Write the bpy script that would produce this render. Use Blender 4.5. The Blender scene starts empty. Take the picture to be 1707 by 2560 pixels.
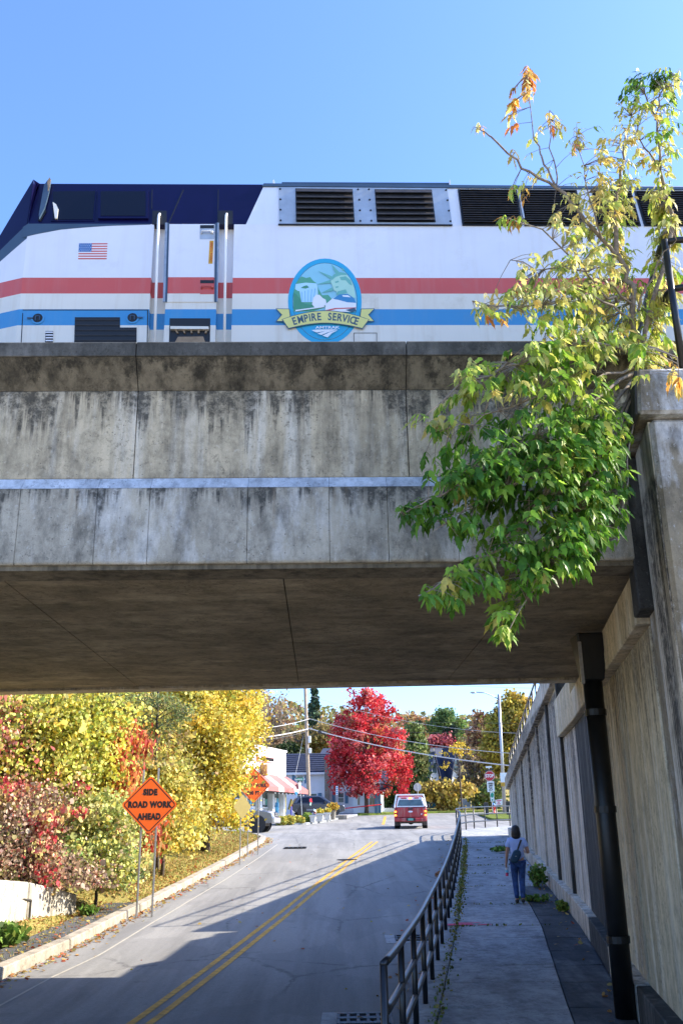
import bpy, bmesh, math, random
import numpy as np
from mathutils import Vector, Matrix
rng = np.random.default_rng(7)
random.seed(7)
scn = bpy.context.scene
col = scn.collection
R = math.radians

# ------------------------------------------------------------------ camera
F_PX, CX, CY, PITCH, ROLL, ZC = 2350.0, 853.5, 1280.0, R(18.7), 0.0157, 2.2
cam_d = bpy.data.cameras.new('camera'); cam = bpy.data.objects.new('camera', cam_d); col.objects.link(cam)
cam_d.sensor_fit = 'VERTICAL'; cam_d.sensor_height = 36.0; cam_d.lens = 36.0 * F_PX / 2560.0
cam_d.clip_start = 0.1; cam_d.clip_end = 2000
cam.matrix_world = Matrix.Translation((0, 0, ZC)) @ Matrix.Rotation(R(90) + PITCH, 4, 'X') @ Matrix.Rotation(-ROLL, 4, 'Z')
scn.camera = cam
# ------------------------------------------------------------------ light
SUN = Vector((1.0, 0.13, 0.70)).normalized()
sun_el = math.asin(SUN.z); sun_az = math.atan2(SUN.x, SUN.y)
world = bpy.data.worlds.new('World'); scn.world = world; world.use_nodes = True
wn = world.node_tree; wn.nodes.clear()
wo = wn.nodes.new('ShaderNodeOutputWorld'); wb = wn.nodes.new('ShaderNodeBackground'); ws = wn.nodes.new('ShaderNodeTexSky')
ws.sky_type = 'NISHITA'; ws.sun_disc = False; ws.sun_elevation = sun_el; ws.sun_rotation = sun_az
ws.air_density = 1.0; ws.dust_density = 1.1; ws.ozone_density = 1.6
wb.inputs[1].default_value = 0.15
wm = wn.nodes.new('ShaderNodeMix'); wm.data_type = 'RGBA'; wm.blend_type = 'MULTIPLY'; wm.inputs[0].default_value = 1.0; wm.inputs[7].default_value = (.475, .61, .86, 1)
wn.links.new(ws.outputs[0], wm.inputs[6]); wn.links.new(wm.outputs[2], wb.inputs[0]); wn.links.new(wb.outputs[0], wo.inputs[0])
sl = bpy.data.lights.new('sun', 'SUN'); sl.energy = 3.3; sl.angle = R(0.5); sl.color = (1.0, 0.90, 0.74)
so = bpy.data.objects.new('sun', sl); col.objects.link(so); so.rotation_euler = SUN.to_track_quat('Z', 'Y').to_euler(); so.location = (30, 5, 30)
scn.view_settings.view_transform = 'Standard'; scn.view_settings.look = 'None'
scn.view_settings.gamma = 1.0; scn.view_settings.use_curve_mapping = False
scn.view_settings.exposure = 1.9
scn.render.engine = 'CYCLES'
scn.cycles.max_bounces = 8; scn.cycles.transparent_max_bounces = 8

# ------------------------------------------------------------------ measuring helpers (photo pixel -> point at a real distance)
def ray(px, py):
    x, y = px - CX, py - CY
    c, s = math.cos(ROLL), math.sin(ROLL)
    X, D = (c * x - s * y) / F_PX, (s * x + c * y) / F_PX
    return Vector((X, math.cos(PITCH) + D * math.sin(PITCH), math.sin(PITCH) - D * math.cos(PITCH)))
def P(px, py, Y):
    d = ray(px, py); return Vector((0, 0, ZC)) + d * (Y / d.y)
def onplane(px, py, o, n):
    d = ray(px, py); c = Vector((0, 0, ZC)); return c + d * ((Vector(o) - c).dot(n) / d.dot(n))
GY = [-60, 0, 5, 9, 13, 18, 24, 32, 44, 52, 62, 75, 85, 100, 130, 300]
GZ = [.9, .6, .2, .03, .07, .27, .57, 1.05, 1.80, 2.15, 2.42, 2.9, 3.45, 3.95, 5.0, 9.0]
_yy = np.linspace(-60, 300, 1441); _gg = np.interp(_yy, GY, GZ)
_gg = np.convolve(np.pad(_gg, 4, 'edge'), np.ones(9) / 9, 'valid')
def g(y): return float(np.interp(y, _yy, _gg))
def lerp(y, ys, xs): return float(np.interp(y, ys, xs))

# ------------------------------------------------------------------ object helpers
def tag(o, label=None, cat=None, group=None, kind=None):
    if label: o['label'] = label
    if cat: o['category'] = cat
    if group: o['group'] = group
    if kind: o['kind'] = kind
    return o
def thing(name, label, cat, loc=(0, 0, 0), rz=0.0, group=None, kind=None):
    o = bpy.data.objects.new(name, None); col.objects.link(o); o.empty_display_size = .2
    o.location = loc; o.rotation_euler = (0, 0, rz)
    return tag(o, label, cat, group, kind)
def copy_tree(o, parent=None):
    c = o.copy(); col.objects.link(c)
    if parent is not None: c.parent = parent
    for ch in list(o.children): copy_tree(ch, c)
    return c
def addobj(name, me, parent=None, kind=None):
    o = bpy.data.objects.new(name, me); col.objects.link(o)
    if parent is not None: o.parent = parent
    if kind: o['kind'] = kind
    return o

class MB:
    """collects shapes; build() links them as one mesh object"""
    def __init__(s): s.v = []; s.f = []; s.m = []; s.mi = 0
    def add(s, vs, fs, mi=None):
        b = len(s.v); s.v += [tuple(p) for p in vs]
        for q in fs: s.f.append([b + i for i in q]); s.m.append(s.mi if mi is None else mi)
        return s
    def box(s, x0, x1, y0, y1, z0, z1, mi=None):
        return s.add([(x0,y0,z0),(x1,y0,z0),(x1,y1,z0),(x0,y1,z0),(x0,y0,z1),(x1,y0,z1),(x1,y1,z1),(x0,y1,z1)],
                     [(0,3,2,1),(4,5,6,7),(0,1,5,4),(1,2,6,5),(2,3,7,6),(3,0,4,7)], mi)
    def hexa(s, p, mi=None):
        """8 corners: bottom 4 counter-clockwise then top 4"""
        return s.add(p, [(0,3,2,1),(4,5,6,7),(0,1,5,4),(1,2,6,5),(2,3,7,6),(3,0,4,7)], mi)
    def prism(s, pts, a0, a1, axis='x', mi=None, skip_caps=False):
        """polygon in the two other axes extruded along axis; pts as (y,z) for x, (x,z) for y, (x,y) for z"""
        n = len(pts)
        def mk(p, a):
            return (a, p[0], p[1]) if axis == 'x' else ((p[0], a, p[1]) if axis == 'y' else (p[0], p[1], a))
        vs = [mk(p, a0) for p in pts] + [mk(p, a1) for p in pts]
        fs = [(i, (i + 1) % n, n + (i + 1) % n, n + i) for i in range(n)]
        if not skip_caps: fs += [tuple(range(n - 1, -1, -1)), tuple(range(n, 2 * n))]
        return s.add(vs, fs, mi)
    def poly(s, pts, mi=None): return s.add(pts, [tuple(range(len(pts)))], mi)
    def tube(s, path, r, n=8, mi=None, cap=True, r1=None):
        path = [Vector(p) for p in path]; k = len(path); vs = []; fs = []
        up = Vector((0, 0, 1)); px = None
        for i, p in enumerate(path):
            t = (path[min(i + 1, k - 1)] - path[max(i - 1, 0)])
            if t.length < 1e-9: t = Vector((0, 0, 1))
            t.normalize()
            if px is None:
                a = up if abs(t.z) < .9 else Vector((1, 0, 0)); px = t.cross(a).normalized()
            else: px = (px - t * px.dot(t)).normalized()
            py = t.cross(px)
            rr = (r if r1 is None else r + (r1 - r) * i / max(1, k - 1)) if not hasattr(r, '__len__') else r[i]
            for j in range(n):
                a = 2 * math.pi * j / n; vs.append(p + px * (rr * math.cos(a)) + py * (rr * math.sin(a)))
        for i in range(k - 1):
            for j in range(n):
                fs.append((i*n+j, i*n+(j+1)%n, (i+1)*n+(j+1)%n, (i+1)*n+j))
        if cap: fs += [tuple(range(n-1,-1,-1)), tuple(range((k-1)*n, k*n))]
        return s.add(vs, fs, mi)
    def lathe(s, prof, c, n=16, axis='z', mi=None):
        """prof: (r, h) pairs"""
        vs = []; fs = []; k = len(prof)
        for r, h in prof:
            for j in range(n):
                a = 2*math.pi*j/n; x, y = r*math.cos(a), r*math.sin(a)
                q = (x, y, h) if axis == 'z' else ((h, x, y) if axis == 'x' else (y, h, x))
                vs.append((c[0]+q[0], c[1]+q[1], c[2]+q[2]))
        for i in range(k-1):
            for j in range(n): fs.append((i*n+j, i*n+(j+1)%n, (i+1)*n+(j+1)%n, (i+1)*n+j))
        fs += [tuple(range(n-1,-1,-1)), tuple(range((k-1)*n, k*n))]
        return s.add(vs, fs, mi)
    def ball(s, c, rx, ry=None, rz=None, n=10, m=7, mi=None):
        ry = rx if ry is None else ry; rz = rx if rz is None else rz
        prof = [(math.sin(math.pi*i/m), -math.cos(math.pi*i/m)) for i in range(m+1)]
        vs = []; fs = []
        for r, h in prof:
            for j in range(n):
                a = 2*math.pi*j/n; vs.append((c[0]+rx*max(r,.001)*math.cos(a), c[1]+ry*max(r,.001)*math.sin(a), c[2]+rz*h))
        for i in range(m):
            for j in range(n): fs.append((i*n+j, i*n+(j+1)%n, (i+1)*n+(j+1)%n, (i+1)*n+j))
        return s.add(vs, fs, mi)
    def xf(s, M):
        s.v = [tuple(M @ Vector(p)) for p in s.v]; return s
    def build(s, name, mats, parent=None, origin=None, smooth=False, bevel=0, kind=None, label=None, fix=True):
        me = bpy.data.meshes.new(name)
        v = s.v
        if origin is None and parent is not None: origin = (0, 0, 0)
        if origin is not None and tuple(origin) != (0, 0, 0): v = [(p[0]-origin[0], p[1]-origin[1], p[2]-origin[2]) for p in v]
        me.from_pydata(v, [], s.f)
        for mt in (mats if isinstance(mats, (list, tuple)) else [mats]): me.materials.append(mt)
        if any(s.m): me.polygons.foreach_set('material_index', s.m)
        if fix or bevel:
            bm = bmesh.new(); bm.from_mesh(me)
            if fix: bmesh.ops.recalc_face_normals(bm, faces=bm.faces)
            if bevel:
                es = [e for e in bm.edges if len(e.link_faces) == 2 and e.calc_face_angle(0) > .6]
                bmesh.ops.bevel(bm, geom=es, offset=bevel, segments=1, affect='EDGES', clamp_overlap=True)
            bm.to_mesh(me); bm.free()
        if smooth: me.polygons.foreach_set('use_smooth', [True] * len(me.polygons))
        me.update()
        o = addobj(name, me, parent, kind)
        if label: o['label'] = label
        return o

# ------------------------------------------------------------------ text
def text_geo(body, size=1.0, bold=0.0, align='CENTER', spacing=1.0):
    cu = bpy.data.curves.new('t', 'FONT'); cu.body = body; cu.size = size; cu.align_x = align; cu.align_y = 'CENTER'
    cu.space_character = spacing; cu.offset = bold; cu.resolution_u = 3; cu.fill_mode = 'BOTH'
    o = bpy.data.objects.new('t', cu); col.objects.link(o)
    dg = bpy.context.evaluated_depsgraph_get(); me = bpy.data.meshes.new_from_object(o.evaluated_get(dg))
    vs = [v.co.copy() for v in me.vertices]; fs = [tuple(p.vertices) for p in me.polygons]
    bpy.data.objects.remove(o); bpy.data.meshes.remove(me); bpy.data.curves.remove(cu)
    return vs, fs
def put_text(mb, body, size, M, bold=0.0, align='CENTER', spacing=1.0, sx=1.0, mi=None):
    """flat lettering; M maps (x right, y up, z out of the face) into place"""
    vs, fs = text_geo(body, size, bold, align, spacing)
    mb.add([M @ Vector((v.x * sx, v.y, 0)) for v in vs], fs, mi); return mb
def face_m(o, right, up):
    r = Vector(right).normalized(); u = Vector(up).normalized(); n = r.cross(u)
    M = Matrix.Identity(4)
    for i in range(3): M[i][0], M[i][1], M[i][2], M[i][3] = r[i], u[i], n[i], o[i]
    return M
# ------------------------------------------------------------------ materials
class NT:
    def __init__(s, name):
        s.mat = bpy.data.materials.new(name); s.mat.use_nodes = True; s.t = s.mat.node_tree; s.t.nodes.clear()
        s.out = s.t.nodes.new('ShaderNodeOutputMaterial'); s.pos = None
    def n(s, typ, inp=None, out=0, **pr):
        x = s.t.nodes.new(typ)
        for k, v in pr.items(): setattr(x, k, v)
        for k, v in (inp or {}).items():
            i = x.inputs[k]
            if isinstance(v, bpy.types.NodeSocket): s.t.links.new(v, i)
            elif v is not None: i.default_value = v
        return x.outputs[out]
    def P(s):
        if s.pos is None: s.pos = s.n('ShaderNodeNewGeometry', out=0)
        return s.pos
    def map(s, scale, loc=(0,0,0), rot=(0,0,0), vec=None):
        return s.n('ShaderNodeMapping', {0: vec or s.P(), 'Location': loc, 'Rotation': rot, 'Scale': scale})
    def noise(s, scale, detail=4, rough=.55, vec=None, dist=0.0):
        return s.n('ShaderNodeTexNoise', {'Vector': vec or s.P(), 'Scale': scale, 'Detail': detail, 'Roughness': rough, 'Distortion': dist})
    def ramp(s, fac, stops, interp='LINEAR'):
        x = s.t.nodes.new('ShaderNodeValToRGB'); s.t.links.new(fac, x.inputs[0]); x.color_ramp.interpolation = interp
        e = x.color_ramp.elements
        while len(e) < len(stops): e.new(.5)
        for i, (p, c) in enumerate(stops):
            e[i].position = p; e[i].color = (c, c, c, 1) if not hasattr(c, '__len__') else (*c, 1)
        return x.outputs[0]
    def mix(s, fac, a, b, blend='MIX'):
        x = s.t.nodes.new('ShaderNodeMix'); x.data_type = 'RGBA'; x.blend_type = blend
        for i, v in ((0, fac), (6, a), (7, b)):
            if isinstance(v, bpy.types.NodeSocket): s.t.links.new(v, x.inputs[i])
            else: x.inputs[i].default_value = v if i == 0 else (*v, 1)
        return x.outputs[2]
    def math(s, op, a, b=0.0, clamp=False):
        x = s.t.nodes.new('ShaderNodeMath'); x.operation = op; x.use_clamp = clamp
        for i, v in ((0, a), (1, b)):
            if isinstance(v, bpy.types.NodeSocket): s.t.links.new(v, x.inputs[i])
            else: x.inputs[i].default_value = v
        return x.outputs[0]
    def bump(s, h, strength=.3, dist=.01):
        return s.n('ShaderNodeBump', {'Height': h, 'Strength': strength, 'Distance': dist})
    def done(s, color, rough=.8, metal=0.0, normal=None, spec=.4, **kw):
        b = s.t.nodes.new('ShaderNodeBsdfPrincipled')
        for k, v in (('Base Color', color), ('Roughness', rough), ('Metallic', metal), ('Specular IOR Level', spec), ('Normal', normal), *kw.items()):
            if v is None: continue
            if isinstance(v, bpy.types.NodeSocket): s.t.links.new(v, b.inputs[k])
            else: b.inputs[k].default_value = (*v, 1) if (hasattr(v, '__len__') and len(v) == 3) else v
        s.t.links.new(b.outputs[0], s.out.inputs[0]); return s.mat

def paint(name, c, rough=.4, var=.12, metal=0.0, scale=6.0, dirt=None, spec=.5, coat=0.0):
    t = NT(name); n = t.noise(scale, 5)
    d = tuple(x * (1 - var * 2) for x in c); l = tuple(min(1, x * (1 + var)) for x in c)
    cc = t.ramp(n, [(.3, d), (.7, l)])
    if dirt:
        st = t.noise(1.0, 5, .6, t.map((5, 5, .6)))
        cc = t.mix(t.ramp(st, [(.48, 0), (.75, dirt[1])]), cc, dirt[0])
    return t.done(cc, rough, metal, spec=spec, **({'Coat Weight': coat} if coat else {}))

def concrete(name, c1, c2, dark=(.035, .034, .03), light=None, streak=.6, mold=.5, stretch=(4, 4, .35), seed=0, pits=.6, grain=1.0, spots=.5, rust=0.0, drip=None):
    t = NT(name); L = lambda c, k: tuple(min(.9, x * k) for x in c)
    c1, c2 = L(c1, 1.25), L(c2, 1.2); light = L(light, 1.25) if light else None
    base = t.mix(t.ramp(t.noise(.9, 6, .65, t.map((1, 1, 1), (seed, 0, seed))), [(.35, 0), (.65, 1)]), c1, c2)
    sx = stretch[0] / 4
    st = t.noise(1.0, 7, .65, t.map(stretch, (seed*3, 1, 0)))
    if light: base = t.mix(t.ramp(st, [(.49, 0), (.66, .85)]), base, light)
    st2 = t.noise(1.0, 7, .68, t.map(tuple(x * 1.3 for x in stretch), (seed+11, 5, 2)))
    base = t.mix(t.ramp(st2, [(.50, 0), (.72, streak)]), base, dark)
    st3 = t.noise(1.0, 5, .6, t.map((stretch[0]*2.1, stretch[1]*2.1, stretch[2]*.8), (seed+5, 2, 8)))
    base = t.mix(t.ramp(st3, [(.50, 0), (.70, streak * .5)]), base, tuple(x * .42 for x in c2))
    mt = t.noise(5.5, 12, .72, t.map((1, 1, .75), (seed, seed, 0)))
    base = t.mix(.75, base, t.ramp(mt, [(.30, .42), (.52, 1.0), (.7, 1.12)]), 'MULTIPLY')
    mo = t.noise(1.0, 14, .76, t.map((2.6, 2.6, 1.1), (seed, 3, 7)))
    base = t.mix(t.ramp(mo, [(.50, 0), (.68, mold)]), base, dark)
    gate = t.ramp(t.noise(1.1, 4, .6, t.map((1, 1, .6), (seed, 7, 1))), [(.45, .1), (.58, 1)])
    sp = t.ramp(t.noise(19, 7, .8), [(.545, 0), (.60, min(1, spots * 1.5))])
    base = t.mix(t.math('MULTIPLY', sp, gate), base, tuple(x * .28 for x in c1))
    ls = t.ramp(t.noise(21, 5, .75, t.map((1, 1, .8), (4, seed, 2))), [(.60, 0), (.66, .35)])
    if light: base = t.mix(ls, base, light)
    if drip:                                                         # soot washed down from the ledge above
        z = t.n('ShaderNodeSeparateXYZ', {0: t.P()}, out=2)
        dpt = t.math('DIVIDE', t.math('SUBTRACT', drip[0], z), drip[1])
        nl = t.math('MULTIPLY', t.math('SUBTRACT', t.noise(1.0, 6, .7, t.map((5.5, 5.5, .25), (seed, 4, 1))), .36), 4.2)
        dm = t.ramp(t.math('SUBTRACT', nl, dpt), [(0, 0), (.35, drip[2])])
        up = t.ramp(dpt, [(0, 0), (.02, 1)])
        brk = t.ramp(t.noise(9, 8, .8), [(.38, .15), (.55, 1)])
        base = t.mix(t.math('MULTIPLY', t.math('MULTIPLY', dm, up), brk), base, dark)
    gr = t.noise(90, 3, .7)
    base = t.mix(.25 * grain, base, t.ramp(gr, [(.3, .25), (.7, 1.0)]), 'MULTIPLY')
    if rust:
        ru = t.noise(1.0, 5, .6, t.map((7, 7, .4), (seed, 9, 4)))
        base = t.mix(t.ramp(ru, [(.60, 0), (.72, rust)]), base, (.24, .16, .08))
    vo = t.n('ShaderNodeTexVoronoi', {'Vector': t.P(), 'Scale': 15.0}, out=0)
    vs = t.noise(3, 3, .6)
    pit = t.ramp(t.math('ADD', vo, t.math('MULTIPLY', vs, .12)), [(.12, 0), (.17, 1)])
    base = t.mix(t.math('MULTIPLY', t.math('SUBTRACT', 1.0, pit), pits), base, (.045, .042, .035))
    h = t.math('ADD', t.math('MULTIPLY', t.noise(14, 8, .7), .6), t.math('MULTIPLY', pit, .5))
    return t.done(base, .9, normal=t.bump(h, .6, .014), spec=.25)

def leaf_mat(name, trans=.45, rough=.5):
    t = NT(name)
    c = t.n('ShaderNodeAttribute', out=0, attribute_name='Col')
    d = t.n('ShaderNodeBsdfPrincipled', {'Base Color': c, 'Roughness': rough, 'Specular IOR Level': .3})
    tr = t.n('ShaderNodeBsdfTranslucent', {'Color': c})
    mx = t.n('ShaderNodeMixShader', {0: trans, 1: d, 2: tr})
    t.t.links.new(mx, t.out.inputs[0]); return t.mat
def leaf_flat(name, c, trans=.45):
    t = NT(name)
    cc = t.ramp(t.noise(30, 3), [(.3, tuple(x*.75 for x in c)), (.7, tuple(min(1, x*1.2) for x in c))])
    d = t.n('ShaderNodeBsdfPrincipled', {'Base Color': cc, 'Roughness': .45, 'Specular IOR Level': .35})
    tr = t.n('ShaderNodeBsdfTranslucent', {'Color': cc})
    t.t.links.new(t.n('ShaderNodeMixShader', {0: trans, 1: d, 2: tr}), t.out.inputs[0]); return t.mat
def glow(name, c, e):
    t = NT(name); return t.done(c, .4, **{'Emission Color': (*c, 1), 'Emission Strength': e})

def asphalt(name, c1, c2, patch=True):
    t = NT(name)
    big = t.noise(.35, 5, .6, t.map((1, .35, 1)))
    cc = t.mix(t.ramp(big, [(.3, 0), (.7, 1)]), c1, c2)
    wear = t.noise(1.0, 6, .65, t.map((1.7, .10, 1), (0, 0, 0), (0, 0, R(7))))
    cc = t.mix(t.ramp(wear, [(.36, .62), (.58, 0)]), cc, tuple(x * .62 for x in c1))
    vo = t.n('ShaderNodeTexVoronoi', {'Vector': t.map((1, .6, 1), (3, 1, 0), vec=None), 'Scale': .42}, out=0, feature='DISTANCE_TO_EDGE')
    vn = t.math('ADD', vo, t.math('MULTIPLY', t.math('SUBTRACT', t.noise(3.5, 5, .65), .5), .10))
    crack = t.ramp(t.math('ABSOLUTE', vn), [(.0, 1), (.016, 0)])
    gate = t.ramp(t.noise(.22, 2), [(.46, 0), (.56, .5)])
    cc = t.mix(t.math('MULTIPLY', crack, gate), cc, (.02, .02, .021))
    gr = t.math('ADD', t.math('MULTIPLY', t.noise(60, 3, .75), .6), t.math('MULTIPLY', t.noise(16, 5, .75), .4)); cc = t.mix(.6, cc, t.ramp(gr, [(.3, .25), (.7, 1.0)]), 'MULTIPLY')
    pt = t.noise(.5, 2, .4, t.map((1, .5, 1), (5, 2, 0))); cc = t.mix(t.ramp(pt, [(.545, 0), (.555, .28)]), cc, (.14, .14, .142))
    spots = t.noise(2.6, 6, .7); cc = t.mix(t.ramp(spots, [(.62, 0), (.72, .35)]), cc, (.035, .035, .037))
    return t.done(cc, .88, normal=t.bump(gr, .35, .004), spec=.3)

M = {}
M['face'] = concrete('weathered_concrete_face', (.53, .44, .295), (.40, .335, .225), light=(.57, .52, .42), streak=.5, mold=.6, seed=1, rust=.15, drip=(6.62, .62, .85))
M['lower'] = concrete('grey_concrete_lower', (.43, .395, .315), (.33, .30, .235), dark=(.05, .05, .045), light=(.56, .55, .51), streak=.45, mold=.7, stretch=(3, 3, .9), seed=4, rust=.45, drip=(5.50, .42, .9))
M['coping'] = concrete('dark_lichen_concrete', (.105, .10, .086), (.06, .058, .05), light=(.17, .16, .14), streak=.5, mold=.8, stretch=(2, 2, 1), seed=6, spots=.8)
M['chamfer'] = concrete('brown_chamfer_concrete', (.20, .168, .115), (.13, .108, .072), dark=(.022, .02, .015), streak=.85, mold=.85, seed=8, drip=(6.92, .35, .8))  # darker brown than the face, for chamfer and drip edge
M['ledge'] = concrete('skylit_ledge_concrete', (.52, .54, .56), (.42, .44, .46), light=(.62, .63, .64), streak=.4, mold=.35, seed=9)  # sky light on the sloped ledge is put into this pale blue
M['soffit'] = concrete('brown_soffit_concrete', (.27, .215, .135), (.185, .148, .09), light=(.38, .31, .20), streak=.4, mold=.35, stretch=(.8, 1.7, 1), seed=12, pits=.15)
M['abut'] = concrete('tan_abutment_concrete', (.66, .54, .34), (.55, .45, .29), dark=(.05, .045, .035), light=(.72, .66, .52), streak=.5, mold=.28, stretch=(3.2, 3.2, .16), seed=15, pits=.35, drip=(4.13, 1.6, .7))
M['abutg'] = concrete('grey_streaked_concrete', (.66, .57, .44), (.50, .43, .33), dark=(.02, .02, .02), light=(.66, .64, .59), streak=.95, mold=.3, stretch=(3.6, 3.6, .13), seed=21, pits=.3, drip=(5.3, 4.0, .85))
M['abutb'] = concrete('pier_concrete_with_efflorescence', (.33, .26, .165), (.24, .20, .14), dark=(.04, .04, .04), light=(.78, .78, .78), streak=.7, mold=.5, stretch=(2.4, 2.4, .8), seed=25)
M['abutk'] = concrete('black_stained_concrete', (.06, .058, .052), (.035, .034, .032), light=(.15, .145, .13), streak=.5, mold=.6, seed=27)
M['slab'] = concrete('sidewalk_concrete', (.36, .37, .38), (.28, .29, .295), dark=(.09, .09, .09), light=(.42, .43, .44), streak=.55, mold=.45, stretch=(1.2, .45, 1), seed=31, pits=.1)
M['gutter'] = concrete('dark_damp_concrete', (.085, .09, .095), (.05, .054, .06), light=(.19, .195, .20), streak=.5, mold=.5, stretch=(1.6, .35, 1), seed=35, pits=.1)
M['kerb'] = concrete('granite_kerb', (.38, .33, .26), (.30, .265, .21), light=(.44, .40, .33), streak=.4, mold=.25, stretch=(1, 1, 1), seed=37, pits=.15)
M['pale'] = concrete('pale_retaining_concrete', (.50, .46, .38), (.42, .38, .31), light=(.56, .53, .46), streak=.6, mold=.25, seed=41, pits=.2)
M['road'] = asphalt('worn_asphalt', (.30, .294, .28), (.37, .362, .345))
M['path'] = asphalt('dark_path_asphalt', (.11, .11, .115), (.15, .15, .15))
M['bounce_sheet'] = concrete('pale_bounce_surface', (.46, .40, .31), (.38, .33, .26), streak=.2, mold=.2, stretch=(1, 1, 1), seed=51, pits=.1)  # warm pale tone for the added sheet that bounces sun
M['patch'] = asphalt('newer_asphalt_patch', (.12, .12, .122), (.15, .15, .15))
M['yellow_line'] = paint('yellow_road_paint', (.68, .36, .035), .8, .2, scale=9, dirt=((.18, .15, .1), .7))
M['white_line'] = paint('faded_white_road_paint', (.42, .39, .32), .85, .1, scale=9, dirt=((.33, .325, .31), 1.0))
def grassm(name, a, b, c):
    t = NT(name); cc = t.mix(t.ramp(t.noise(1.4, 6, .7), [(.35, 0), (.65, 1)]), a, b)
    cc = t.mix(t.ramp(t.noise(7, 6, .75), [(.52, 0), (.62, .85)]), cc, c)
    f = t.noise(40, 4, .75); cc = t.mix(.6, cc, t.ramp(f, [(.25, .3), (.75, 1.0)]), 'MULTIPLY')
    return t.done(cc, .95, normal=t.bump(f, .9, .03), spec=.1)
M['grass'] = grassm('autumn_grass', (.30, .29, .07), (.46, .36, .12), (.52, .37, .15))
M['lawn'] = grassm('green_lawn', (.10, .17, .025), (.17, .21, .04), (.27, .22, .06))
M['soil'] = grassm('leafy_soil', (.13, .10, .05), (.2, .155, .07), (.27, .18, .08))
def loco_paint(name, c, dirt, amt, rough=.24, coat=.3):
    t = NT(name); n = t.noise(1.1, 5, .6, t.map((1, 1, 1.6)))
    cc = t.ramp(n, [(.3, tuple(x * .93 for x in c)), (.7, c)])
    st = t.noise(1.0, 6, .62, t.map((7, 7, .45))); cc = t.mix(t.ramp(st, [(.5, 0), (.78, amt)]), cc, dirt)
    bl = t.noise(1.7, 9, .72); cc = t.mix(t.ramp(bl, [(.56, 0), (.72, amt * .8)]), cc, tuple(x * .8 for x in dirt))
    wv = t.noise(2.2, 3, .5)
    return t.done(cc, rough, normal=t.bump(wv, .12, .03), spec=.45, **{'Coat Weight': coat * .5})
# locomotive
M['loco_white'] = loco_paint('loco_white', (.77, .77, .80), (.60, .56, .50), .32)
M['loco_cream'] = loco_paint('loco_lower_white', (.76, .71, .61), (.50, .39, .24), .5, .32, .2)
M['loco_red'] = loco_paint('loco_red', (.60, .10, .08), (.55, .22, .19), .45)
M['loco_blue'] = loco_paint('loco_blue', (.055, .27, .52), (.15, .30, .44), .45)
M['loco_navy'] = paint('loco_navy', (.0035, .003, .04), .3, .08, scale=2, coat=.08, spec=.25)
M['loco_slate'] = paint('loco_slate', (.05, .085, .13), .3, .06, scale=3)
M['loco_grey'] = paint('loco_vent_frame', (.40, .45, .50), .35, .08, scale=5, metal=.2, dirt=((.25, .23, .2), .4))
M['loco_black'] = paint('loco_black', (.008, .008, .009), .5, .1)
M['loco_slat'] = paint('loco_dark_slat', (.035, .027, .02), .5, .3, scale=12)
M['loco_brown'] = paint('loco_dusty_step', (.32, .22, .13), .7, .2, scale=8)
M['chrome'] = paint('white_grab_paint', (.80, .80, .79), .3, .02)
M['steel'] = paint('galvanised_steel', (.42, .42, .42), .38, .1, metal=.7, scale=20)
M['glass'] = NT('dark_glass').done((.004, .005, .012), .12, spec=.35)
M['shop_glass'] = paint('shop_glass', (.10, .15, .15), .06, .3, scale=1.5, spec=.9)
M['black_rail'] = paint('black_rail_paint', (.009, .009, .010), .34, .3, scale=14, spec=.5)
M['worn_rail'] = paint('worn_rail_paint', (.16, .145, .12), .35, .5, scale=20, spec=.6)
M['pipe'] = paint('black_drain_pipe', (.006, .006, .006), .45, .3, scale=10)
M['iron'] = paint('cast_iron', (.03, .03, .032), .6, .2, scale=15, metal=.4)
M['orange'] = paint('fluorescent_orange', (.90, .135, .008), .45, .03, scale=2)
M['orange_rim'] = paint('sign_border_black', (.012, .008, .008), .5, .05)
M['sign_white'] = paint('sign_white', (.80, .80, .80), .45, .03)
M['sign_red'] = paint('sign_red', (.50, .02, .03), .4, .04)
M['sign_green'] = paint('sign_green', (.01, .28, .18), .4, .05)
M['sign_yellow'] = paint('sign_yellow', (.28, .215, .05), .5, .06)
M['sign_back'] = paint('sign_back_metal', (.55, .48, .42), .5, .06)
M['brown_board'] = paint('brown_board', (.36, .20, .07), .7, .1)
M['bark'] = paint('bark', (.10, .075, .055), .9, .3, scale=25)
M['bark_pale'] = paint('pale_bark', (.26, .21, .16), .9, .25, scale=25)
M['bark_dark'] = paint('dark_bark', (.035, .028, .024), .9, .3, scale=25)
M['leaf'] = leaf_mat('leaf_mixed', .52)
M['leaf_far'] = leaf_mat('leaf_far', .3, .7)
M['needle'] = leaf_mat('needle', .12, .7)
# buildings and vehicles
M['white_wall'] = paint('white_clapboard', (.76, .76, .77), .6, .03, scale=2)
M['shop_wall'] = paint('white_render', (.80, .79, .75), .7, .03, scale=1.5)
M['roof'] = paint('blue_grey_shingle', (.035, .045, .085), .75, .25, scale=9)
M['shutter'] = paint('blue_shutter', (.09, .20, .30), .5, .08)
M['awn_red'] = paint('faded_red_awning', (.40, .115, .105), .7, .06)
M['awn_white'] = paint('white_awning', (.62, .50, .47), .7, .04)
M['stone'] = paint('chimney_stone', (.28, .25, .20), .9, .3, scale=14)
M['wood'] = paint('weathered_pole_wood', (.34, .27, .20), .9, .15, scale=12)
M['wood_dark'] = paint('dark_wood', (.06, .055, .05), .9, .2, scale=14)
M['planter'] = paint('cream_planter', (.66, .63, .56), .8, .08, scale=5)
M['cable'] = paint('pale_cable', (.55, .54, .52), .5, .05)
M['cable_dark'] = paint('dark_cable', (.03, .03, .03), .6, .05)
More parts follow.
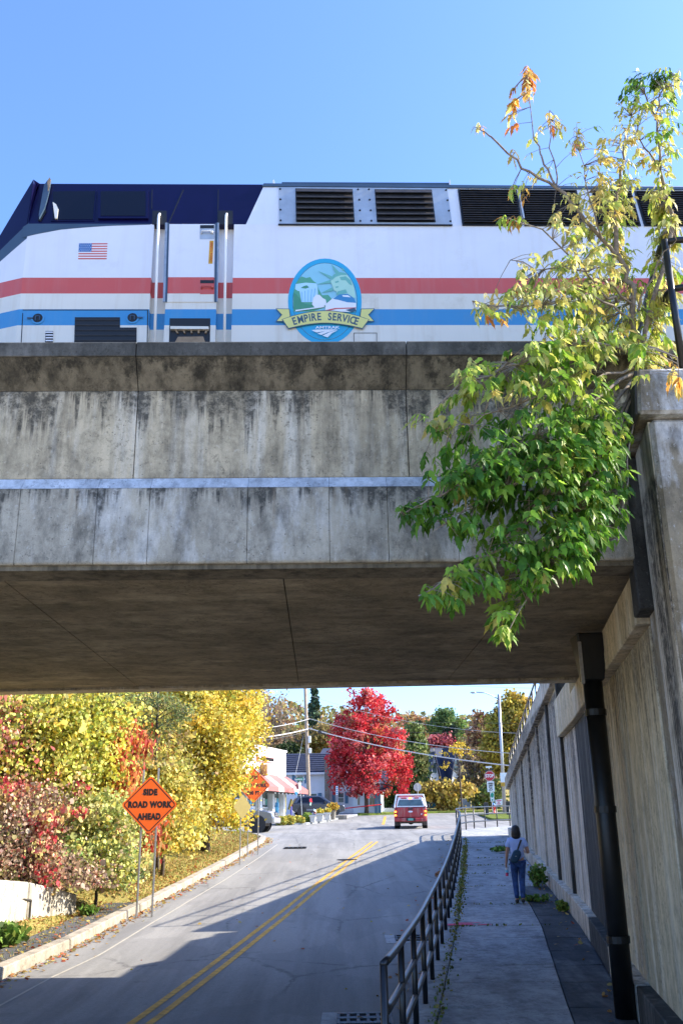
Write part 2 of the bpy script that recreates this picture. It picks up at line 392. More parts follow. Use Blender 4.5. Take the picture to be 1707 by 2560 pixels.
M['car_red'] = paint('dusty_red_paint', (.42, .02, .03), .32, .1, scale=3, dirt=((.42, .30, .24), .8), coat=.4)
M['car_grey'] = paint('grey_truck_paint', (.20, .225, .27), .25, .04, scale=3, coat=.6, metal=.4)
M['car_dark'] = paint('dark_suv_paint', (.05, .06, .085), .2, .05, scale=3, coat=.7, metal=.3)
M['rubber'] = paint('rubber', (.015, .015, .016), .8, .1)
M['alloy'] = paint('alloy_wheel', (.55, .55, .56), .3, .05, metal=.6)
M['plate'] = paint('green_plate', (.16, .42, .33), .4, .04)
M['mud'] = paint('dusty_underbody', (.10, .085, .07), .8, .2, scale=8)
M['plastic'] = paint('black_plastic', (.02, .02, .022), .5, .1)
M['lamp_on'] = glow('lit_tail_lamp', (1.0, .22, .03), 2.2)
M['lamp_red'] = paint('red_lens', (.45, .02, .02), .2, .05)
M['headlamp'] = paint('headlamp_lens', (.75, .77, .8), .1, .03, spec=.9)
M['teal'] = paint('teal_paint', (.02, .11, .12), .6, .06)
M['hyd_red'] = paint('hydrant_red', (.55, .025, .02), .4, .06)
M['hyd_blue'] = paint('hydrant_blue', (.08, .22, .48), .4, .06)
M['pink_paint'] = paint('pink_marking_paint', (.75, .07, .16), .8, .15, scale=12)
M['skin'] = paint('skin', (.45, .25, .17), .55, .06)
M['hair'] = paint('dark_hair', (.012, .008, .007), .5, .2, scale=30)
M['shirt'] = paint('light_blue_shirt', (.42, .54, .86), .85, .05, scale=8)
M['jeans'] = paint('blue_jeans', (.035, .085, .25), .9, .3, scale=9)
M['bag'] = paint('navy_bag', (.012, .055, .105), .7, .1)
M['shoe'] = paint('dark_shoe', (.03, .028, .025), .7, .15)
M['bottle'] = NT('clear_plastic').done((.75, .82, .88), .15, spec=.7)
M['bottle_blue'] = paint('bottle_label_blue', (.15, .55, .75), .4, .05)
M['bottle_pink'] = paint('bottle_pink', (.75, .06, .16), .4, .05)
# ------------------------------------------------------------------ foliage helpers
def _rot(n, droop=0.0, up=None):
    """n random rotation matrices; droop > 0 turns the leaf tips (local +y) towards the ground"""
    y = rng.normal(size=(n, 3)); y[:, 2] -= droop * 2.0
    y /= np.linalg.norm(y, axis=1)[:, None]
    h = rng.normal(size=(n, 3)) if up is None else np.array(up)[None] + rng.normal(size=(n, 3)) * .6
    x = np.cross(y, h); x /= np.linalg.norm(x, axis=1)[:, None] + 1e-9
    z = np.cross(x, y)
    return np.stack([x, y, z], 2)
QUAD = (np.array([(0, 0, 0), (.36, .5, .06), (0, 1, -.05), (-.36, .5, .06)], float), [(0, 1, 2), (0, 2, 3)])
BROAD = (np.array([(0, 0, 0), (.42, .22, .05), (.5, .6, .02), (0, 1, -.1), (-.5, .6, .02), (-.42, .22, .05)], float), [(0, 1, 2, 3), (0, 3, 4, 5)])
_h = [(0, 0), (.13, .10), (.22, .34), (.13, .47), (.19, .60), (.06, .78), (0, 1.0)]
LEAFLET = (np.array([(0, 0, 0), (0, .4, -.02), (0, .7, -.05), (0, 1, -.14)] + [(x, y, .05 - .1 * y) for x, y in _h[1:6]] + [(-x, y, .05 - .1 * y) for x, y in _h[1:6]], float),
           [(0, 4, 5, 1), (1, 5, 6), (1, 6, 7, 2), (2, 7, 8), (2, 8, 3), (0, 1, 10, 9), (1, 11, 10), (1, 2, 12, 11), (2, 13, 12), (2, 3, 13)])
PINE = (np.array([(0, 0, 0), (.09, .5, 0), (0, 1, -.05), (-.09, .5, 0)], float), [(0, 1, 2), (0, 2, 3)])
def leaves(name, pos, size, cols, tmpl, mat, parent=None, droop=.4, origin=(0, 0, 0), rots=None, kind='stuff', up=None):
    T, faces = tmpl; pos = np.asarray(pos, float); n = len(pos); k = len(T)
    Rm = _rot(n, droop, up) if rots is None else rots
    size = np.broadcast_to(np.asarray(size, float), (n,))
    V = np.einsum('nij,kj->nki', Rm, T) * size[:, None, None] + (pos - np.array(origin))[:, None, :]
    me = bpy.data.meshes.new(name)
    me.vertices.add(n * k); me.vertices.foreach_set('co', V.reshape(-1).astype(np.float32))
    per = np.concatenate([np.array(f) for f in faces]); lens = np.array([len(f) for f in faces]); L = len(per)
    idx = (np.arange(n)[:, None] * k + per[None]).reshape(-1)
    me.loops.add(n * L); me.loops.foreach_set('vertex_index', idx.astype(np.int32))
    st = np.concatenate([[0], np.cumsum(lens)[:-1]])
    me.polygons.add(n * len(faces)); me.polygons.foreach_set('loop_start', (np.arange(n)[:, None] * L + st[None]).reshape(-1).astype(np.int32))
    me.update(calc_edges=True)
    ca = me.color_attributes.new('Col', 'FLOAT_COLOR', 'POINT')
    c4 = np.ones((n, k, 4), np.float32); c4[:, :, :3] = np.clip(np.asarray(cols, float), 0, 1)[:, None, :]
    ca.data.foreach_set('color', c4.reshape(-1))
    me.materials.append(mat)
    return addobj(name, me, parent, kind)
def pal(n, colours, weights=None, jit=.22):
    c = np.array(colours, float); w = np.ones(len(c)) if weights is None else np.array(weights, float)
    i = rng.choice(len(c), n, p=w / w.sum())
    return c[i] * (1 + rng.normal(size=(n, 1)) * jit).clip(.45, 1.7) * (1 + rng.normal(size=(n, 3)) * .06)
def in_ell(n, c, r, shell=.55):
    d = rng.normal(size=(n, 3)); d /= np.linalg.norm(d, axis=1)[:, None]
    u = shell + (1 - shell) * rng.random((n, 1)) ** .7
    return np.array(c) + d * u * np.array(r)
def crown_points(lumps, n, clump=.35, per=40, shell=.5):
    """leaf positions in clumps spread through a union of ellipsoids (cx,cy,cz,rx,ry,rz)"""
    vol = np.array([l[3] * l[4] * l[5] for l in lumps]) ** .7; share = (vol / vol.sum() * n).astype(int) + 1
    out = []; ids = []
    for l, m in zip(lumps, share):
        q = max(3, m // per); cc = in_ell(q, l[:3], l[3:], shell)
        ci = rng.integers(0, q, m); cl = clump * (0.6 + .8 * rng.random(q))
        out.append(cc[ci] + rng.normal(size=(m, 3)) * cl[ci][:, None] * np.array([1, 1, .7])); ids.append(ci)
    return np.concatenate(out), np.concatenate(ids)
def clump_cols(ids, colours, weights=None, jit=.2):
    """colour chosen mostly per clump, so that a crown has patches"""
    k = ids.max() + 1; base = pal(k, colours, weights, jit); c = base[ids]
    n = len(ids); sw = rng.random(n) < .3; c[sw] = pal(int(sw.sum()), colours, weights, jit)
    return c * (1 + rng.normal(size=(n, 1)) * .16).clip(.5, 1.6)
def limbs(mb, base, tips, r, wob=.25, n=6, seg=5):
    base = Vector(base)
    for tp in tips:
        tp = Vector(tp); pts = []
        for i in range(seg + 1):
            u = i / seg; p = base.lerp(tp, u)
            p.z += math.sin(u * math.pi) * (tp - base).length * .08
            if 0 < i < seg: p += Vector(rng.normal(size=3)) * wob * (tp - base).length * .12
            pts.append(p)
        mb.tube(pts, r, n, r1=max(.006, r * .2), cap=False)
def tree(name, label, cat, base, lumps, n, size, colours, weights=None, trunk_r=.16, trunk_h=None, mat='leaf_far', bark='bark',
         clump=.35, per=40, shell=.45, tmpl=None, group=None, droop=.4, nlimb=14, crown='crown', fork=.5):
    base = Vector(base); rt = thing(name, label, cat, base, group=group)
    pts, ids = crown_points(lumps, n, clump, per, shell)
    pts[:, 2] = np.maximum(pts[:, 2], base.z + .08)
    cols = clump_cols(ids, colours, weights)
    leaves(crown, pts, size * np.exp(rng.normal(size=len(pts)) * .33), cols, tmpl or BROAD, M[mat], rt, droop, base)
    top = Vector((0, 0, 0)); tot = 0
    for l in lumps: w = l[3]*l[4]*l[5]; top += Vector(l[:3]) * w; tot += w
    top /= tot; h = trunk_h if trunk_h else (top.z - base.z) * fork
    fk = base + (top - base) * 0.12; fk.z = base.z + h
    mb = MB(); mb.tube([base - Vector((0, 0, .2)), base.lerp(fk, .3) + Vector((.03, 0, 0)), fk, fk.lerp(top, .6), top], [trunk_r * 1.25, trunk_r, trunk_r * .85, trunk_r * .5, trunk_r * .2], 9)
    mb.build('trunk', M[bark], rt, base, smooth=True)
    lb = MB()
    pick = pts[rng.integers(0, len(pts), nlimb)]
    for q in pick:
        s = fk.lerp(top, float(rng.random()) * .8); limbs(lb, s, [q], trunk_r * .38, n=5)
    for q in pts[rng.integers(0, len(pts), nlimb * 3)]:
        s = fk.lerp(top, float(rng.random())); limbs(lb, s.lerp(Vector(q), .35), [q], trunk_r * .14, n=4)
    lb.build('branches', M[bark], rt, base, kind='stuff')
    return rt

# ------------------------------------------------------------------ plan of the street
def wx(y):                                      # road-side face of the right-hand wall
    return 1.62 + .156 * y if y <= 20 else 4.74 + (7.55 - 4.74) * (y - 20) / 25.5
WLY, WLX = [-8, 8.6, 12.78, 19.97, 27.72, 42.1, 45.5], [-1.9, .49, 1.09, 2.12, 3.17, 5.05, 5.4]
def wl(y): return lerp(y, WLY, WLX)             # left edge of the sidewalk slabs
LKY, LKX = [-8, 8, 16.4, 18.5, 22.5, 26, 30.6, 38, 45.2, 48.5, 50.8, 52.4], [-6.6, -5.9, -5.45, -5.2, -5.02, -4.8, -4.47, -4.05, -3.75, -3.9, -4.5, -5.7]
def lk(y): return lerp(y, LKY, LKX)             # road edge at the left kerb
def kz(y): return g(y) - .15                    # road level
def smooth(a, b, x): t = min(1, max(0, (x - a) / (b - a))); return t * t * (3 - 2 * t)

# ------------------------------------------------------------------ ground
def terr(x, y):
    z = g(y)
    if 5 < y < 46 and x > wx(max(y, 8.0)) + .45:
        top = 6.1 if y < 22 else 5.25 - .0655 * (y - 22)
        if y < 8.6: top = min(top, z + max(0, x - wx(8.0) - .5) * 1.5 * smooth(4.4, 7, y))
        return top if y < 45 else z
    left = lk(min(y, 52.4)) - x
    if y < 8:  # unseen ground kept low here so sun reaches the bounce sheet
        return z - .5 if left < .12 or x < -8 or y < 4.6 else z - .02
    if y < 53 and left > .12:
        w = smooth(54, 50, y)
        s = smooth(.95, 1.5, left) if y < 25 else smooth(.22, .8, left)
        up = -.06 + s * .10 + .07 * s * min(left, 3) + smooth(1.6, 6.5, left) * 3.6 * smooth(50, 38, y) + smooth(6, 14, left) * 2.4 * smooth(52, 30, y)
        if y < 20: up = -.06 + s * .09 + smooth(1.9, 2.4, left) * .9 + smooth(2.2, 7, left) * 4.4
        return z + up * w - .25 * (1 - w)
    z -= .30
    if y < 9: z -= .1
    if y > 97: z += .34 + smooth(112, 230, y) * (14 + 9 * smooth(30, -60, x))
    if y > 60 and x < -12: z += smooth(12, 40, -x) * 3
    return z
xs = np.unique(np.concatenate([np.linspace(-160, -20, 29), np.linspace(-20, -2, 121), np.linspace(-2, 12, 43), np.linspace(12, 40, 29), np.linspace(40, 160, 25)]))
ys = np.unique(np.concatenate([np.linspace(-30, 6, 13), np.linspace(6, 56, 121), np.linspace(56, 120, 65), np.linspace(120, 330, 43)]))
V = [(x, y, terr(x, y)) for y in ys for x in xs]; nx = len(xs)
Fc = [(j*nx+i, j*nx+i+1, (j+1)*nx+i+1, (j+1)*nx+i) for j in range(len(ys)-1) for i in range(nx-1)]
mb = MB(); mb.add(V, Fc); mb.build('ground', M['grass'], kind='structure', smooth=True, fix=False)

# road: one sheet between the kerbs, then the wide junction
ry = np.arange(-8, 45.01, .5); V = []; Fc = []
for y in ry:
    a, b = lk(y), wl(y) - .42
    for k in range(9): V.append((a + (b - a) * k / 8, y, kz(y)))
for j in range(len(ry) - 1):
    for k in range(8): Fc.append((j*9+k, j*9+k+1, (j+1)*9+k+1, (j+1)*9+k))
jy = np.arange(45, 97.01, 1.0); jx = np.linspace(-45, 45, 31); o0 = len(V)
for y in jy:
    for x in jx: V.append((x, y, kz(y)))
for j in range(len(jy) - 1):
    for k in range(30): Fc.append((o0 + j*31+k, o0 + j*31+k+1, o0 + (j+1)*31+k+1, o0 + (j+1)*31+k))
mb = MB(); mb.add(V, Fc); mb.build('road', M['road'], kind='structure', fix=False)

V = []; Fc = []; fy_ = [-60, -40, -25, -12, -6, 0, 2, 4.4]; fx_ = [-60, -20, 0, 20, 60]
for y in fy_:
    for x in fx_: V.append((x, y, kz(y) + .03))
for j in range(len(fy_) - 1):
    for k in range(4): Fc.append((j*5+k, j*5+k+1, (j+1)*5+k+1, (j+1)*5+k))
mb = MB(); mb.add(V, Fc); mb.build('bounce_sheet', M['bounce_sheet'], kind='structure', fix=False)  # out of view, added to bounce warm sunlight onto the bridge

def ribbon(name, xf, w, y0, y1, lift, mat, step=.4, kind='structure', zf=kz):
    V = []; Fc = []; yy = np.arange(y0, y1 + 1e-6, step)
    for y in yy:
        x = xf(y); V += [(x - w / 2, y, zf(y) + lift), (x + w / 2, y, zf(y) + lift)]
    for j in range(len(yy) - 1): Fc.append((2*j, 2*j+1, 2*j+3, 2*j+2))
    mb = MB(); mb.add(V, Fc); return mb.build(name, mat, kind=kind, fix=False)
def cl(y): return lerp(y, [-8, 13.25, 19, 26.63, 36, 44.64], [-5.6, -2.62, -1.99, -1.10, .08, 1.25])
ribbon('centre_line', lambda y: cl(y) - .12, .11, 2, 45, .006, M['yellow_line'])
ribbon('centre_line', lambda y: cl(y) + .12, .11, 2, 45, .006, M['yellow_line'])
ribbon('edge_line', lambda y: lk(y) + .75, .045, 2, 44, .006, M['white_line'])
ribbon('centre_line', lambda y: 2.6 + (y - 70) * .05, .2, 69, 84, .006, M['yellow_line'])

def verge(name, pts, mat, h=.13, kind='structure', cuts=3, base=.5):
    bm = bmesh.new(); vs = [bm.verts.new((p[0], p[1], 0)) for p in pts]; f = bm.faces.new(vs)
    ext = bmesh.ops.extrude_face_region(bm, geom=[f]); tops = [e for e in ext['geom'] if isinstance(e, bmesh.types.BMVert)]
    for v in tops: v.co.z = 1
    tf = [fc for fc in bm.faces if all(v.co.z > .5 for v in fc.verts)]
    bmesh.ops.triangulate(bm, faces=tf)
    tf = [fc for fc in bm.faces if all(v.co.z > .5 for v in fc.verts)]
    bmesh.ops.subdivide_edges(bm, edges=list({e for fc in tf for e in fc.edges}), cuts=cuts, use_grid_fill=True)
    for v in bm.verts: v.co.z = kz(v.co.y) + (h if v.co.z > .5 else -base)
    bmesh.ops.recalc_face_normals(bm, faces=bm.faces)
    me = bpy.data.meshes.new(name); bm.to_mesh(me); bm.free(); me.materials.append(mat)
    return addobj(name, me, None, kind)
verge('pavement', [(-45, 72), (-9, 71.5), (-4.6, 70.6), (-2.9, 71.6), (-1.6, 76), (-.2, 82), (1.0, 87.5), (1.0, 97), (-45, 97)], M['slab'])
verge('grass_verge', [(1.05, 88), (4.4, 90.5), (8.6, 93.5), (14, 95), (45, 95.5), (45, 99), (1.05, 99)], M['lawn'], h=.16)
verge('grass_verge', [(10.9, 74.2), (11.6, 73.2), (20, 72.5), (45, 72), (45, 86), (15, 86), (11.2, 84)], M['lawn'], h=.15)
# left kerb, stone by stone, with a strip of old asphalt path behind it
kb = thing('kerb', None, None, (lk(20), 20, g(20)), kind='structure')
def kerb_piece(y0, y1, side, name='kerb_stone', mat='kerb', w=.26, h=.17, jit=0.0):
    xa, xb = lk(y0), lk(y1); o = [-w, 0]
    z0, z1 = kz(y0), kz(y1); j = float(rng.normal()) * jit
    p = [(xa-w+j, y0, z0-.3), (xa+j, y0, z0-.3), (xb+j, y1, z1-.3), (xb-w+j, y1, z1-.3),
         (xa-w+j, y0, z0+h), (xa-.03+j, y0, z0+h-.01), (xb-.03+j, y1, z1+h-.01), (xb-w+j, y1, z1+h)]
    mb = MB(); mb.hexa(p); return mb
ye = 6.0
while ye < 52.2:
    L = 2.3 + float(rng.random()) * .7; y1 = min(ye + L, 52.4)
    kerb_piece(ye, y1 - .025, -1, jit=.012).build('kerb_stone', M['kerb'], kb, (lk(20), 20, g(20)), bevel=.018)
    ye = y1
ribbon('asphalt_path', lambda y: lk(y) - .62, .72, 6, 25, .135, M['path'])
# right kerb and sidewalk
rk = thing('sidewalk_kerb', None, None, (1.5, 18, g(18)), kind='structure')
ye = 4.0
while ye < 45.3:
    y1 = min(ye + 3.0, 45.4)
    xa, xb = wl(ye), wl(y1 - .02); z0, z1 = g(ye), g(y1)
    mb = MB(); mb.hexa([(xa-.42, ye, z0-.5), (xa-.015, ye, z0-.5), (xb-.015, y1-.02, z1-.5), (xb-.42, y1-.02, z1-.5),
                        (xa-.40, ye, z0+.0), (xa-.015, ye, z0+.005), (xb-.015, y1-.02, z1+.005), (xb-.40, y1-.02, z1)])
    mb.build('kerb_block', M['slab'], rk, (1.5, 18, g(18)), bevel=.012); ye = y1
sw = thing('sidewalk', None, None, (2.2, 18, g(18)), kind='structure')
joints = [6.6, 8.3, 10.0, 11.35, 13.1, 14.7, 16.0, 17.35, 18.7, 20.1, 21.6, 23.05, 23.55, 26.8, 29.8, 32.2, 34.6, 37.6, 41.2, 45.5]
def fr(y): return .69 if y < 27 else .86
for a, b in zip(joints[:-1], joints[1:]):
    j1, j2 = float(rng.normal()) * .006, float(rng.normal()) * .006
    def wpt(y, f): x0, x1 = wl(y), wx(y) - .2; return x0 + (x1 - x0) * f
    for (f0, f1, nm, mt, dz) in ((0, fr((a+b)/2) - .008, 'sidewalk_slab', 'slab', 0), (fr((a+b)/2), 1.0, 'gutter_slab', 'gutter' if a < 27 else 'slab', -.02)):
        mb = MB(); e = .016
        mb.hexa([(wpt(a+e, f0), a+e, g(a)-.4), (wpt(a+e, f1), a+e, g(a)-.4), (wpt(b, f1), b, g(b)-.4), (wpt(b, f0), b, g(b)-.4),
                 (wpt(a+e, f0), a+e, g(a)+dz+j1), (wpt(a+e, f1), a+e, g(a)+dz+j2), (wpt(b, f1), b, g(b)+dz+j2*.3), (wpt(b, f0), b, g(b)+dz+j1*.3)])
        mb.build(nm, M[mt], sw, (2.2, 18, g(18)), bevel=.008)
mb = MB(); mb.hexa([(wl(4)-.03, 4, g(4)-.6), (wx(4)+.1, 4, g(4)-.6), (wx(45.5), 45.5, g(45.5)-.6), (wl(45.5)-.03, 45.5, g(45.5)-.6),
                    (wl(4)-.03, 4, g(4)-.06), (wx(4)+.1, 4, g(4)-.06), (wx(45.5), 45.5, g(45.5)-.06), (wl(45.5)-.03, 45.5, g(45.5)-.06)])
V = []; Fc = []
for i, y in enumerate(np.arange(4, 45.6, .5)):
    V += [(wl(y) - .02, y, g(y) - .05), (wx(y), y, g(y) - .05)]
    if i: Fc.append((2*i-2, 2*i-1, 2*i+1, 2*i))
mb = MB(); mb.add(V, Fc); mb.build('sidewalk_bed', M['gutter'], sw, (2.2, 18, g(18)), fix=False)
verge('sidewalk', [(5.0, 45.45), (7.5, 45.45), (12.5, 52), (13, 60.5), (9.8, 58.3), (6.4, 52.4), (5.3, 48.8)], M['slab'], h=.155)
# ------------------------------------------------------------------ railway bridge
BO = Vector((0, 8.85, 4.68)); BR = R(1.5)
br = thing('railway_bridge', 'weathered concrete railway bridge spanning the road under the train', 'bridge', BO, BR)
def bpart(name, pts, x0, x1, mat, bevel=.0):
    mb = MB(); mb.prism(pts, x0, x1, 'x'); return mb.build(name, M[mat], br, bevel=bevel)
BX0, BX1 = -10.5, 6.5
def joints_of(js, gap=.008):
    e = [BX0] + js + [BX1]
    return [(a + gap / 2, b - gap / 2) for a, b in zip(e[:-1], e[1:])]
for a, b in joints_of([-5.3, -2.10, .70, 3.3]):
    bpart('coping_block', [(-.13, 2.19), (-.13, 2.345), (-.115, 2.36), (.45, 2.36), (.45, 2.19)], a, b, 'coping', .006)
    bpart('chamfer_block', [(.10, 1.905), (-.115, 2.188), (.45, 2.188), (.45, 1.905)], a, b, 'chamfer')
    bpart('face_panel', [(.10, .925), (.10, 1.903), (.45, 1.903), (.45, .925)], a, b, 'face', .006)
for a, b in joints_of([-6.2, -4.25, -3.18, -2.42, -1.90, -.93, -.12, .46, 1.15, 2.05, 3.2], .003):
    bpart('ledge_block', [(.0, .785), (.095, .92), (.45, .92), (.45, .785)], a, b, 'ledge')
    bpart('lower_panel', [(.01, 0), (-.005, .02), (-.005, .783), (.45, .783), (.45, 0)], a, b, 'lower', .006)
bpart('girder_core', [(.05, .03), (.05, .78), (.14, .92), (.14, 1.88), (.06, 2.15), (.06, 2.33), (.5, 2.33), (.5, .03)], BX0 + .02, BX1 - .02, 'abutk')
bpart('drip_edge', [(.04, -.05), (.04, .0), (.44, .0), (.44, -.05)], BX0, BX1, 'chamfer')
def yf(x): return 8.50 - .065 * x
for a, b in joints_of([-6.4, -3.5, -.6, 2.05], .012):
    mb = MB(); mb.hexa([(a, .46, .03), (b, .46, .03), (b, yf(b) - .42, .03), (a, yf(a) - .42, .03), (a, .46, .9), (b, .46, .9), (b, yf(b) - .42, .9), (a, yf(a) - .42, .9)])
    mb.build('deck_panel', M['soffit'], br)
mb = MB(); mb.hexa([(BX0, yf(BX0)-.41, -.01), (BX1, yf(BX1)-.41, -.01), (BX1, yf(BX1), -.01), (BX0, yf(BX0), -.01), (BX0, yf(BX0)-.41, 2.4), (BX1, yf(BX1)-.41, 2.4), (BX1, yf(BX1), 2.4), (BX0, yf(BX0), 2.4)])
mb.build('far_girder', M['face'], br)
mb = MB(); mb.box(BX0, BX1, .52, 7.2, .92, 1.15); mb.build('ballast_bed', M['coping'], br)
for yy in (2.43, 3.87):
    mb = MB(); mb.prism([(yy-.07, 1.30), (yy-.07, 1.32), (yy-.02, 1.34), (yy-.035, 1.42), (yy+.035, 1.42), (yy+.02, 1.34), (yy+.07, 1.32), (yy+.07, 1.30)], BX0, 16, 'x'); mb.build('rail', M['iron'], br)
for i in range(28):
    mb = MB(); x = BX0 + .3 + i * .6; mb.box(x, x + .22, 1.9, 4.4, 1.16, 1.30); mb.build('sleeper', M['wood_dark'], br)
mb = MB(); mb.box(-10.6, -7.35, .3, 8.9, -5.2, -.06); mb.build('far_abutment', M['abut'], br)

# ------------------------------------------------------------------ right-hand abutment and wing walls
def wslab(mb, y0, y1, z00, z01, z10, z11, d, th=.35, dd=None):
    """piece of wall from y0 to y1; bottoms z00,z01 and tops z10,z11 at the two ends; d proud of the face"""
    a, b = wx(y0), wx(y1)
    mb.hexa([(a-d, y0, z00), (a+th, y0, z00), (b+th, y1, z01), (b-d, y1, z01), (a-d, y0, z10), (a+th, y0, z10), (b+th, y1, z11), (b-d, y1, z11)]); return mb
WO = (wx(14), 14, g(14))
ab = thing('abutment_wall', 'tan concrete abutment wall under the railway bridge beside the sidewalk', 'wall', WO)
def wp(root, o, name, y0, y1, z00, z01, z10, z11, d, mat, th=.35, bevel=.012):
    mb = MB(); wslab(mb, y0, y1, z00, z01, z10, z11, d, th); return mb.build(name, M[mat], root, o, bevel=bevel)
js = [9.36, 12.25, 15.3, 18.4, 22.0]
for i, (a, b) in enumerate(zip(js[:-1], js[1:])):
    e = .02
    wp(ab, WO, 'wall_panel', a+e, b-e, g(a)-.4, g(b)-.4, 4.12, 4.12, 0, 'abut' if b < 18.3 else 'abutg')
    tp = 4.64 if b < 16 else (4.64 if a < 16 else 4.95)
    wp(ab, WO, 'coping_block', a+e, b-e, 4.13, 4.13, tp, tp, .13, 'abut')
    wp(ab, WO, 'plinth_block', a+e, b-e, g(a)-.4, g(b)-.4, g(a)+.36, g(b)+.36, .17, 'abutg' if i % 2 else 'abutk')
wp(ab, WO, 'wall_core', 9.3, 22, g(9)-.5, g(22)-.5, 4.6, 4.6, -.05, 'abutk', .6, 0)
FO = (wx(33), 33, g(33))
fw = thing('wing_wall', 'tall streaked wing wall stepping down beyond the bridge to the street corner', 'wall', FO)
def ct(y): return 5.72 - .0655 * (y - 24.85)
js = [22.0, 24.9, 28.2, 31.8, 35.6, 40.2, 45.5]
for i, (a, b) in enumerate(zip(js[:-1], js[1:])):
    e = .025
    wp(fw, FO, 'wall_panel', a+.11, b-.11, g(a)-.4, g(b)-.4, ct(a)-.5, ct(b)-.5, 0, 'abutg')
    wp(fw, FO, 'coping_block', a+e, b-e, ct(a)-.5, ct(b)-.5, ct(a), ct(b), .16, 'abutg', .45)
    wp(fw, FO, 'plinth_block', a+e, b-e, g(a)-.4, g(b)-.4, g(a)+.34, g(b)+.34, .17, 'abutg')
    wp(fw, FO, 'pilaster', a-.09, a+.09, g(a)-.4, g(a)-.4, ct(a)-.51, ct(a)-.51, .07, 'abutk' if i in (0, 1) else 'abutg')
wp(fw, FO, 'wall_core', 22.02, 45.45, g(22)-.5, g(45)-.5, ct(22)-.05, ct(45.4)-.05, -.05, 'abutk', .6, 0)
NO = (wx(8.4), 8.4, g(8.4))
nb = thing('end_pier', 'blackened end pier of the abutment with white lime streaks, nearest the viewer', 'wall', NO)
mb = MB(); mb.hexa([(wx(8.0), 8.0, -.4), (8.5, 8.0, -.4), (8.5, 9.3, -.4), (wx(9.3), 9.3, -.4), (wx(8.0), 8.0, 5.78), (8.5, 8.0, 5.78), (8.5, 9.3, 5.78), (wx(9.3), 9.3, 5.78)])
mb.build('pier_body', M['abutb'], nb, NO, bevel=.04)
mb = MB(); wslab(mb, 8.06, 8.9, -.4, -.4, 5.77, 5.77, .012, .1); mb.build('pier_side', M['abutg'], nb, NO, bevel=.004)
mb = MB(); mb.hexa([(wx(7.92)-.12, 7.90, 5.79), (8.6, 7.90, 5.79), (8.6, 9.3, 5.79), (wx(9.3)-.12, 9.3, 5.79), (wx(7.92)-.06, 7.96, 6.28), (8.6, 7.96, 6.28), (8.6, 9.3, 6.28), (wx(9.3)-.06, 9.3, 6.28)])
mb.build('pier_cap', M['abutb'], nb, NO, bevel=.03)
mb = MB(); mb.hexa([(wx(7.96)-.135, 7.95, 5.80), (wx(7.96)-.05, 7.95, 5.80), (wx(9.28)-.05, 9.28, 5.80), (wx(9.28)-.135, 9.28, 5.80), (wx(7.96)-.085, 7.98, 6.26), (wx(7.96)-.0, 7.98, 6.26), (wx(9.28)-.0, 9.28, 6.26), (wx(9.28)-.085, 9.28, 6.26)]); mb.build('cap_face', M['abutk'], nb, NO)
wp(nb, NO, 'pier_pilaster', 8.92, 9.33, 4.18, 4.18, 5.76, 5.76, .15, 'abutk')
wp(nb, NO, 'pier_plinth', 8.0, 9.33, -.4, -.4, g(9)+.4, g(9)+.4, .17, 'abutg')
# drain pipe
py, pxx = 12.45, wx(12.45) - .30
dp = thing('drain_pipe', 'thick black drain pipe standing against the abutment wall under the bridge', 'drain pipe', (pxx, py, g(py)))
mb = MB(); mb.tube([(pxx, py, g(py) - .05), (pxx, py, 4.2)], .125, 16); mb.build('pipe', M['pipe'], dp, (pxx, py, g(py)), smooth=True)
mb = MB(); mb.hexa([(pxx-.13, py-.13, 4.0), (pxx+.13, py-.13, 4.0), (pxx+.13, py+.13, 4.0), (pxx-.13, py+.13, 4.0), (pxx-.2, py-.2, 4.62), (pxx+.2, py-.2, 4.62), (pxx+.2, py+.2, 4.62), (pxx-.2, py+.2, 4.62)])
mb.build('hopper', M['pipe'], dp, (pxx, py, g(py)), bevel=.02)
for zz in (.9, 2.4, 3.6):
    mb = MB(); mb.lathe([(.14, -.04), (.14, .04)], (pxx, py, zz), 16); mb.build('collar', M['pipe'], dp, (pxx, py, g(py)))
mb = MB(); mb.box(pxx-.19, pxx-.15, py-.2, py-.17, 3.95, 4.5); mb.build('bracket', M['steel'], dp, (pxx, py, g(py)))

def railing(name, label, pts, posts, h, rails, r, mat, pr=None, pmat=None, cat='railing', group=None, end_loop=False):
    """pts: function s -> base point; posts: list of s; rails: heights"""
    o = pts(posts[0]); rt = thing(name, label, cat, o, group=group)
    for s in posts:
        b = pts(s); mb = MB(); mb.tube([b - Vector((0, 0, .1)), b + Vector((0, 0, h))], pr or r, 8); mb.build('post', M[pmat or mat], rt, o, smooth=True)
    fine = np.linspace(posts[0], posts[-1], max(12, len(posts) * 4))
    for hh in rails:
        mb = MB(); mb.tube([pts(s) + Vector((0, 0, hh)) for s in fine], r, 10); mb.build('rail', M[mat], rt, o, smooth=True)
    return rt
# sidewalk railing: along the kerb, then round the corner
RX = [(wl(y) - .2, y) for y in (8.0, 10, 13, 17, 21, 25, 29, 33, 37, 41, 44, 46.5)] + [(5.45, 49.2), (6.5, 52.3), (7.9, 54.8), (9.6, 57.2), (11.5, 59.4)]
_d = [0.0]
for p, q in zip(RX[:-1], RX[1:]): _d.append(_d[-1] + math.hypot(q[0]-p[0], q[1]-p[1]))
def rpt(s): x, y = lerp(s, _d, [p[0] for p in RX]), lerp(s, _d, [p[1] for p in RX]); return Vector((x, y, g(y) - .0))
ns = int(_d[-1] / 1.62)
railing('sidewalk_railing', 'long black pipe railing along the sidewalk edge, curving round the corner', rpt, [.6 + i * (_d[-1] - .7) / ns for i in range(ns + 1)], 1.08, (1.09, .72, .36), .034, 'black_rail', .033, 'black_rail')
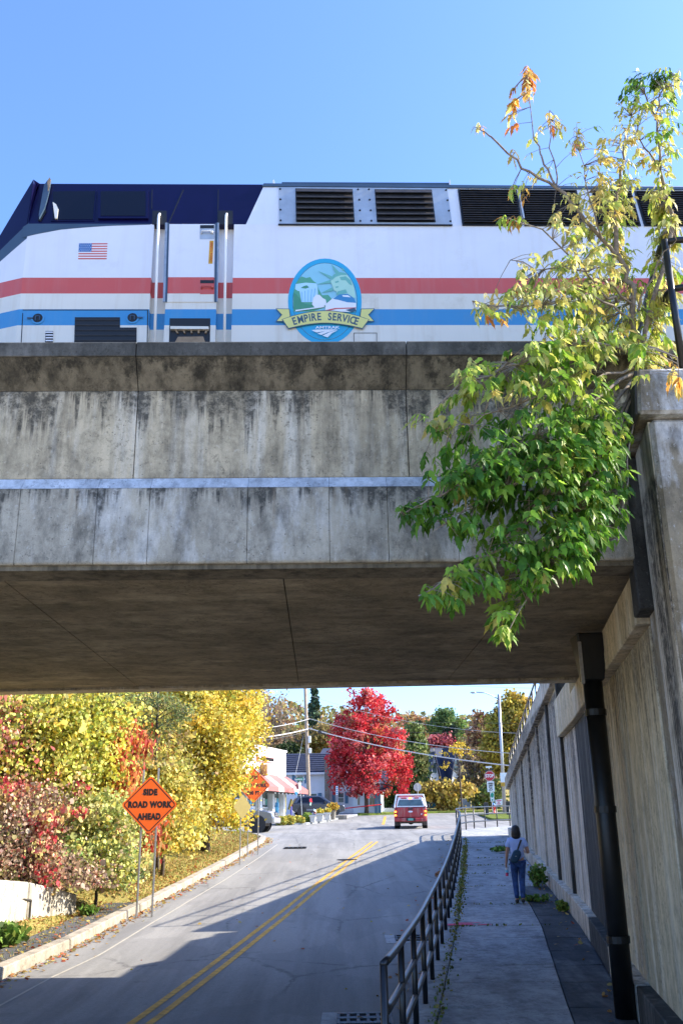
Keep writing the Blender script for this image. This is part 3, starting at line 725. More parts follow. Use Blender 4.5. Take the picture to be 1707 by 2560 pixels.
# railing on the wing wall
def rp2(y): return Vector((wx(y) + .12, y, ct(y)))
railing('wall_railing', 'black railing on top of the streaked wing wall', rp2, [23 + i * 1.5 for i in range(16)], 1.0, (1.0, .55), .03, 'black_rail', .028)
# railing on the end pier
o = Vector((wx(8.05) + .39, 8.05, 6.28)); r3 = thing('pier_railing', 'black pipe railing on the end pier above the hanging branches', 'railing', o)
ca, cb, cc = o, Vector((wx(10.6) + .39, 10.6, 6.28)), Vector((5.2, 8.05, 6.28))
for hh in (1.46, .92):
    mb = MB(); z = Vector((0, 0, hh)); c = ca + z
    mb.tube([cb + z, c + Vector((0.0, .12, 0)), c + Vector((.03, .03, 0)), c + Vector((.12, 0, 0)), cc + z], .034, 10); mb.build('rail', M['black_rail'], r3, o, smooth=True)
for q in (ca, cb, cc, (ca + cc) / 2):
    mb = MB(); mb.tube([q, q + Vector((0, 0, 1.46))], .034, 10); mb.build('post', M['black_rail'], r3, o, smooth=True)

# ------------------------------------------------------------------ left retaining wall
o = Vector((-6.3, 20, g(20)))
lw = thing('retaining_wall', 'low pale sunlit retaining wall with a groove, overgrown at the left kerb', 'wall', o)
def lwx(y): return lerp(y, [15, 19.9, 22.9], [-7.05, -6.82, -6.12])
def lwt(y): return lerp(y, [15, 19.9, 21.3, 22.9], [1.65, 1.42, 1.22, .92])
yy = [15.5, 18.2, 20.9, 22.95]
for a, b in zip(yy[:-1], yy[1:]):
    mb = MB(); e = .012
    mb.hexa([(lwx(a+e)-.35, a+e, -.4), (lwx(a+e), a+e, -.4), (lwx(b), b, -.4), (lwx(b)-.35, b, -.4), (lwx(a+e)-.35, a+e, lwt(a)), (lwx(a+e), a+e, lwt(a)), (lwx(b), b, lwt(b)), (lwx(b)-.35, b, lwt(b))])
    mb.build('wall_panel', M['pale'], lw, o, bevel=.03)
mb = MB()
mb.tube([(lwx(16)+.012, 16, lwt(16)-.36), (lwx(19.9)+.012, 19.9, lwt(19.9)-.36), (lwx(21.0)+.012, 21.0, lwt(21.0)-.34)], .022, 6)
mb.tube([(lwx(21.0)+.012, 21.0, lwt(21.0)-.34), (lwx(21.0)+.012, 21.0, g(21)+.1)], .024, 6)
mb.build('groove_line', M['wood_dark'], lw, o)  # dark lines laid on the face in place of the groove's shade
# ------------------------------------------------------------------ locomotive
LO = Vector((0, 10.5, 6.10)); LR = R(1.7)
loco = thing('locomotive', 'white diesel locomotive with red and blue stripes standing on the bridge', 'locomotive', LO, LR)
LXh = Vector((math.cos(LR), math.sin(LR), 0)); LYh = Vector((-math.sin(LR), math.cos(LR), 0))
def to_l(p): d = p - LO; return Vector((d.dot(LXh), d.dot(LYh), d.z))
BELT = to_l(onplane(600, 561, LO, LYh)).z
TILT = .22
class Pl:
    """a plane of the locomotive's side in its own coordinates; pt() takes photo pixels, d is the distance proud of it"""
    def __init__(s, o, n): s.o = Vector(o); s.n = Vector(n).normalized(); s.wo = LO + LXh*s.o.x + LYh*s.o.y + Vector((0,0,s.o.z)); s.wn = LXh*s.n.x + LYh*s.n.y + Vector((0,0,s.n.z))
    def pt(s, px, py, d=0.0): return to_l(onplane(px, py, s.wo, s.wn)) + s.n * d
SIDE = Pl((0, 0, 0), (0, -1, 0)); UP = Pl((0, 0, BELT), (0, -1, TILT))
def lx(px, py=700): return SIDE.pt(px, py).x
def lz(py, px=600): return SIDE.pt(px, py).z
def slab(mb, pl, pts, d0, d1, mi=None):
    """polygon of photo pixels on a plane, from d0 to d1 proud"""
    a = [pl.pt(x, y, d0) for x, y in pts]; b = [pl.pt(x, y, d1) for x, y in pts]; n = len(pts)
    return mb.add(a + b, [tuple(range(n-1, -1, -1)), tuple(range(n, 2*n))] + [(i, (i+1) % n, n + (i+1) % n, n + i) for i in range(n)], mi)
def lpart(name, pl, pts, d0, d1, mat, parent=None):
    mb = MB(); slab(mb, pl, pts, d0, d1); return mb.build(name, M[mat], parent or loco)
def A(x, y): return (x * .38265, 400 + y * .38265)
def B2(x, y): return (600 + x * .38265, 400 + y * .38265)
def C3(x, y): return (1107 + x * .38265, 100 + y * .38265)
def box4(f, x0, y0, x1, y1): return [f(x0, y0), f(x1, y0), f(x1, y1), f(x0, y1)]

zs = [1.05, lz(813), lz(773), lz(734), lz(694.5), BELT]            # stripe borders
scol = [1, 3, 1, 2, 0]                                            # material slots of the stripes
body_m = [M['loco_white'], M['loco_cream'], M['loco_red'], M['loco_blue'], M['loco_navy'], M['loco_slate'], M['loco_black'], M['loco_grey']]
XN, XE = lx(57), 15.2
ZE = to_l(onplane(600, 461, UP.wo, UP.wn)).z; YE = (ZE - BELT) * TILT
mb = MB()
segs = [(XN, lx(378)), (lx(417), lx(543)), (lx(582), XE)]
for a, b in segs:
    for k in range(5): mb.box(a, b, 0, .11, zs[k], zs[k+1], scol[k])
for k in range(5): mb.box(XN, XE, .112, 2.94, zs[k], zs[k+1], scol[k])
def upper(a0, a1, b0, b1, mi):
    """piece of the leaning upper side; a at the belt, b at the eave"""
    mb.hexa([(a0, .0, BELT), (a1, .0, BELT), (a1, 3.05, BELT), (a0, 3.05, BELT), (b0, YE, ZE), (b1, YE, ZE), (b1, 3.05 - YE, ZE), (b0, 3.05 - YE, ZE)], mi)
xs1, xs2 = UP.pt(615, 561).x, UP.pt(661, 470).x
XT = UP.pt(100, 461).x
upper(XN - .02, xs1, XT, xs2, 4); upper(xs1, XE, xs2, XE, 0)
roof = [(YE + .0, ZE), (YE + .05, ZE + .03), (YE + .35, ZE + .085), (1.0, ZE + .12), (2.05, ZE + .12), (2.7 - YE, ZE + .085), (3.0 - YE, ZE + .03), (3.05 - YE, ZE)]
mb.prism(roof, XT, XE, 'x', 4)
# nose, tapering away to the left
nx_ = [XN, XN - .2, XN - .42, XN - .75, XN - 1.15, XN - 1.7, XN - 2.3]
def ztop(x): d = XT - x; return max(ZE - 1.9 * d, min(ZE, 2.72 - .22 * (XN - .75 - x))) if x > XN - .76 else 2.72 - .25 * (XN - .75 - x)
zt = [min(ZE, ZE - 1.85 * max(0, XT - x)) for x in nx_[:4]]; zt += [zt[3] - .15, zt[3] - .45, zt[3] - .95]
rows = []
for i, x in enumerate(nx_):
    d = XN - x; yi = .36 * d + .05 * d * d
    zb = [1.05] + [z for z in zs[1:5]] + [BELT - .22 - .72 * d, BELT + .02 - .85 * d, zt[i]]
    zb = [min(z, zt[i]) for z in zb]
    rows.append((x, yi, zb))
nc = [1, 3, 1, 2, 0, 5, 4]
for (xa, ya, za), (xb, yb, zb_) in zip(rows[:-1], rows[1:]):
    for k in range(7):
        for f in (0, 1):
            p = lambda x, y, z: (x, y if f == 0 else 3.05 - y, z)
            mb.poly([p(xa, ya, za[k]), p(xb, yb, zb_[k]), p(xb, yb, zb_[k+1]), p(xa, ya, za[k+1])], nc[k])
    mb.poly([(xa, ya, za[7]), (xb, yb, zb_[7]), (xb, 3.05 - yb, zb_[7]), (xa, 3.05 - ya, za[7])], 4)
x, y, z = rows[-1]; mb.poly([(x, y, z[0]), (x, 3.05 - y, z[0]), (x, 3.05 - y, z[7]), (x, y, z[7])], 0)
mb.poly([(XN - .02, 0, BELT), (XN, .0, zt[0]), (XT, YE, ZE), (XT, 3.05 - YE, ZE), (XN, 3.05, zt[0])], 4)
mb.build('body', body_m, loco, fix=False)
mb = MB(); mb.box(XN - 1.8, XE, .35, 2.7, .25, 1.05); mb.build('underframe', M['loco_black'], loco)
for i in range(4):
    for k in (0, 1):
        w = MB(); xx = (-3.9, -1.4, 10.2, 12.7)[i]; w.lathe([(.1, -.07), (.48, -.07), (.5, .06), (.44, .07), (.1, .05)], (xx, .75 + 1.5 * k, .49), 24, 'y'); w.build('wheel', M['iron'], loco)
# thin painted seams and the curved grey band of the cab
lpart('paint_band', SIDE, [(57.5, 594), (90, 586), (153, 574), (210, 569), (268, 565), (377, 561.5), (377, 560), (153, 559.5), (72, 559.5), (58, 568)], 0.0005, .003, 'loco_slate')
for q in ([(57, 783), (59, 783), (55, 858), (53, 858)], [(58, 774), (371, 774), (371, 776), (58, 776)], [(369, 776), (371.5, 776), (369.5, 858), (367.5, 858)]):
    lpart('panel_seam', SIDE, q, .0005, .0025, 'loco_black')
for q in ([(457, 475), (460, 475), (424, 557), (421, 557)], [(545, 474), (547, 474), (546, 557), (544, 557)], [(380, 474), (382, 474), (381, 522), (379, 522)]):
    lpart('panel_seam', UP, q, .0005, .003, 'loco_black')
for x0, x1 in ((884, 942), (1361, 1416)):
    mb = MB()
    slab(mb, SIDE, [(x0, 832), (x1, 832), (x1, 833.3), (x0, 833.3)], .0005, .003); slab(mb, SIDE, [(x0, 833), (x0 + 1.3, 833), (x0 + 1.3, 862), (x0, 862)], .0005, .003); slab(mb, SIDE, [(x1 - 1.3, 833), (x1, 833), (x1, 862), (x1 - 1.3, 862)], .0005, .003)
    mb.build('access_panel', M['loco_black'], loco)
# side windows of the cab
w = lpart('side_window', UP, box4(A, 645, 205, 972, 392), .004, .03, 'loco_navy')
lpart('window_pane', UP, box4(A, 664, 218, 955, 378), .031, .036, 'glass', w)
w = lpart('side_window', UP, [A(345, 200), A(635, 198), A(618, 400), A(335, 402)], .002, .008, 'loco_navy')
lpart('window_pane', UP, [A(352, 210), A(625, 208), A(610, 392), A(345, 394)], .0085, .013, 'glass', w)
lpart('pale_sliver', UP, [A(350, 285), A(372, 300), A(386, 330), A(378, 392), A(364, 392)], .014, .03, 'loco_cream')  # pale sliver over the front cab window
o_ = MB(); q = [A(296, 182), A(332, 134), A(341, 150), A(328, 225), A(300, 330), A(264, 398), A(262, 372)]
slab(o_, UP, q, .02, .05); mir = o_.build('mirror', M['loco_slate'], loco)
lpart('mirror_edge', UP, [A(318, 160), A(332, 134), A(341, 150), A(334, 190), A(322, 225)], .051, .056, 'loco_brown', mir)
lpart('mirror_arm', UP, [A(262, 372), A(300, 320), A(306, 340), A(270, 404), A(254, 400)], .0, .02, 'loco_black', mir)
# flag
mb = MB(); red = MB(); blu = MB(); st = MB()
def FL(u, v): a, b, c, d = A(519, 545), A(705, 544), A(699, 649), A(513, 649); return ((a[0]*(1-u)+b[0]*u)*(1-v) + (d[0]*(1-u)+c[0]*u)*v, (a[1]*(1-u)+b[1]*u)*(1-v) + (d[1]*(1-u)+c[1]*u)*v)
def rect(u0, v0, u1, v1): return [FL(u0, v0), FL(u1, v0), FL(u1, v1), FL(u0, v1)]
slab(mb, SIDE, rect(0, 0, 1, 1), .0005, .002); fl = mb.build('flag_decal', M['sign_white'], loco)
for k in range(7): slab(red, SIDE, rect(0, k*2/13, 1, (k*2+1)/13), .0022, .003)
red.build('flag_stripes', M['loco_red'], fl)
slab(blu, SIDE, rect(0, 0, .45, 7/13), .0032, .004); blu.build('flag_canton', paint('flag_blue', (.04, .16, .42), .4), fl)
for r_ in range(5):
    for c_ in range(6 - r_ % 2):
        u, v = .04 + .074 * (c_ + .5 * (r_ % 2)), .05 + .108 * r_
        slab(st, SIDE, rect(u - .012, v - .02, u + .012, v + .02), .0042, .005)
st.build('flag_stars', M['sign_white'], fl)
# recessed grab irons either side of the door
for (xa, xb, gx0, gx1) in ((378, 417, 398, 388), (543, 582, 566, 562)):
    mb = MB(); slab(mb, UP, [(xa + 4, 527), (xb, 527), (xb, 561.5), (xa + 3, 561.5)], .001, .004); mb.build('grab_recess', M['loco_black'], loco)
    mb = MB(); p0, p1 = SIDE.pt(gx0, 552), SIDE.pt(gx1, 868)
    mb.tube([(p0.x, .02, p0.z + .12), (p0.x, -.03, p0.z + .06), (p0.x, -.045, p0.z), (p1.x, -.045, p1.z)], .017, 10); mb.build('grab_iron', M['chrome'], loco, smooth=True)
lpart('door_hinge', SIDE, [A(1082, 415), A(1097, 415), A(1082, 930), A(1067, 930)], .001, .02, 'steel')
lpart('door_seal', SIDE, [A(1097, 415), A(1108, 415), A(1093, 930), A(1083, 930)], .001, .014, 'loco_slate')
lpart('door_seal', SIDE, [A(1408, 415), A(1421, 415), A(1418, 930), A(1402, 930)], .001, .014, 'loco_slate')
lpart('door_hinge', SIDE, [A(1421, 415), A(1433, 415), A(1424, 930), A(1418, 930)], .001, .02, 'steel')
mb = MB(); slab(mb, SIDE, [A(1108, 421), A(1402, 421), A(1400, 768), A(1100, 768)], .001, .008, 0); slab(mb, SIDE, [A(1100, 768.3), A(1400, 768.3), A(1398, 874), A(1097, 874)], .001, .008, 1); slab(mb, SIDE, [A(1097, 874.4), A(1398, 874.4), A(1396, 930), A(1093, 930)], .001, .008, 2)
door = mb.build('cab_door', [M['loco_white'], M['loco_red'], M['loco_cream']], loco)
for (f0, mt, mh) in ((428, 'loco_grey', 'chrome'), (787, 'loco_red', 'loco_red')):
    lpart('handle_recess', SIDE, box4(A, 1308, f0, 1402, f0 + 92), .0085, .011, mt, door)
    lpart('recess_shadow_plate', SIDE, box4(A, 1310, f0 + 1, 1400, f0 + 22), .0115, .013, 'loco_black', door)
    mb = MB(); a, b = SIDE.pt(*A(1320, f0 + 46)), SIDE.pt(*A(1392, f0 + 46)); mb.tube([(a.x, -.012, a.z - .03), (a.x, -.04, a.z), (b.x, -.04, b.z), (b.x, -.012, b.z - .03)], .010, 8); mb.ball((b.x - .01, -.03, b.z - .01), .018); mb.build('door_handle', M[mh], door, smooth=True)
sk = lpart('warning_sticker', SIDE, [A(1371, 530), A(1397, 530), A(1390, 680), A(1363, 680)], .0085, .010, 'yellow_line', door)
mb = MB(); c0 = SIDE.pt(*A(1381, 605)); Mx = face_m(Vector((c0.x, -.0112, c0.z)), (0.03, 0, -1), (1, 0, .03)); put_text(mb, 'PINCH POINT', .042, Mx, bold=.001, spacing=1.15); mb.build('lettering', M['sign_red'], sk)
# steps under the door
sp = lpart('step_opening', SIDE, [A(1110, 1035), A(1375, 1035), A(1372, 1230), A(1105, 1230)], .001, .004, 'loco_black')
lpart('step_edge', SIDE, [A(1118, 1098), A(1366, 1100), A(1366, 1117), A(1118, 1116)], .005, .05, 'loco_cream', sp)
for i in range(5): lpart('step_bracket', SIDE, [A(1145 + i*50, 1117), A(1157 + i*50, 1117), A(1170 + i*45, 1138), A(1160 + i*45, 1138)], .005, .03, 'loco_brown', sp)
lpart('step_tread', SIDE, [A(1165, 1160), A(1330, 1158), A(1355, 1230), A(1125, 1230)], .005, .02, 'loco_brown', sp)
# lower vents and latches
v = lpart('cab_vent', SIDE, [A(492, 1028), A(786, 1028), A(786, 1095), A(895, 1095), A(893, 1235), A(486, 1235)], .001, .004, 'loco_black')
for k in range(6):
    y = 1046 + k * 33; x1 = 783 if y < 1090 else 890
    lpart('vent_slat', SIDE, [A(494 - k, y), A(x1, y), A(x1, y + 5), A(494 - k, y + 5)], .005, .012, 'loco_slat', v)
v = lpart('small_vent', SIDE, [A(300, 1118), A(350, 1118), A(348, 1225), A(296, 1225)], .001, .003, 'loco_black')
for k in range(6): lpart('vent_slat', SIDE, [A(302, 1124 + k*18), A(349, 1124 + k*18), A(349, 1132 + k*18), A(301, 1132 + k*18)], .004, .012, 'loco_white', v)
for cx_, cy_, s in ((250, 1035, -1), (868, 1032, 1)):
    c = SIDE.pt(*A(cx_, cy_)); mb = MB(); mb.lathe([(.085, -.003), (.085, -.010), (.066, -.012)], (c.x, 0, c.z), 20, 'y'); la = mb.build('latch', M['loco_blue'], loco)
    mb = MB(); mb.lathe([(.062, -.011), (.062, -.014)], (c.x, 0, c.z), 20, 'y'); mb.build('latch_cup', M['loco_black'], la)
    mb = MB(); mb.box(c.x - .03, c.x - .02, -.022, -.014, c.z - .04, c.z + .03); mb.box(c.x - .02, c.x + .025, -.022, -.014, c.z + .02, c.z + .03); mb.box(c.x + .02, c.x + .03, -.022, -.014, c.z - .03, c.z + .025); mb.box(c.x + s*.06, c.x + s*.13, -.022, -.014, c.z - .012, c.z + .006); mb.build('latch_grip', M['loco_slate'], la)
# upper grilles
fr_ = lpart('grille_frame', UP, [B2(253, 183), B2(1350, 190), B2(1383, 428), B2(257, 424)], .002, .016, 'loco_grey')
lpart('grille_edge', UP, [B2(250, 424), B2(1385, 428), B2(1385, 433), B2(250, 429)], .003, .022, 'loco_black', fr_)
def quad_at(q, u, v): return ((q[0][0]*(1-u)+q[1][0]*u)*(1-v) + (q[3][0]*(1-u)+q[2][0]*u)*v, (q[0][1]*(1-u)+q[1][1]*u)*(1-v) + (q[3][1]*(1-u)+q[2][1]*u)*v)
def grille(q, n, parent, thin):
    op = MB(); slab(op, UP, q, .0165, .019); op = op.build('grille_opening', M['loco_black'], parent)
    for k in range(n):
        v0, v1 = (k + .1) / n, (k + .1 + thin) / n
        a = [UP.pt(*quad_at(q, .01, v0), .020), UP.pt(*quad_at(q, .99, v0), .020), UP.pt(*quad_at(q, .99, v1), .052), UP.pt(*quad_at(q, .01, v1), .052)]
        b = [p + Vector((0, .0, -.010)) for p in a]
        mb = MB(); mb.hexa(b + a); mb.build('louvre_slat', M['loco_slat'], op)
grille([B2(362, 192), B2(735, 197), B2(748, 413), B2(366, 412)], 6, fr_, .72)
grille([B2(878, 198), B2(1250, 200), B2(1276, 414), B2(893, 413)], 6, fr_, .72)
for (bx, by) in ((263, 197), (264, 264), (265, 332), (266, 402), (770, 200), (778, 267), (782, 336), (785, 405), (841, 199), (846, 267), (852, 336), (857, 404), (1343, 204), (1353, 270), (1362, 338), (1372, 407)):
    c = UP.pt(*B2(bx, by), .016); mb = MB(); mb.lathe([(.015, 0), (.012, -.012)], c, 8, 'y'); mb.build('bolt', M['loco_black'], fr_)
for xa in (735, 748):
    pass
for q, n in (([C3(95, 980), C3(480, 983), C3(515, 1217), C3(125, 1215)], 15), ([C3(503, 983), C3(870, 985), C3(925, 1218), C3(530, 1217)], 15), ([C3(970, 990), C3(1225, 990), C3(1290, 1218), C3(1000, 1218)], 15), ([C3(1245, 990), C3(1700, 992), C3(1800, 1220), C3(1312, 1218)], 15)):
    f2 = lpart('grille_frame', UP, q, .002, .016, 'loco_black')
    grille([quad_at(q, .02, .03), quad_at(q, .98, .03), quad_at(q, .98, .97), quad_at(q, .02, .97)], n, f2, .45)
lpart('grille_post', UP, [C3(484, 1010), C3(494, 1010), C3(528, 1185), C3(518, 1185)], .016, .06, 'loco_grey')
lpart('eave_gutter', UP, [(660, 461), (1720, 470), (1720, 476), (655, 468)], .003, .02, 'loco_slate')
for px_ in (684, 1124):
    p = UP.pt(px_, 460); mb = MB(); mb.box(p.x - .01, p.x + .01, p.y - .01, p.y + .5, p.z - .02, p.z + .06); mb.build('roof_seam', M['loco_white'], loco)
p = UP.pt(870, 461); mb = MB(); mb.box(p.x - .9, UP.pt(1122, 461).x, p.y + .02, p.y + .9, p.z - .01, p.z + .05); mb.build('roof_hatch', M['loco_slate'], loco)

# emblem on the side
def ell(cx_, cy_, rx, ry, n=48): return [B2(cx_ + rx * math.cos(2*math.pi*i/n), cy_ + ry * math.sin(2*math.pi*i/n)) for i in range(n)]
em_c = dict(sky=(.27, .58, .68), blue=(.03, .38, .62), green=(.10, .36, .22), green2=(.07, .28, .16), pale=(.42, .68, .55), mid=(.16, .45, .38), water=(.45, .72, .88), wat2=(.20, .50, .70), white=(.8, .8, .8), tblue=(.05, .25, .48), yel=(.72, .67, .22), ink=(.05, .10, .14), red=(.6, .1, .1))
EM = {k: paint('emblem_' + k, c, .35, .02) for k, c in em_c.items()}
lay = [.0005]
def ed(name, pts, c, parent, raw=False):
    lay[0] += .0006; mb = MB()
    slab(mb, SIDE, pts if raw else [B2(*p) for p in pts], lay[0] - .0004, lay[0]); return mb.build(name, EM[c], parent)
lay[0] = .0015
em = ed('emblem', ell(554, 925, 240, 281), 'blue', loco, True)
ed('emblem_outline', ell(554, 925, 211, 253), 'ink', em, True)
ed('emblem_sky', ell(554, 925, 208, 250), 'sky', em, True)
lower = [p for p in [(554 + 207 * math.cos(a), 925 + 249 * math.sin(a)) for a in np.linspace(.28, math.pi - .28, 30)]]
ed('emblem_base', lower, 'blue', em)
ed('emblem_hill', [(349, 990), (349, 870), (362, 812), (378, 786), (402, 762), (432, 772), (458, 766), (478, 790), (500, 806), (514, 845), (536, 885), (575, 882), (596, 905), (598, 935), (560, 962), (470, 992)], 'green', em)
ed('emblem_hill', [(349, 930), (349, 865), (370, 880), (398, 915), (420, 940), (480, 950), (440, 985), (352, 988)], 'green2', em)
ed('emblem_river', [(364, 812), (430, 803), (500, 808), (506, 830), (440, 852), (380, 858), (360, 845)], 'water', em)
ed('emblem_waterfall', [(388, 852), (440, 848), (507, 828), (509, 885), (482, 930), (402, 930)], 'water', em)
ed('emblem_hill', [(396, 838), (415, 826), (436, 820), (452, 834), (430, 842)], 'green2', em)
for k in range(5): ed('emblem_waterfall', [(400 + k*22, 862 - k*5), (405 + k*22, 862 - k*5), (410 + k*18, 928), (406 + k*18, 928)], 'wat2', em)
ed('emblem_spray', [(470, 945), (480, 900), (498, 882), (520, 884), (540, 905), (560, 915), (565, 945), (530, 968), (490, 968)], 'white', em)
for a, b, w in (((596, 772), (510, 728), 10), ((594, 796), (502, 816), 11), ((606, 846), (530, 872), 12), ((636, 742), (596, 684), 13), ((676, 726), (664, 706), 9)):
    d = (b[0]-a[0], b[1]-a[1]); L = math.hypot(*d); n_ = (-d[1]/L*w, d[0]/L*w)
    ed('emblem_crown_ray', [(a[0]+n_[0], a[1]+n_[1]), b, (a[0]-n_[0], a[1]-n_[1])], 'mid', em)
ed('emblem_head', [(592, 800), (600, 768), (640, 748), (690, 748), (722, 782), (742, 830), (750, 872), (752, 905), (640, 885), (628, 862), (612, 852), (606, 832)], 'pale', em)
ed('emblem_crown', [(594, 776), (612, 752), (650, 736), (690, 742), (700, 756), (660, 756), (624, 768), (600, 790)], 'mid', em)
ed('emblem_hair', [(650, 770), (690, 764), (722, 790), (732, 825), (712, 815), (690, 790), (660, 790)], 'mid', em)
ed('emblem_face_line', [(618, 800), (642, 792), (646, 802), (624, 808)], 'mid', em); ed('emblem_face_line', [(622, 832), (644, 828), (640, 838), (626, 840)], 'mid', em)
ed('emblem_neck', [(640, 862), (690, 850), (700, 872), (650, 888), (628, 880)], 'mid', em)
ed('emblem_train', [(556, 990), (558, 948), (600, 912), (648, 886), (700, 880), (740, 908), (757, 940), (758, 985), (720, 998)], 'white', em)
ed('emblem_train', [(606, 912), (648, 884), (702, 878), (742, 906), (757, 938), (700, 934), (640, 918)], 'tblue', em)
ed('emblem_train', [(666, 888), (704, 888), (724, 902), (672, 898)], 'white', em)
ed('emblem_train', [(558, 986), (620, 972), (757, 968), (757, 974), (630, 979), (560, 994)], 'red', em)
ed('emblem_train', [(690, 985), (750, 970), (757, 990), (730, 1000)], 'ink', em)
ed('emblem_line_of_cars', [(362, 985), (550, 960), (552, 966), (364, 994)], 'white', em)
for sgn in (1, -1):
    X = lambda x: x if sgn == 1 else 1112 - x
    ed('ribbon_edge', [(X(233), 975), (X(324), 977), (X(332), 1030), (X(286), 1062), (X(233), 1062), (X(270), 1017)], 'ink', em)
    ed('ribbon', [(X(240), 979), (X(320), 981), (X(326), 1026), (X(284), 1057), (X(242), 1057), (X(277), 1017)], 'yel', em)
def arc(y0, y1, x0, x1, n=17): return [(x0 + (x1-x0)*i/n, y0 + (y1-y0) * abs((x0 + (x1-x0)*i/n - 557) / 282)**1.8) for i in range(n+1)]
ed('ribbon_edge', arc(988, 1046, 273, 843) + arc(1074, 1124, 800, 316), 'ink', em)
ed('ribbon', arc(993, 1049, 279, 838) + arc(1069, 1116, 798, 318), 'yel', em)
lay[0] += .001; s = 'EMPIRE SERVICE'; mb = MB()
for ch, cx_ in zip(s, (355, 395, 430, 455, 480, 515, 0, 585, 615, 648, 683, 708, 733, 757)):
    if ch == ' ': continue
    cx2 = 356 + (cx_ - 355) * 1.0; cy2 = 1031 + 30 * ((cx2 - 557) / 200) ** 2; c = SIDE.pt(*B2(cx2, cy2)); an = -math.atan(2 * 30 * (cx2 - 557) / 200 ** 2)
    put_text(mb, ch, .148, face_m(Vector((c.x, -lay[0], c.z)), (math.cos(an), 0, math.sin(an)), (-math.sin(an), 0, math.cos(an))), bold=.004, sx=.70)
mb.build('emblem_lettering', EM['ink'], em)
mb = MB(); c = SIDE.pt(*B2(571, 1101)); put_text(mb, 'AMTRAK', .052, face_m(Vector((c.x, -lay[0], c.z)), (1, 0, 0), (0, 0, 1)), bold=.0012, sx=1.45); mb.build('emblem_lettering', EM['white'], em)
for q in ([(468, 1118), (500, 1114), (640, 1112), (545, 1126), (500, 1134), (486, 1128)], [(505, 1140), (560, 1124), (640, 1114), (570, 1134), (530, 1150)], [(538, 1154), (585, 1132), (640, 1117), (598, 1140), (572, 1166)]):
    ed('emblem_track_mark', q, 'white', em)
# ------------------------------------------------------------------ orange road-work signs and other signs by the road
def diamond_sign(name, label, c, half, posts, words, rz, group, ymat='orange'):
    """c: centre of the plate; posts: list of (x offset along the plate, top above centre, ground z); words: (text, dy, size)"""
    c = Vector(c); base = Vector((c.x, c.y, posts[0][2])); rt = thing(name, label, 'road sign', base, group=group)
    r = Vector((math.cos(rz), math.sin(rz), 0)); n = Vector((math.sin(rz), -math.cos(rz), 0)); u = Vector((0, 0, 1))
    def dia(h, cut): return [(h-cut, cut*1.0), (cut, h-cut), (-cut, h-cut), (-h+cut, cut), (-h+cut, -cut), (-cut, -h+cut), (cut, -h+cut), (h-cut, -cut)]
    def plate(nm, h, cut, d0, d1, mat, par):
        mb = MB(); pts = dia(h, cut); a = [c + r*x + u*z + n*d0 for x, z in pts]; b = [c + r*x + u*z + n*d1 for x, z in pts]; k = len(pts)
        mb.add(a + b, [tuple(range(k-1, -1, -1)), tuple(range(k, 2*k))] + [(i, (i+1) % k, k+(i+1) % k, k+i) for i in range(k)])
        return mb.build(nm, M[mat], par, base)
    pl = plate('plate', half, .035, 0, .004, ymat, rt)
    if words:
        mb = MB(); h1, h2 = half - .045, half - .075; a = [c + r*x + u*z + n*.0055 for x, z in dia(h1, .03)]; b = [c + r*x + u*z + n*.0055 for x, z in dia(h2, .018)]
        mb.add(a + b, [(i, (i+1) % 8, 8+(i+1) % 8, 8+i) for i in range(8)]); mb.build('border', M['orange_rim'], pl, base, fix=False)
        for t, dy, sz in words:
            mb = MB(); put_text(mb, t, sz, face_m(c + u*dy + n*.0065, r, u), bold=.013, spacing=1.14, sx=.80); mb.build('lettering', M['orange_rim'], pl, base, fix=False)
    for dx, top, gz in posts:
        p = c + r*dx - n*.03; mb = MB(); mb.tube([Vector((p.x, p.y, gz - .3)), Vector((p.x, p.y, c.z + top))], .026, 6); mb.build('post', M['steel'], rt, base)
        for dz in (-.25, .25):
            q = c + r*dx + u*dz + n*.005
            if abs(dx) + abs(dz) < half * .8: mb = MB(); mb.lathe([(.012, -.004), (.010, .004)], q, 8, 'y'); mb.build('bolt', M['steel'], pl, base)
    return rt
c1 = P(375, 2012, 23.2)
diamond_sign('road_work_sign', 'orange diamond sign SIDE ROAD WORK AHEAD on two posts beside the left kerb', c1, .665, [(-.175, .80, terr(c1.x - .2, 23.2)), (.175, .84, terr(c1.x + .2, 23.2))], (('SIDE', .28, .185), ('ROAD WORK', .0, .185), ('AHEAD', -.27, .185)), R(20), 'orange road work signs')
c2 = P(634, 1963, 38.9)
diamond_sign('road_work_sign', 'orange SIDE ROAD WORK 500 FT sign half hidden by the yellow tree', c2, .69, [(-.20, .2, terr(c2.x - .2, 38.9)), (.22, .2, terr(c2.x + .2, 38.9))], (('SIDE', .29, .195), ('ROAD WORK', -.01, .195), ('500 FT', -.30, .195)), R(21), 'orange road work signs')
c3 = P(606, 2017, 35.2)
diamond_sign('warning_sign', 'pale yellow diamond sign turned away on a single post by the yellow tree', c3, .44, [(-.05, .1, terr(c3.x, 35.2))], (), R(48), None, 'sign_yellow')

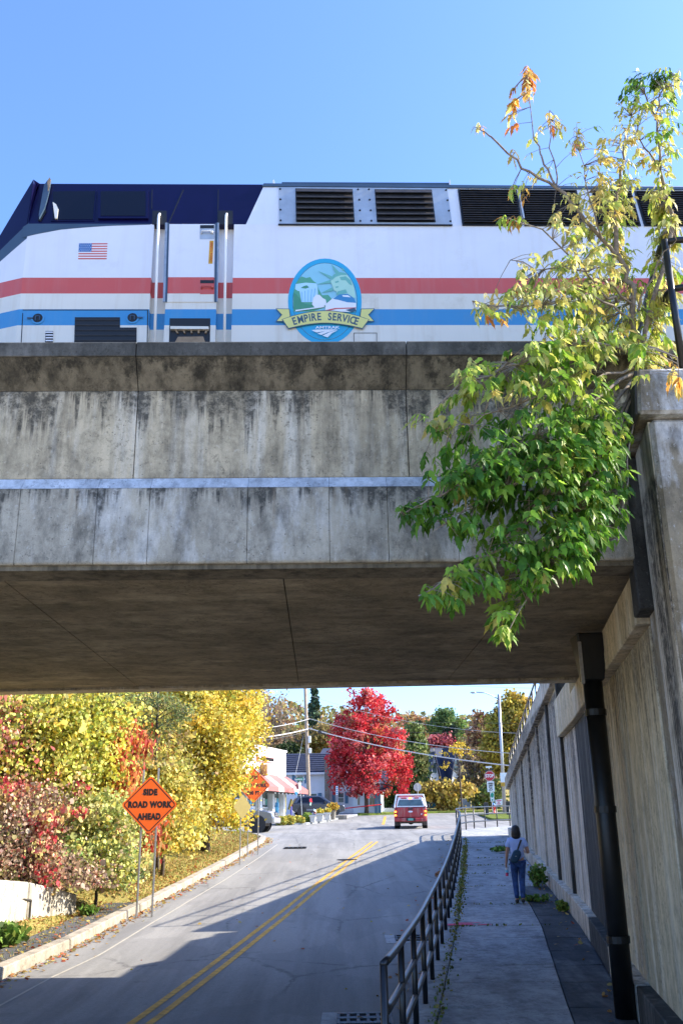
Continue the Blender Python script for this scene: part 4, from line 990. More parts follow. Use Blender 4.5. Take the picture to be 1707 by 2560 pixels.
# ------------------------------------------------------------------ drains and marks
def drain(name, label, x, y, lx_, ly_, zoff, frame=True):
    o = Vector((x, y, kz(y) + zoff)); rt = thing(name, label, 'drain', o)
    sl_ = (kz(y + ly_/2) - kz(y - ly_/2)) / ly_
    def zz(yy): return kz(y) + zoff + sl_ * (yy - y)
    if frame:
        mb = MB(); a, b, c, d = x - lx_*.85, x + lx_*.6, y - ly_*.85, y + ly_*.85
        mb.hexa([(a, c, zz(c)-.1), (b, c, zz(c)-.1), (b, d, zz(d)-.1), (a, d, zz(d)-.1), (a, c, zz(c)+.008), (b, c, zz(c)+.008), (b, d, zz(d)+.008), (a, d, zz(d)+.008)]); mb.build('apron', M['slab'], rt, o, bevel=.006)
    mb = MB(); a, b, c, d = x - lx_/2, x + lx_/2, y - ly_/2, y + ly_/2
    mb.poly([(a, c, zz(c)+.011), (b, c, zz(c)+.011), (b, d, zz(d)+.011), (a, d, zz(d)+.011)]); mb.build('pit', M['loco_black'], rt, o)
    for i in range(6):
        u = a + (b - a) * i / 5; mb = MB(); mb.hexa([(u-.02, c, zz(c)+.012), (u+.02, c, zz(c)+.012), (u+.02, d, zz(d)+.012), (u-.02, d, zz(d)+.012), (u-.02, c, zz(c)+.03), (u+.02, c, zz(c)+.03), (u+.02, d, zz(d)+.03), (u-.02, d, zz(d)+.03)]); mb.build('grate_bar', M['iron'], rt, o)
    for w in (c, (c+d)/2, d):
        mb = MB(); mb.box(a-.02, b+.02, w-.02, w+.02, zz(w)+.014, zz(w)+.032); mb.build('grate_bar', M['iron'], rt, o)
drain('storm_drain', 'storm drain grate in a concrete apron at the near end of the railing', wl(13.0) - .95, 13.2, .62, .55, .004)
drain('storm_drain', 'storm drain grate beside the middle of the sidewalk railing', wl(19.6) - .85, 19.7, .6, .55, .004)
drain('storm_drain', 'storm drain grate in the road near the curved left kerb', -2.15, 41.8, .9, .6, .004, False)
mb = MB(); mb.lathe([(.36, .0), (.36, .012), (.30, .014)], (.0, 36.5, kz(36.5) + .003), 24); tag(mb.build('manhole_cover', M['iron']), 'round manhole cover in the left lane of the road', 'manhole cover')
mb = MB()
for (x0, y0, x1, y1) in ((-.30, .0, .28, .22), (-.1, .25, .45, .34), (.3, -.02, .62, .10)):
    mb.poly([(wl(20.4)+.05+x0, 20.2+y0, g(20.2+y0)+.012), (wl(20.4)+.05+x1, 20.2+y0+.03, g(20.2+y0+.03)+.012), (wl(20.4)+.05+x1-.05, 20.2+y1, g(20.2+y1)+.012), (wl(20.4)+.05+x0+.07, 20.2+y1, g(20.2+y1)+.012)])
mb.build('paint_mark', M['pink_paint'], kind='structure')
# newer asphalt patch round the near right lane
0 and ribbon('asphalt_patch', lambda y: lerp(y, [6, 13, 20, 24], [-.5, .0, 1.0, 1.55]), 1.5, 6, 15.6, .003, M['patch'])

# ------------------------------------------------------------------ utility pole, lamp, wires
pb = Vector((-3.1, 84.0, kz(84) + .13)); pole = thing('utility_pole', 'tall wooden utility pole with cables, leaning a little, beside the dark car', 'utility pole', pb)
ptop = P(700*1.0887, 1690, 84.0); ptop = P(762, 1690, 84.0)
def pp(py): a = P(773.5, 2035, 84.0); t = (2035 - py) / (2035 - 1690); return a.lerp(ptop, t)
mb = MB(); mb.tube([pb - Vector((0, 0, .5)), pp(1990), pp(1850), pp(1690)], .19, 10, r1=.14); mb.build('shaft', M['wood'], pole, pb, smooth=True)
for (dx, py, h) in ((9, 1853, 16), (9, 1881, 12)):
    q = pp(py); mb = MB(); mb.box(q.x+.12, q.x+.36, q.y-.25, q.y-.05, q.z-h*.018, q.z+h*.018); mb.build('junction_box', M['sign_white'], pole, pb, bevel=.02)
q = pp(1826); mb = MB(); mb.tube([q + Vector((-.6, -.1, -.15)), q + Vector((.5, -.1, .05))], .05, 6); mb.build('bracket', M['steel'], pole, pb)
q = pp(1844) + Vector((-.75, -.1, .0)); mb = MB()
mb.tube([q + Vector((.42*math.cos(a), 0, .46*math.sin(a))) for a in np.linspace(0, 6.28, 22)], .03, 6); mb.tube([q + Vector((.36*math.cos(a)+.05, -.05, .40*math.sin(a))) for a in np.linspace(0, 6.28, 22)], .03, 6); mb.build('cable_coil', M['cable_dark'], pole, pb)
mb = MB(); mb.tube([pp(1845) + Vector((-.3, 0, 0)), P(738, 1940, 83)], .015, 5); mb.build('guy_wire', M['cable'], pole, pb)
def wire(label, a, b, sag, r, mat):
    pts = []
    for i in range(17):
        u = i / 16; p = a.lerp(b, u); p.z -= sag * 4 * u * (1 - u); pts.append(p)
    mb = MB(); mb.tube(pts, r * .62, 6); tag(mb.build('overhead_cable', M[mat]), label, 'cable', 'overhead cables')
W = [('thick pale cable running from the pole across the red maple, lowest', (773, 1821), 84, (1400, 1925), 62, .5, .065, 'cable'),
     ('pale cable from the pole crossing in front of the red maple above the thickest one', (775, 1797), 84, (1400, 1890), 64, .6, .035, 'cable'),
     ('thin pale cable crossing the top of the red maple', (765, 1735), 84, (1400, 1835), 66, .9, .02, 'cable'),
     ('dark thin cable straight across above the lower pale cables', (770, 1826), 84, (1500, 1826), 88, .2, .022, 'cable_dark'),
     ('dark thin cable straight across the top of the evergreens', (768, 1797), 84, (1500, 1806), 88, .2, .02, 'cable_dark'),
     ('thick pale cable bundle running left from the pole behind the yellow tree', (772, 1822), 84, (470, 1850), 66, .35, .075, 'cable'),
     ('pale cable running left from the pole above the bundle', (774, 1797), 84, (470, 1822), 66, .45, .04, 'cable'),
     ('dark cable running left from the pole under the bundle', (770, 1828), 84, (470, 1856), 66, .4, .05, 'cable_dark'),
     ('thin dark cable near the bridge edge beside the street lamp', (1100, 1712), 90, (1500, 1722), 86, .1, .018, 'cable_dark')]
for lab, a, ya, b, yb, sag, r, mt in W: wire(lab, P(*a, ya), P(*b, yb), sag, r, mt)
q = P(805, 1833, 82.6); mb = MB(); mb.tube([q + Vector((-.35, .1, .12)), q + Vector((.35, -.1, -.02))], .12, 8); tag(mb.build('splice_case', M['cable_dark']), 'black splice case hanging on the cable right of the pole', 'splice case')
lb = P(1260, 2020, 88); lb.z = kz(88) + .15
lamp = thing('street_lamp', 'grey street lamp with a long curved arm over the junction', 'street lamp', lb); lt = P(1246, 1736, 88)
mb = MB(); mb.tube([lb - Vector((0, 0, .3)), lb.lerp(lt, .5), lt], .17, 12, r1=.12); mb.build('pole', M['steel'], lamp, lb, smooth=True)
mb = MB(); mb.tube([P(1244, 1747, 88), P(1230, 1739, 87.8), P(1212, 1732, 87.5), P(1190, 1730.5, 87.2)], .05, 8); mb.build('arm', M['steel'], lamp, lb, smooth=True)
q = P(1182, 1731.5, 87.1); mb = MB(); mb.ball(q, .28, .16, .09, 12, 6); mb.build('lamp_head', M['steel'], lamp, lb, smooth=True)
mb = MB(); mb.ball(q + Vector((-.05, 0, -.06)), .15, .1, .05, 10, 5); mb.build('lens', M['sign_white'], lamp, lb, smooth=True)
for (x0, y0, x1, y1, mt, nm, lab) in ((1249, 1932, 1270, 1966, 'sign_white', 'square_sign', 'cream square sign fixed to the street lamp pole'), (1250, 1956, 1262, 1966, 'yellow_line', 'small_notice', 'small yellow notice strapped round the street lamp pole')):
    a, b = P(x0, y0, 87.7), P(x1, y1, 87.7); mb = MB(); mb.box(a.x, b.x, a.y-.02 - (.06 if nm == 'small_notice' else 0), a.y - (.04 if nm == 'small_notice' else 0), b.z, a.z); tag(mb.build(nm, M[mt], bevel=.005), lab, 'sign')
# stop sign cluster
sb = P(1232, 2036, 82); sb.z = kz(82) + .15; sg = thing('stop_sign', 'red STOP sign with SPEED LIMIT 25 and green route plates on one post', 'road sign', sb)
mb = MB(); mb.tube([sb - Vector((0, 0, .3)), P(1221, 1918, 82)], .035, 6); mb.build('post', M['steel'], sg, sb)
def plate_at(mb, pts, Y, d): 
    a = [P(x, y, Y) for x, y in pts]; b = [p + Vector((0, .012, 0)) for p in a]; n = len(pts)
    mb.add(a + b, [tuple(range(n)), tuple(range(2*n-1, n-1, -1))] + [(i, n+i, n+(i+1) % n, (i+1) % n) for i in range(n)]); return mb
def octo(cx_, cy_, r, k=8): return [(cx_ + r*math.cos(R(22.5 + 45*i)), cy_ + r*1.04*math.sin(R(22.5 + 45*i))) for i in range(k)]
mb = MB(); plate_at(mb, octo(1223, 1940, 13.2), 81.93, 0); s1 = mb.build('stop_plate', M['sign_white'], sg, sb)
mb = MB(); plate_at(mb, octo(1223, 1940, 12.2), 81.91, 0); mb.build('stop_face', M['sign_red'], s1, sb)
mb = MB(); put_text(mb, 'STOP', .36, face_m(P(1223, 1940, 81.9), (1, 0, .02), (0, 0, 1)), bold=.012, sx=.80); mb.build('lettering', M['sign_white'], s1, sb)
mb = MB(); plate_at(mb, [(1216, 1954), (1234, 1953), (1236, 1979), (1218, 1980)], 81.93, 0); s2 = mb.build('speed_plate', M['sign_white'], sg, sb)
for t, y, sz in (('SPEED', 1959, .17), ('LIMIT', 1964.5, .17), ('25', 1972.5, .36)):
    mb = MB(); put_text(mb, t, sz, face_m(P(1226, y, 81.9), (1, 0, .02), (0, 0, 1)), bold=.008, sx=.9); mb.build('lettering', M['orange_rim'], s2, sb)
mb = MB(); plate_at(mb, [(1224, 1981), (1234, 1981), (1235, 2004), (1226, 2004)], 81.93, 0); s3 = mb.build('route_plate', M['sign_white'], sg, sb)
mb = MB(); plate_at(mb, [(1229.5 + 4*math.cos(a), 1988 + 6.5*math.sin(a)) for a in np.linspace(0, 6.0, 12)], 81.91, 0); mb.build('route_disc', M['sign_green'], s3, sb)
mb = MB(); plate_at(mb, [(1230, 1997), (1233, 2000), (1231, 2000), (1231, 2003), (1229, 2003), (1229, 2000), (1227.5, 2000)], 81.91, 0); mb.build('arrow_mark', M['sign_green'], s3, sb)
mb = MB(); plate_at(mb, [(1211, 1925), (1233, 1921), (1233, 1925), (1211, 1929)], 81.9, 0); mb.build('name_blade', M['wood_dark'], sg, sb)
mb = MB(); plate_at(mb, [(1213, 1916), (1228, 1915), (1229, 1919), (1214, 1920)], 81.9, 0); mb.build('name_blade', M['sign_white'], sg, sb)
# back of another stop sign beyond the red truck
b = P(1046, 2020, 76); b.z = kz(76) + .1; st2 = thing('stop_sign', 'pale back of a stop sign behind the red truck', 'road sign', b)
mb = MB(); plate_at(mb, octo(1043, 1968, 10.3), 76, 0); mb.build('stop_plate', M['sign_back'], st2, b)
mb = MB(); mb.tube([b - Vector((0, 0, .3)), P(1043, 1957, 75.96)], .03, 6); mb.build('post', M['steel'], st2, b)
# street name sign left of the pole
b = P(796, 2040, 76); b.z = kz(76) + .1; b.x = P(756, 2038, 76).x; b.y = 76
sn = thing('street_name_sign', 'green street name sign on a thin post in front of the utility pole', 'street sign', b)
mb = MB(); mb.tube([b - Vector((0, 0, .2)), P(750, 1952, 76)], .035, 6); mb.build('post', M['steel'], sn, b)
mb = MB(); plate_at(mb, [(740, 1945), (759, 1944), (759, 1951), (740, 1952)], 75.9, 0); pl = mb.build('name_plate', M['sign_green'], sn, b)
mb = MB(); put_text(mb, 'Seminary St', .17, face_m(P(749.5, 1948, 75.87), (1, 0, .03), (0, 0, 1)), bold=.004); mb.build('lettering', M['sign_white'], pl, b)
# hydrant, bollards, yard sign
def hydrant(x, y):
    z = kz(y) + .15; o = Vector((x, y, z)); rt = thing('fire_hydrant', 'red fire hydrant with a blue top on the grass by the stop sign', 'fire hydrant', o)
    mb = MB(); mb.lathe([(.19, 0), (.19, .06), (.13, .08), (.13, .55), (.16, .56), (.16, .62), (.14, .63)], o, 14); mb.build('barrel', M['hyd_red'], rt, o, smooth=True)
    mb = MB(); mb.lathe([(.16, .63), (.15, .72), (.10, .80), (.04, .83), (.04, .89)], o, 14); mb.build('bonnet', M['hyd_blue'], rt, o, smooth=True)
    for s in (-1, 1): mb = MB(); mb.lathe([(.07, s*.10), (.07, s*.21), (.05, s*.23)], o + Vector((0, 0, .45)), 10, 'x'); mb.build('hose_cap', M['hyd_red'], rt, o)
    mb = MB(); mb.lathe([(.09, -.12), (.09, -.22), (.05, -.24)], o + Vector((0, 0, .40)), 10, 'y'); mb.build('pumper_cap', M['hyd_red'], rt, o)
hydrant(P(1234, 2030, 83).x, 83)
for px, Y, h, lab in ((1215, 80.5, .95, 'dark wooden bollard post left of the fire hydrant'), (1271, 80.5, 1.0, 'dark wooden bollard post right of the fire hydrant by the wall end')):
    x = P(px, 2030, Y).x; z = kz(Y) + .15; mb = MB(); mb.prism([(x-.17, Y-.17), (x+.17, Y-.17), (x+.17, Y+.17), (x-.17, Y+.17)], z-.3, z+h, 'z'); mb.prism([(x-.13, Y-.13), (x+.13, Y-.13), (x+.13, Y+.13), (x-.13, Y+.13)], z+h, z+h+.05, 'z'); tag(mb.build('bollard', M['wood_dark'], bevel=.02), lab, 'bollard', 'wooden bollards')
o = P(1246, 2018, 86); o.z = kz(86) + .15; ys_ = thing('yard_sign', 'white yard sign with pink lettering beside the lamp post', 'sign', o)
mb = MB(); plate_at(mb, [(1237, 2000), (1255, 1997), (1255, 2012), (1238, 2014)], 85.8, 0); a = mb.build('board', M['sign_white'], ys_, o)
mb = MB()
for y, s in ((2002, 13), (2006, 4), (2010, 9)): plate_at(mb, [(1246 - s/2, y - .9), (1246 + s/2, y - 1.6), (1246 + s/2, y + .4), (1246 - s/2, y + 1)], 85.77, 0)
mb.build('print', M['pink_paint'], a, o)
for x in (1240, 1253): mb = MB(); q = P(x, 2012, 85.83); mb.tube([Vector((q.x, q.y, kz(86))), q], .02, 5); mb.build('stake', M['wood'], ys_, o)
# ------------------------------------------------------------------ buildings
def sc(px, py, Y): return (P(px + 1, py, Y) - P(px, py, Y)).length
def pbox(mb, x0, y0, x1, y1, Y, d=.06, mi=None):
    """box whose front face fills a pixel rectangle at distance Y; d deep"""
    a, b, c, e = P(x0, y1, Y), P(x1, y1, Y), P(x1, y0, Y), P(x0, y0, Y)
    z0, z1 = (a.z + b.z) / 2, (c.z + e.z) / 2
    return mb.box((a.x + e.x) / 2, (b.x + c.x) / 2, Y, Y + d, z0, z1, mi)
def ppart(name, rt, o, x0, y0, x1, y1, Y, d, mat, parent=None, bevel=0):
    mb = MB(); pbox(mb, x0, y0, x1, y1, Y, d); return mb.build(name, M[mat], parent or rt, o, bevel=bevel)
def window(rt, o, x0, y0, x1, y1, Y, sh=None, bars=1):
    f = ppart('window', rt, o, x0, y0, x1, y1, Y - .05, .08, 'sign_white')
    w, h = x1 - x0, y1 - y0
    ppart('pane', rt, o, x0 + w*.1, y0 + h*.08, x1 - w*.1, y0 + h*.49, Y - .06, .02, 'shop_glass', f)
    ppart('pane', rt, o, x0 + w*.1, y0 + h*.54, x1 - w*.1, y1 - h*.08, Y - .06, .02, 'shop_glass', f)
    for a, b in (sh or []):
        s = ppart('shutter', rt, o, a, y0 - .6, b, y1 + .6, Y - .07, .05, 'shutter')
def roof_poly(rt, o, name, pts, mat, th=.18):
    mb = MB(); n = len(pts); a = [Vector(p) for p in pts]; nn = (a[1] - a[0]).cross(a[2] - a[0]).normalized()
    if nn.z < 0: nn = -nn
    b = [p - nn * th for p in a]
    mb.add(a + b, [tuple(range(n)), tuple(range(2*n-1, n-1, -1))] + [(i, n+i, n+(i+1) % n, (i+1) % n) for i in range(n)]); return mb.build(name, M[mat], rt, o)
# house with blue shutters
YH = 95.0; o = P(800, 2034, YH); o.z = kz(YH) + .1
hs = thing('shuttered_house', 'pale grey clapboard house with blue shutters, dark roof and stone chimney behind the utility pole', 'house', o)
e0, e1 = P(716, 1932, YH), P(906, 1930, YH); zb = o.z - .3
mb = MB(); mb.box(e0.x, e1.x, YH, YH + 7.5, zb, e0.z); mb.build('wall', M['white_wall'], hs, o)
nrow = 16
for k in range(nrow):                                                # clapboards, each lapping over the one below
    z0 = o.z + (e0.z - o.z) * k / nrow; z1 = o.z + (e0.z - o.z) * (k + 1) / nrow
    mb = MB(); mb.hexa([(e0.x, YH-.035, z0), (e1.x, YH-.035, z0), (e1.x, YH, z0), (e0.x, YH, z0), (e0.x, YH-.006, z1-.01), (e1.x, YH-.006, z1-.01), (e1.x, YH, z1-.01), (e0.x, YH, z1-.01)]); mb.build('clapboard', M['white_wall'], hs, o)
rp = P(742, 1884, YH + 3.7); rz = rp.z
ov = .35
roof_poly(hs, o, 'roof', [(e0.x - ov, YH - .4, e0.z - .05), (e1.x + ov, YH - .4, e0.z - .05), (e1.x + ov, YH + 3.75, rz), (e0.x - ov, YH + 3.75, rz)], 'roof')
roof_poly(hs, o, 'roof', [(e0.x - ov, YH + 7.9, e0.z - .05), (e1.x + ov, YH + 7.9, e0.z - .05), (e1.x + ov, YH + 3.75, rz), (e0.x - ov, YH + 3.75, rz)], 'roof')
for k in range(9):                                                   # shingle courses
    u0 = (k + .5) / 9.5; y = YH - .4 + 4.15 * u0; z = e0.z - .05 + (rz - e0.z + .05) * u0
    mb = MB(); mb.box(e0.x - ov, e1.x + ov, y, y + .12, z + .0, z + .10); mb.build('shingle_course', M['roof'], hs, o)
mb = MB()
for x in (e0.x, e1.x - .01): mb.add([(x, YH, e0.z), (x, YH + 7.5, e0.z), (x, YH + 3.75, rz - .1)], [(0, 1, 2)])
mb.build('gable', M['white_wall'], hs, o)
mb = MB(); mb.box(e0.x - ov, e1.x + ov, YH - .5, YH - .38, e0.z - .22, e0.z - .02); mb.build('gutter', M['sign_white'], hs, o)
window(hs, o, 741, 1939, 759, 1958, YH, [(730, 739), (761, 766)]); window(hs, o, 742, 1984, 758, 2004, YH, [(760, 766)]); window(hs, o, 775, 1983, 793, 2004, YH, [(795, 804)])
window(hs, o, 844, 1980, 860, 2008, YH, [(830, 838), (862, 870)])
ch = MB(); a = P(812, 2030, YH - .5); b = P(823, 2030, YH - .5); t = P(817, 1898, YH - .5)
ch.box(a.x, b.x, YH - .55, YH + .1, zb, t.z); c_ = ch.build('chimney', M['stone'], hs, o)
ch = MB(); ch.box(a.x - .08, b.x + .08, YH - .63, YH + .18, t.z, t.z + .15); ch.build('chimney_cap', M['stone'], hs, o)
# blue-grey block of roof behind (upper dormer)
d0 = P(798, 1884, YH + 4); d1 = P(840, 1884, YH + 4); dz = P(800, 1867, YH + 4).z
roof_poly(hs, o, 'dormer_roof', [(d0.x, YH + 4, rz - .1), (d1.x + 1.5, YH + 4, rz - .1), (d1.x + 1.5, YH + 6, dz), (d0.x + .35, YH + 6, dz)], 'roof')
# white annexe with porch
YA = 93.5; o = P(912, 2034, YA); o.z = kz(YA) + .1
an = thing('white_annexe', 'small bright white house side with blue porch posts behind the red maple', 'house', o)
a, b = P(882, 1975, YA), P(943, 1975, YA - 1.2)
mb = MB(); mb.prism([(a.x, YA), (b.x, YA - 2.2), (b.x + 1.0, YA + 6), (a.x, YA + 6)], o.z - .3, a.z, 'z'); mb.build('wall', M['shop_wall'], an, o)
nrm = Vector((YA - 2.2 - YA, -(b.x - a.x), 0)).normalized(); A0 = Vector((a.x, YA, 0))
def an_pt(px, py, d=.03): return onplane(px, py, A0, nrm) + nrm * d
for x0, x1, y0, y1 in ((894, 899, 1981, 2013), (924, 930, 1988, 2016), (931, 937, 1988, 2017)):
    mb = MB(); q = [an_pt(x0, y1), an_pt(x1, y1), an_pt(x1, y0), an_pt(x0, y0)]; mb.poly(q); f = mb.build('window', M['sign_back'], an, o)
    mb = MB(); q = [an_pt(x0+1, y1-1.5, .05), an_pt(x1-1, y1-1.5, .05), an_pt(x1-1, y0+1.5, .05), an_pt(x0+1, y0+1.5, .05)]; mb.poly(q); mb.build('pane', M['shop_glass'], f, o)
roof_poly(an, o, 'roof', [(a.x - .3, YA - .6, a.z), (b.x + 1.0, YA - 3.2, a.z), (b.x + 1.6, YA + 3, a.z + 1.9), (a.x - .3, YA + 3, a.z + 1.9)], 'roof')
for x in (940, 949):
    q = P(x, 2033, YA - 2.6); t = P(x, 1980, YA - 2.6); mb = MB(); mb.box(q.x - .13, q.x + .13, q.y - .13, q.y + .13, o.z - .1, t.z); mb.build('porch_post', M['shutter'], an, o)
q0, q1 = P(937, 1980, YA - 2.8), P(957, 1976, YA - 2.8); roof_poly(an, o, 'porch_roof', [(q0.x - .3, YA - 3, q0.z), (q1.x, YA - 3, q0.z), (q1.x - .2, YA - 1, q0.z + .9), (q0.x - .3, YA - 1, q0.z + .9)], 'sign_white')
# gabled house right
YG = 112.0; o = P(1110, 1990, YG); o.z = kz(YG) + .3
gh = thing('gabled_house', 'white house with a dark blue roof and two steep gables behind the yellow trees', 'house', o, R(24))
a, b, t = P(1062, 1965, YG), P(1150, 1962, YG), P(1100, 1868, YG + 3)
mb = MB(); mb.box(a.x, b.x, YG, YG + 7, o.z - .5, a.z); mb.build('wall', M['white_wall'], gh, o)
roof_poly(gh, o, 'roof', [(a.x - .4, YG - .3, a.z), (b.x + .4, YG - .3, a.z), (b.x + .4, YG + 3.5, t.z), (a.x - .4, YG + 3.5, t.z)], 'roof')
roof_poly(gh, o, 'roof', [(a.x - .4, YG + 7.3, a.z), (b.x + .4, YG + 7.3, a.z), (b.x + .4, YG + 3.5, t.z), (a.x - .4, YG + 3.5, t.z)], 'roof')
for xc, xl, xr, yt, yb in ((1076, 1065, 1090, 1883, 1945), (1137, 1127, 1149, 1868, 1944)):
    p0, p1, p2 = P(xl, yb, YG - .5), P(xr, yb, YG - .5), P(xc, yt, YG - .5)
    mb = MB(); mb.prism([(p0.x, o.z), (p1.x, o.z), (p1.x, p0.z), (p2.x, p2.z), (p0.x, p0.z)], YG - .5, YG + 2.4, 'y'); gm = mb.build('gable', M['white_wall'], gh, o)
    mb = MB(); c = P(xc + .5, (yt * .45 + yb * .55), YG - .55); mb.box(c.x - .35, c.x + .35, YG - .55, YG - .5, c.z - .8, c.z + .5); w = mb.build('window', M['sign_white'], gh, o)
    mb = MB(); mb.box(c.x - .26, c.x + .26, YG - .57, YG - .55, c.z - .7, c.z + .4); mb.build('pane', M['shop_glass'], w, o)
    for pa, pb_ in ((p0, p2), (p1, p2)):
        sgn = -1 if pa is p0 else 1
        roof_poly(gh, o, 'gable_roof', [(pa.x + sgn*.25, YG - .75, pa.z - .25), (pb_.x, YG - .75, pb_.z + .15), (pb_.x, YG + 2.4, pb_.z + .15), (pa.x + sgn*.25, YG + 2.4, pa.z - .25)], 'roof', .1)
# porch with balusters beyond the truck
YP = 104; o = P(1085, 2016, YP); o.z = kz(YP) + .3
pc = thing('porch', 'white railed porch on a dark teal base right of the red truck', 'porch', o)
ppart('base', pc, o, 1064, 2002, 1104, 2019, YP, 2.5, 'teal'); ppart('top_rail', pc, o, 1066, 1984, 1105, 1986.5, YP - .05, .1, 'sign_white'); ppart('bottom_rail', pc, o, 1066, 1999, 1105, 2001.5, YP - .05, .1, 'sign_white')
for i in range(12): ppart('baluster', pc, o, 1067 + i*3.1, 1986.8, 1068.6 + i*3.1, 1998.8, YP - .03, .06, 'sign_white')
for x in (1063, 1101): ppart('porch_post', pc, o, x, 1975, x + 4, 2002, YP - .1, .18, 'sign_white')
ppart('porch_roof', pc, o, 1058, 1968, 1110, 1975, YP - .3, 3, 'sign_white')
def picket(label, x0, x1, y0, y1, Y, n, mat='sign_white'):
    o = P((x0 + x1)/2, y1, Y); rt = thing('picket_fence', label, 'fence', o)
    ww = (x1 - x0) / n
    for i in range(n):
        a, b = P(x0 + i*ww, y1, Y), P(x0 + (i + .66)*ww, y0, Y); mb = MB(); c = (a.x + b.x)/2
        mb.prism([(a.x, a.z - .2), (b.x, a.z - .2), (b.x, b.z - .07), (c, b.z), (a.x, b.z - .07)], Y, Y + .025, 'y'); mb.build('picket', M[mat], rt, o)
    for f in (.25, .75): ppart('fence_rail', rt, o, x0, y0*(1-f) + y1*f - .8, x1, y0*(1-f) + y1*f + .8, Y + .03, .05, mat)
    return rt
picket('white picket fence in shade left of the red truck', 953, 988, 2019, 2032, 96, 14)
picket('white picket fence under the yellow tree by the verge', 1130, 1176, 1996, 2016, 102, 15)
o = P(1190, 2015, 100); o.z = kz(100) + .2
wbx = thing('white_board_fence', 'bright white solid board panel with red mark right of the picket fence', 'fence panel', o)
for i in range(6): ppart('board', wbx, o, 1177.5 + i*4.55, 1996, 1181.8 + i*4.55, 2016, 100, .05, 'sign_white')
ppart('red_mark', wbx, o, 1183, 1998.5, 1190, 2002.5, 99.95, .03, 'sign_red')
# corner shop
SA = P(715, 1881, 80.0); sd = Vector((-.29, -.957, 0)).normalized(); sn_ = Vector((.957, -.29, 0)).normalized()
so_ = Vector((SA.x, SA.y, kz(80) + .13)); sh = thing('corner_shop', 'white flat-fronted corner shop with a faded red and white awning', 'shop', so_)
def sp_(px, py, d=0.0): return onplane(px, py, SA, sn_) + sn_ * d
def squad(name, pts, d0, d1, mat, parent=None):
    mb = MB(); a = [sp_(x, y, d0) for x, y in pts]; b = [sp_(x, y, d1) for x, y in pts]; n = len(pts)
    mb.add(a + b, [tuple(range(n-1, -1, -1)), tuple(range(n, 2*n))] + [(i, (i+1) % n, n+(i+1) % n, n+i) for i in range(n)]); return mb.build(name, M[mat], parent or sh, so_)
def ss(s, d, z): return Vector((SA.x, SA.y, 0)) + sd * s + sn_ * d + Vector((0, 0, z))
zt_ = SA.z; z0_ = so_.z
za = sp_(690, 1977).z
mb = MB(); mb.hexa([ss(0, -9, za), ss(16, -9, za), ss(16, 0, za), ss(0, 0, za), ss(0, -9, zt_), ss(16, -9, zt_), ss(16, 0, zt_), ss(0, 0, zt_)]); mb.build('wall', M['shop_wall'], sh, so_)
mb = MB(); mb.hexa([ss(0, -9, z0_-.4), ss(16, -9, z0_-.4), ss(16, -.5, z0_-.4), ss(0, -.5, z0_-.4), ss(0, -9, za), ss(16, -9, za), ss(16, -.5, za), ss(0, -.5, za)]); mb.build('shop_interior', M['shop_glass'], sh, so_)
mb = MB(); mb.hexa([ss(-.1, -9, zt_), ss(16, -9, zt_), ss(16, .08, zt_), ss(-.1, .08, zt_), ss(-.1, -9, zt_+.12), ss(16, -9, zt_+.12), ss(16, .08, zt_+.12), ss(-.1, .08, zt_+.12)]); mb.build('parapet_cap', M['sign_white'], sh, so_)
mb = MB(); mb.hexa([ss(.9, 0, za), ss(1.5, 0, za), ss(1.5, .05, za), ss(.9, .05, za), ss(.9, 0, zt_), ss(1.5, 0, zt_), ss(1.5, .05, zt_), ss(.9, .05, zt_)]); mb.build('corner_board', M['white_wall'], sh, so_)
sgn_ = squad('shop_sign', [(640, 1889), (681, 1894.5), (681, 1908.5), (640, 1903)], .02, .08, 'awn_red'); squad('sign_panel', [(642, 1891), (679.5, 1896), (679.5, 1906.5), (642, 1901.5)], .081, .1, 'sign_white', sgn_)
for i in range(6): a = sp_(650 + i*5, 1896.5 + i*.75, .105); mb = MB(); mb.box(a.x - .1, a.x + .22, a.y - .05, a.y, a.z - .12, a.z + .12); mb.build('sign_letter', M['wood_dark'], sgn_, so_)
# awning: striped panels, valance, end
nst = 12; L = 13.5; s0 = -1.2; zat = sp_(690, 1938).z; zab = za + .12
for i in range(nst):
    a, b = s0 + L*i/nst, s0 + L*(i+1)/nst; mt = 'awn_red' if i % 2 else 'awn_white'
    mb = MB(); ta, tb = max(a, 0.0), max(b, .02)
    mb.add([ss(ta, .03, zat), ss(tb, .03, zat), ss(b, 1.5, zab), ss(a, 1.5, zab)], [(0, 1, 2, 3)]); mb.add([ss(a, 1.5, zab), ss(b, 1.5, zab), ss(b, 1.52, zab - .32), ss(a, 1.52, zab - .32)], [(0, 1, 2, 3)])
    mb.build('awning_stripe', M['awn_white' if i % 3 == 2 else 'awn_red'], sh, so_)
mb = MB(); mb.add([ss(0, .03, zat), ss(s0, 1.5, zab), ss(s0, 1.52, zab-.32), ss(s0, 0.1, zab-.32), ss(s0, .03, zab)], [(0, 1, 2, 3, 4)]); mb.build('awning_end', M['awn_red'], sh, so_)
mb = MB(); mb.hexa([ss(0, 0, zab-.34), ss(12.3, 0, zab-.34), ss(12.3, 1.45, zab-.34), ss(0, 1.45, zab-.34), ss(0, 0, zab-.28), ss(12.3, 0, zab-.28), ss(12.3, 1.45, zab-.28), ss(0, 1.45, zab-.28)]); mb.build('awning_soffit', M['wood_dark'], sh, so_)
for i in range(9):
    q = ss(-.6 + i * .8, 1.3, zab - .42); mb = MB(); mb.ball(q, .07, n=6, m=4); mb.build('bulb', M['sign_white'], sh, so_)
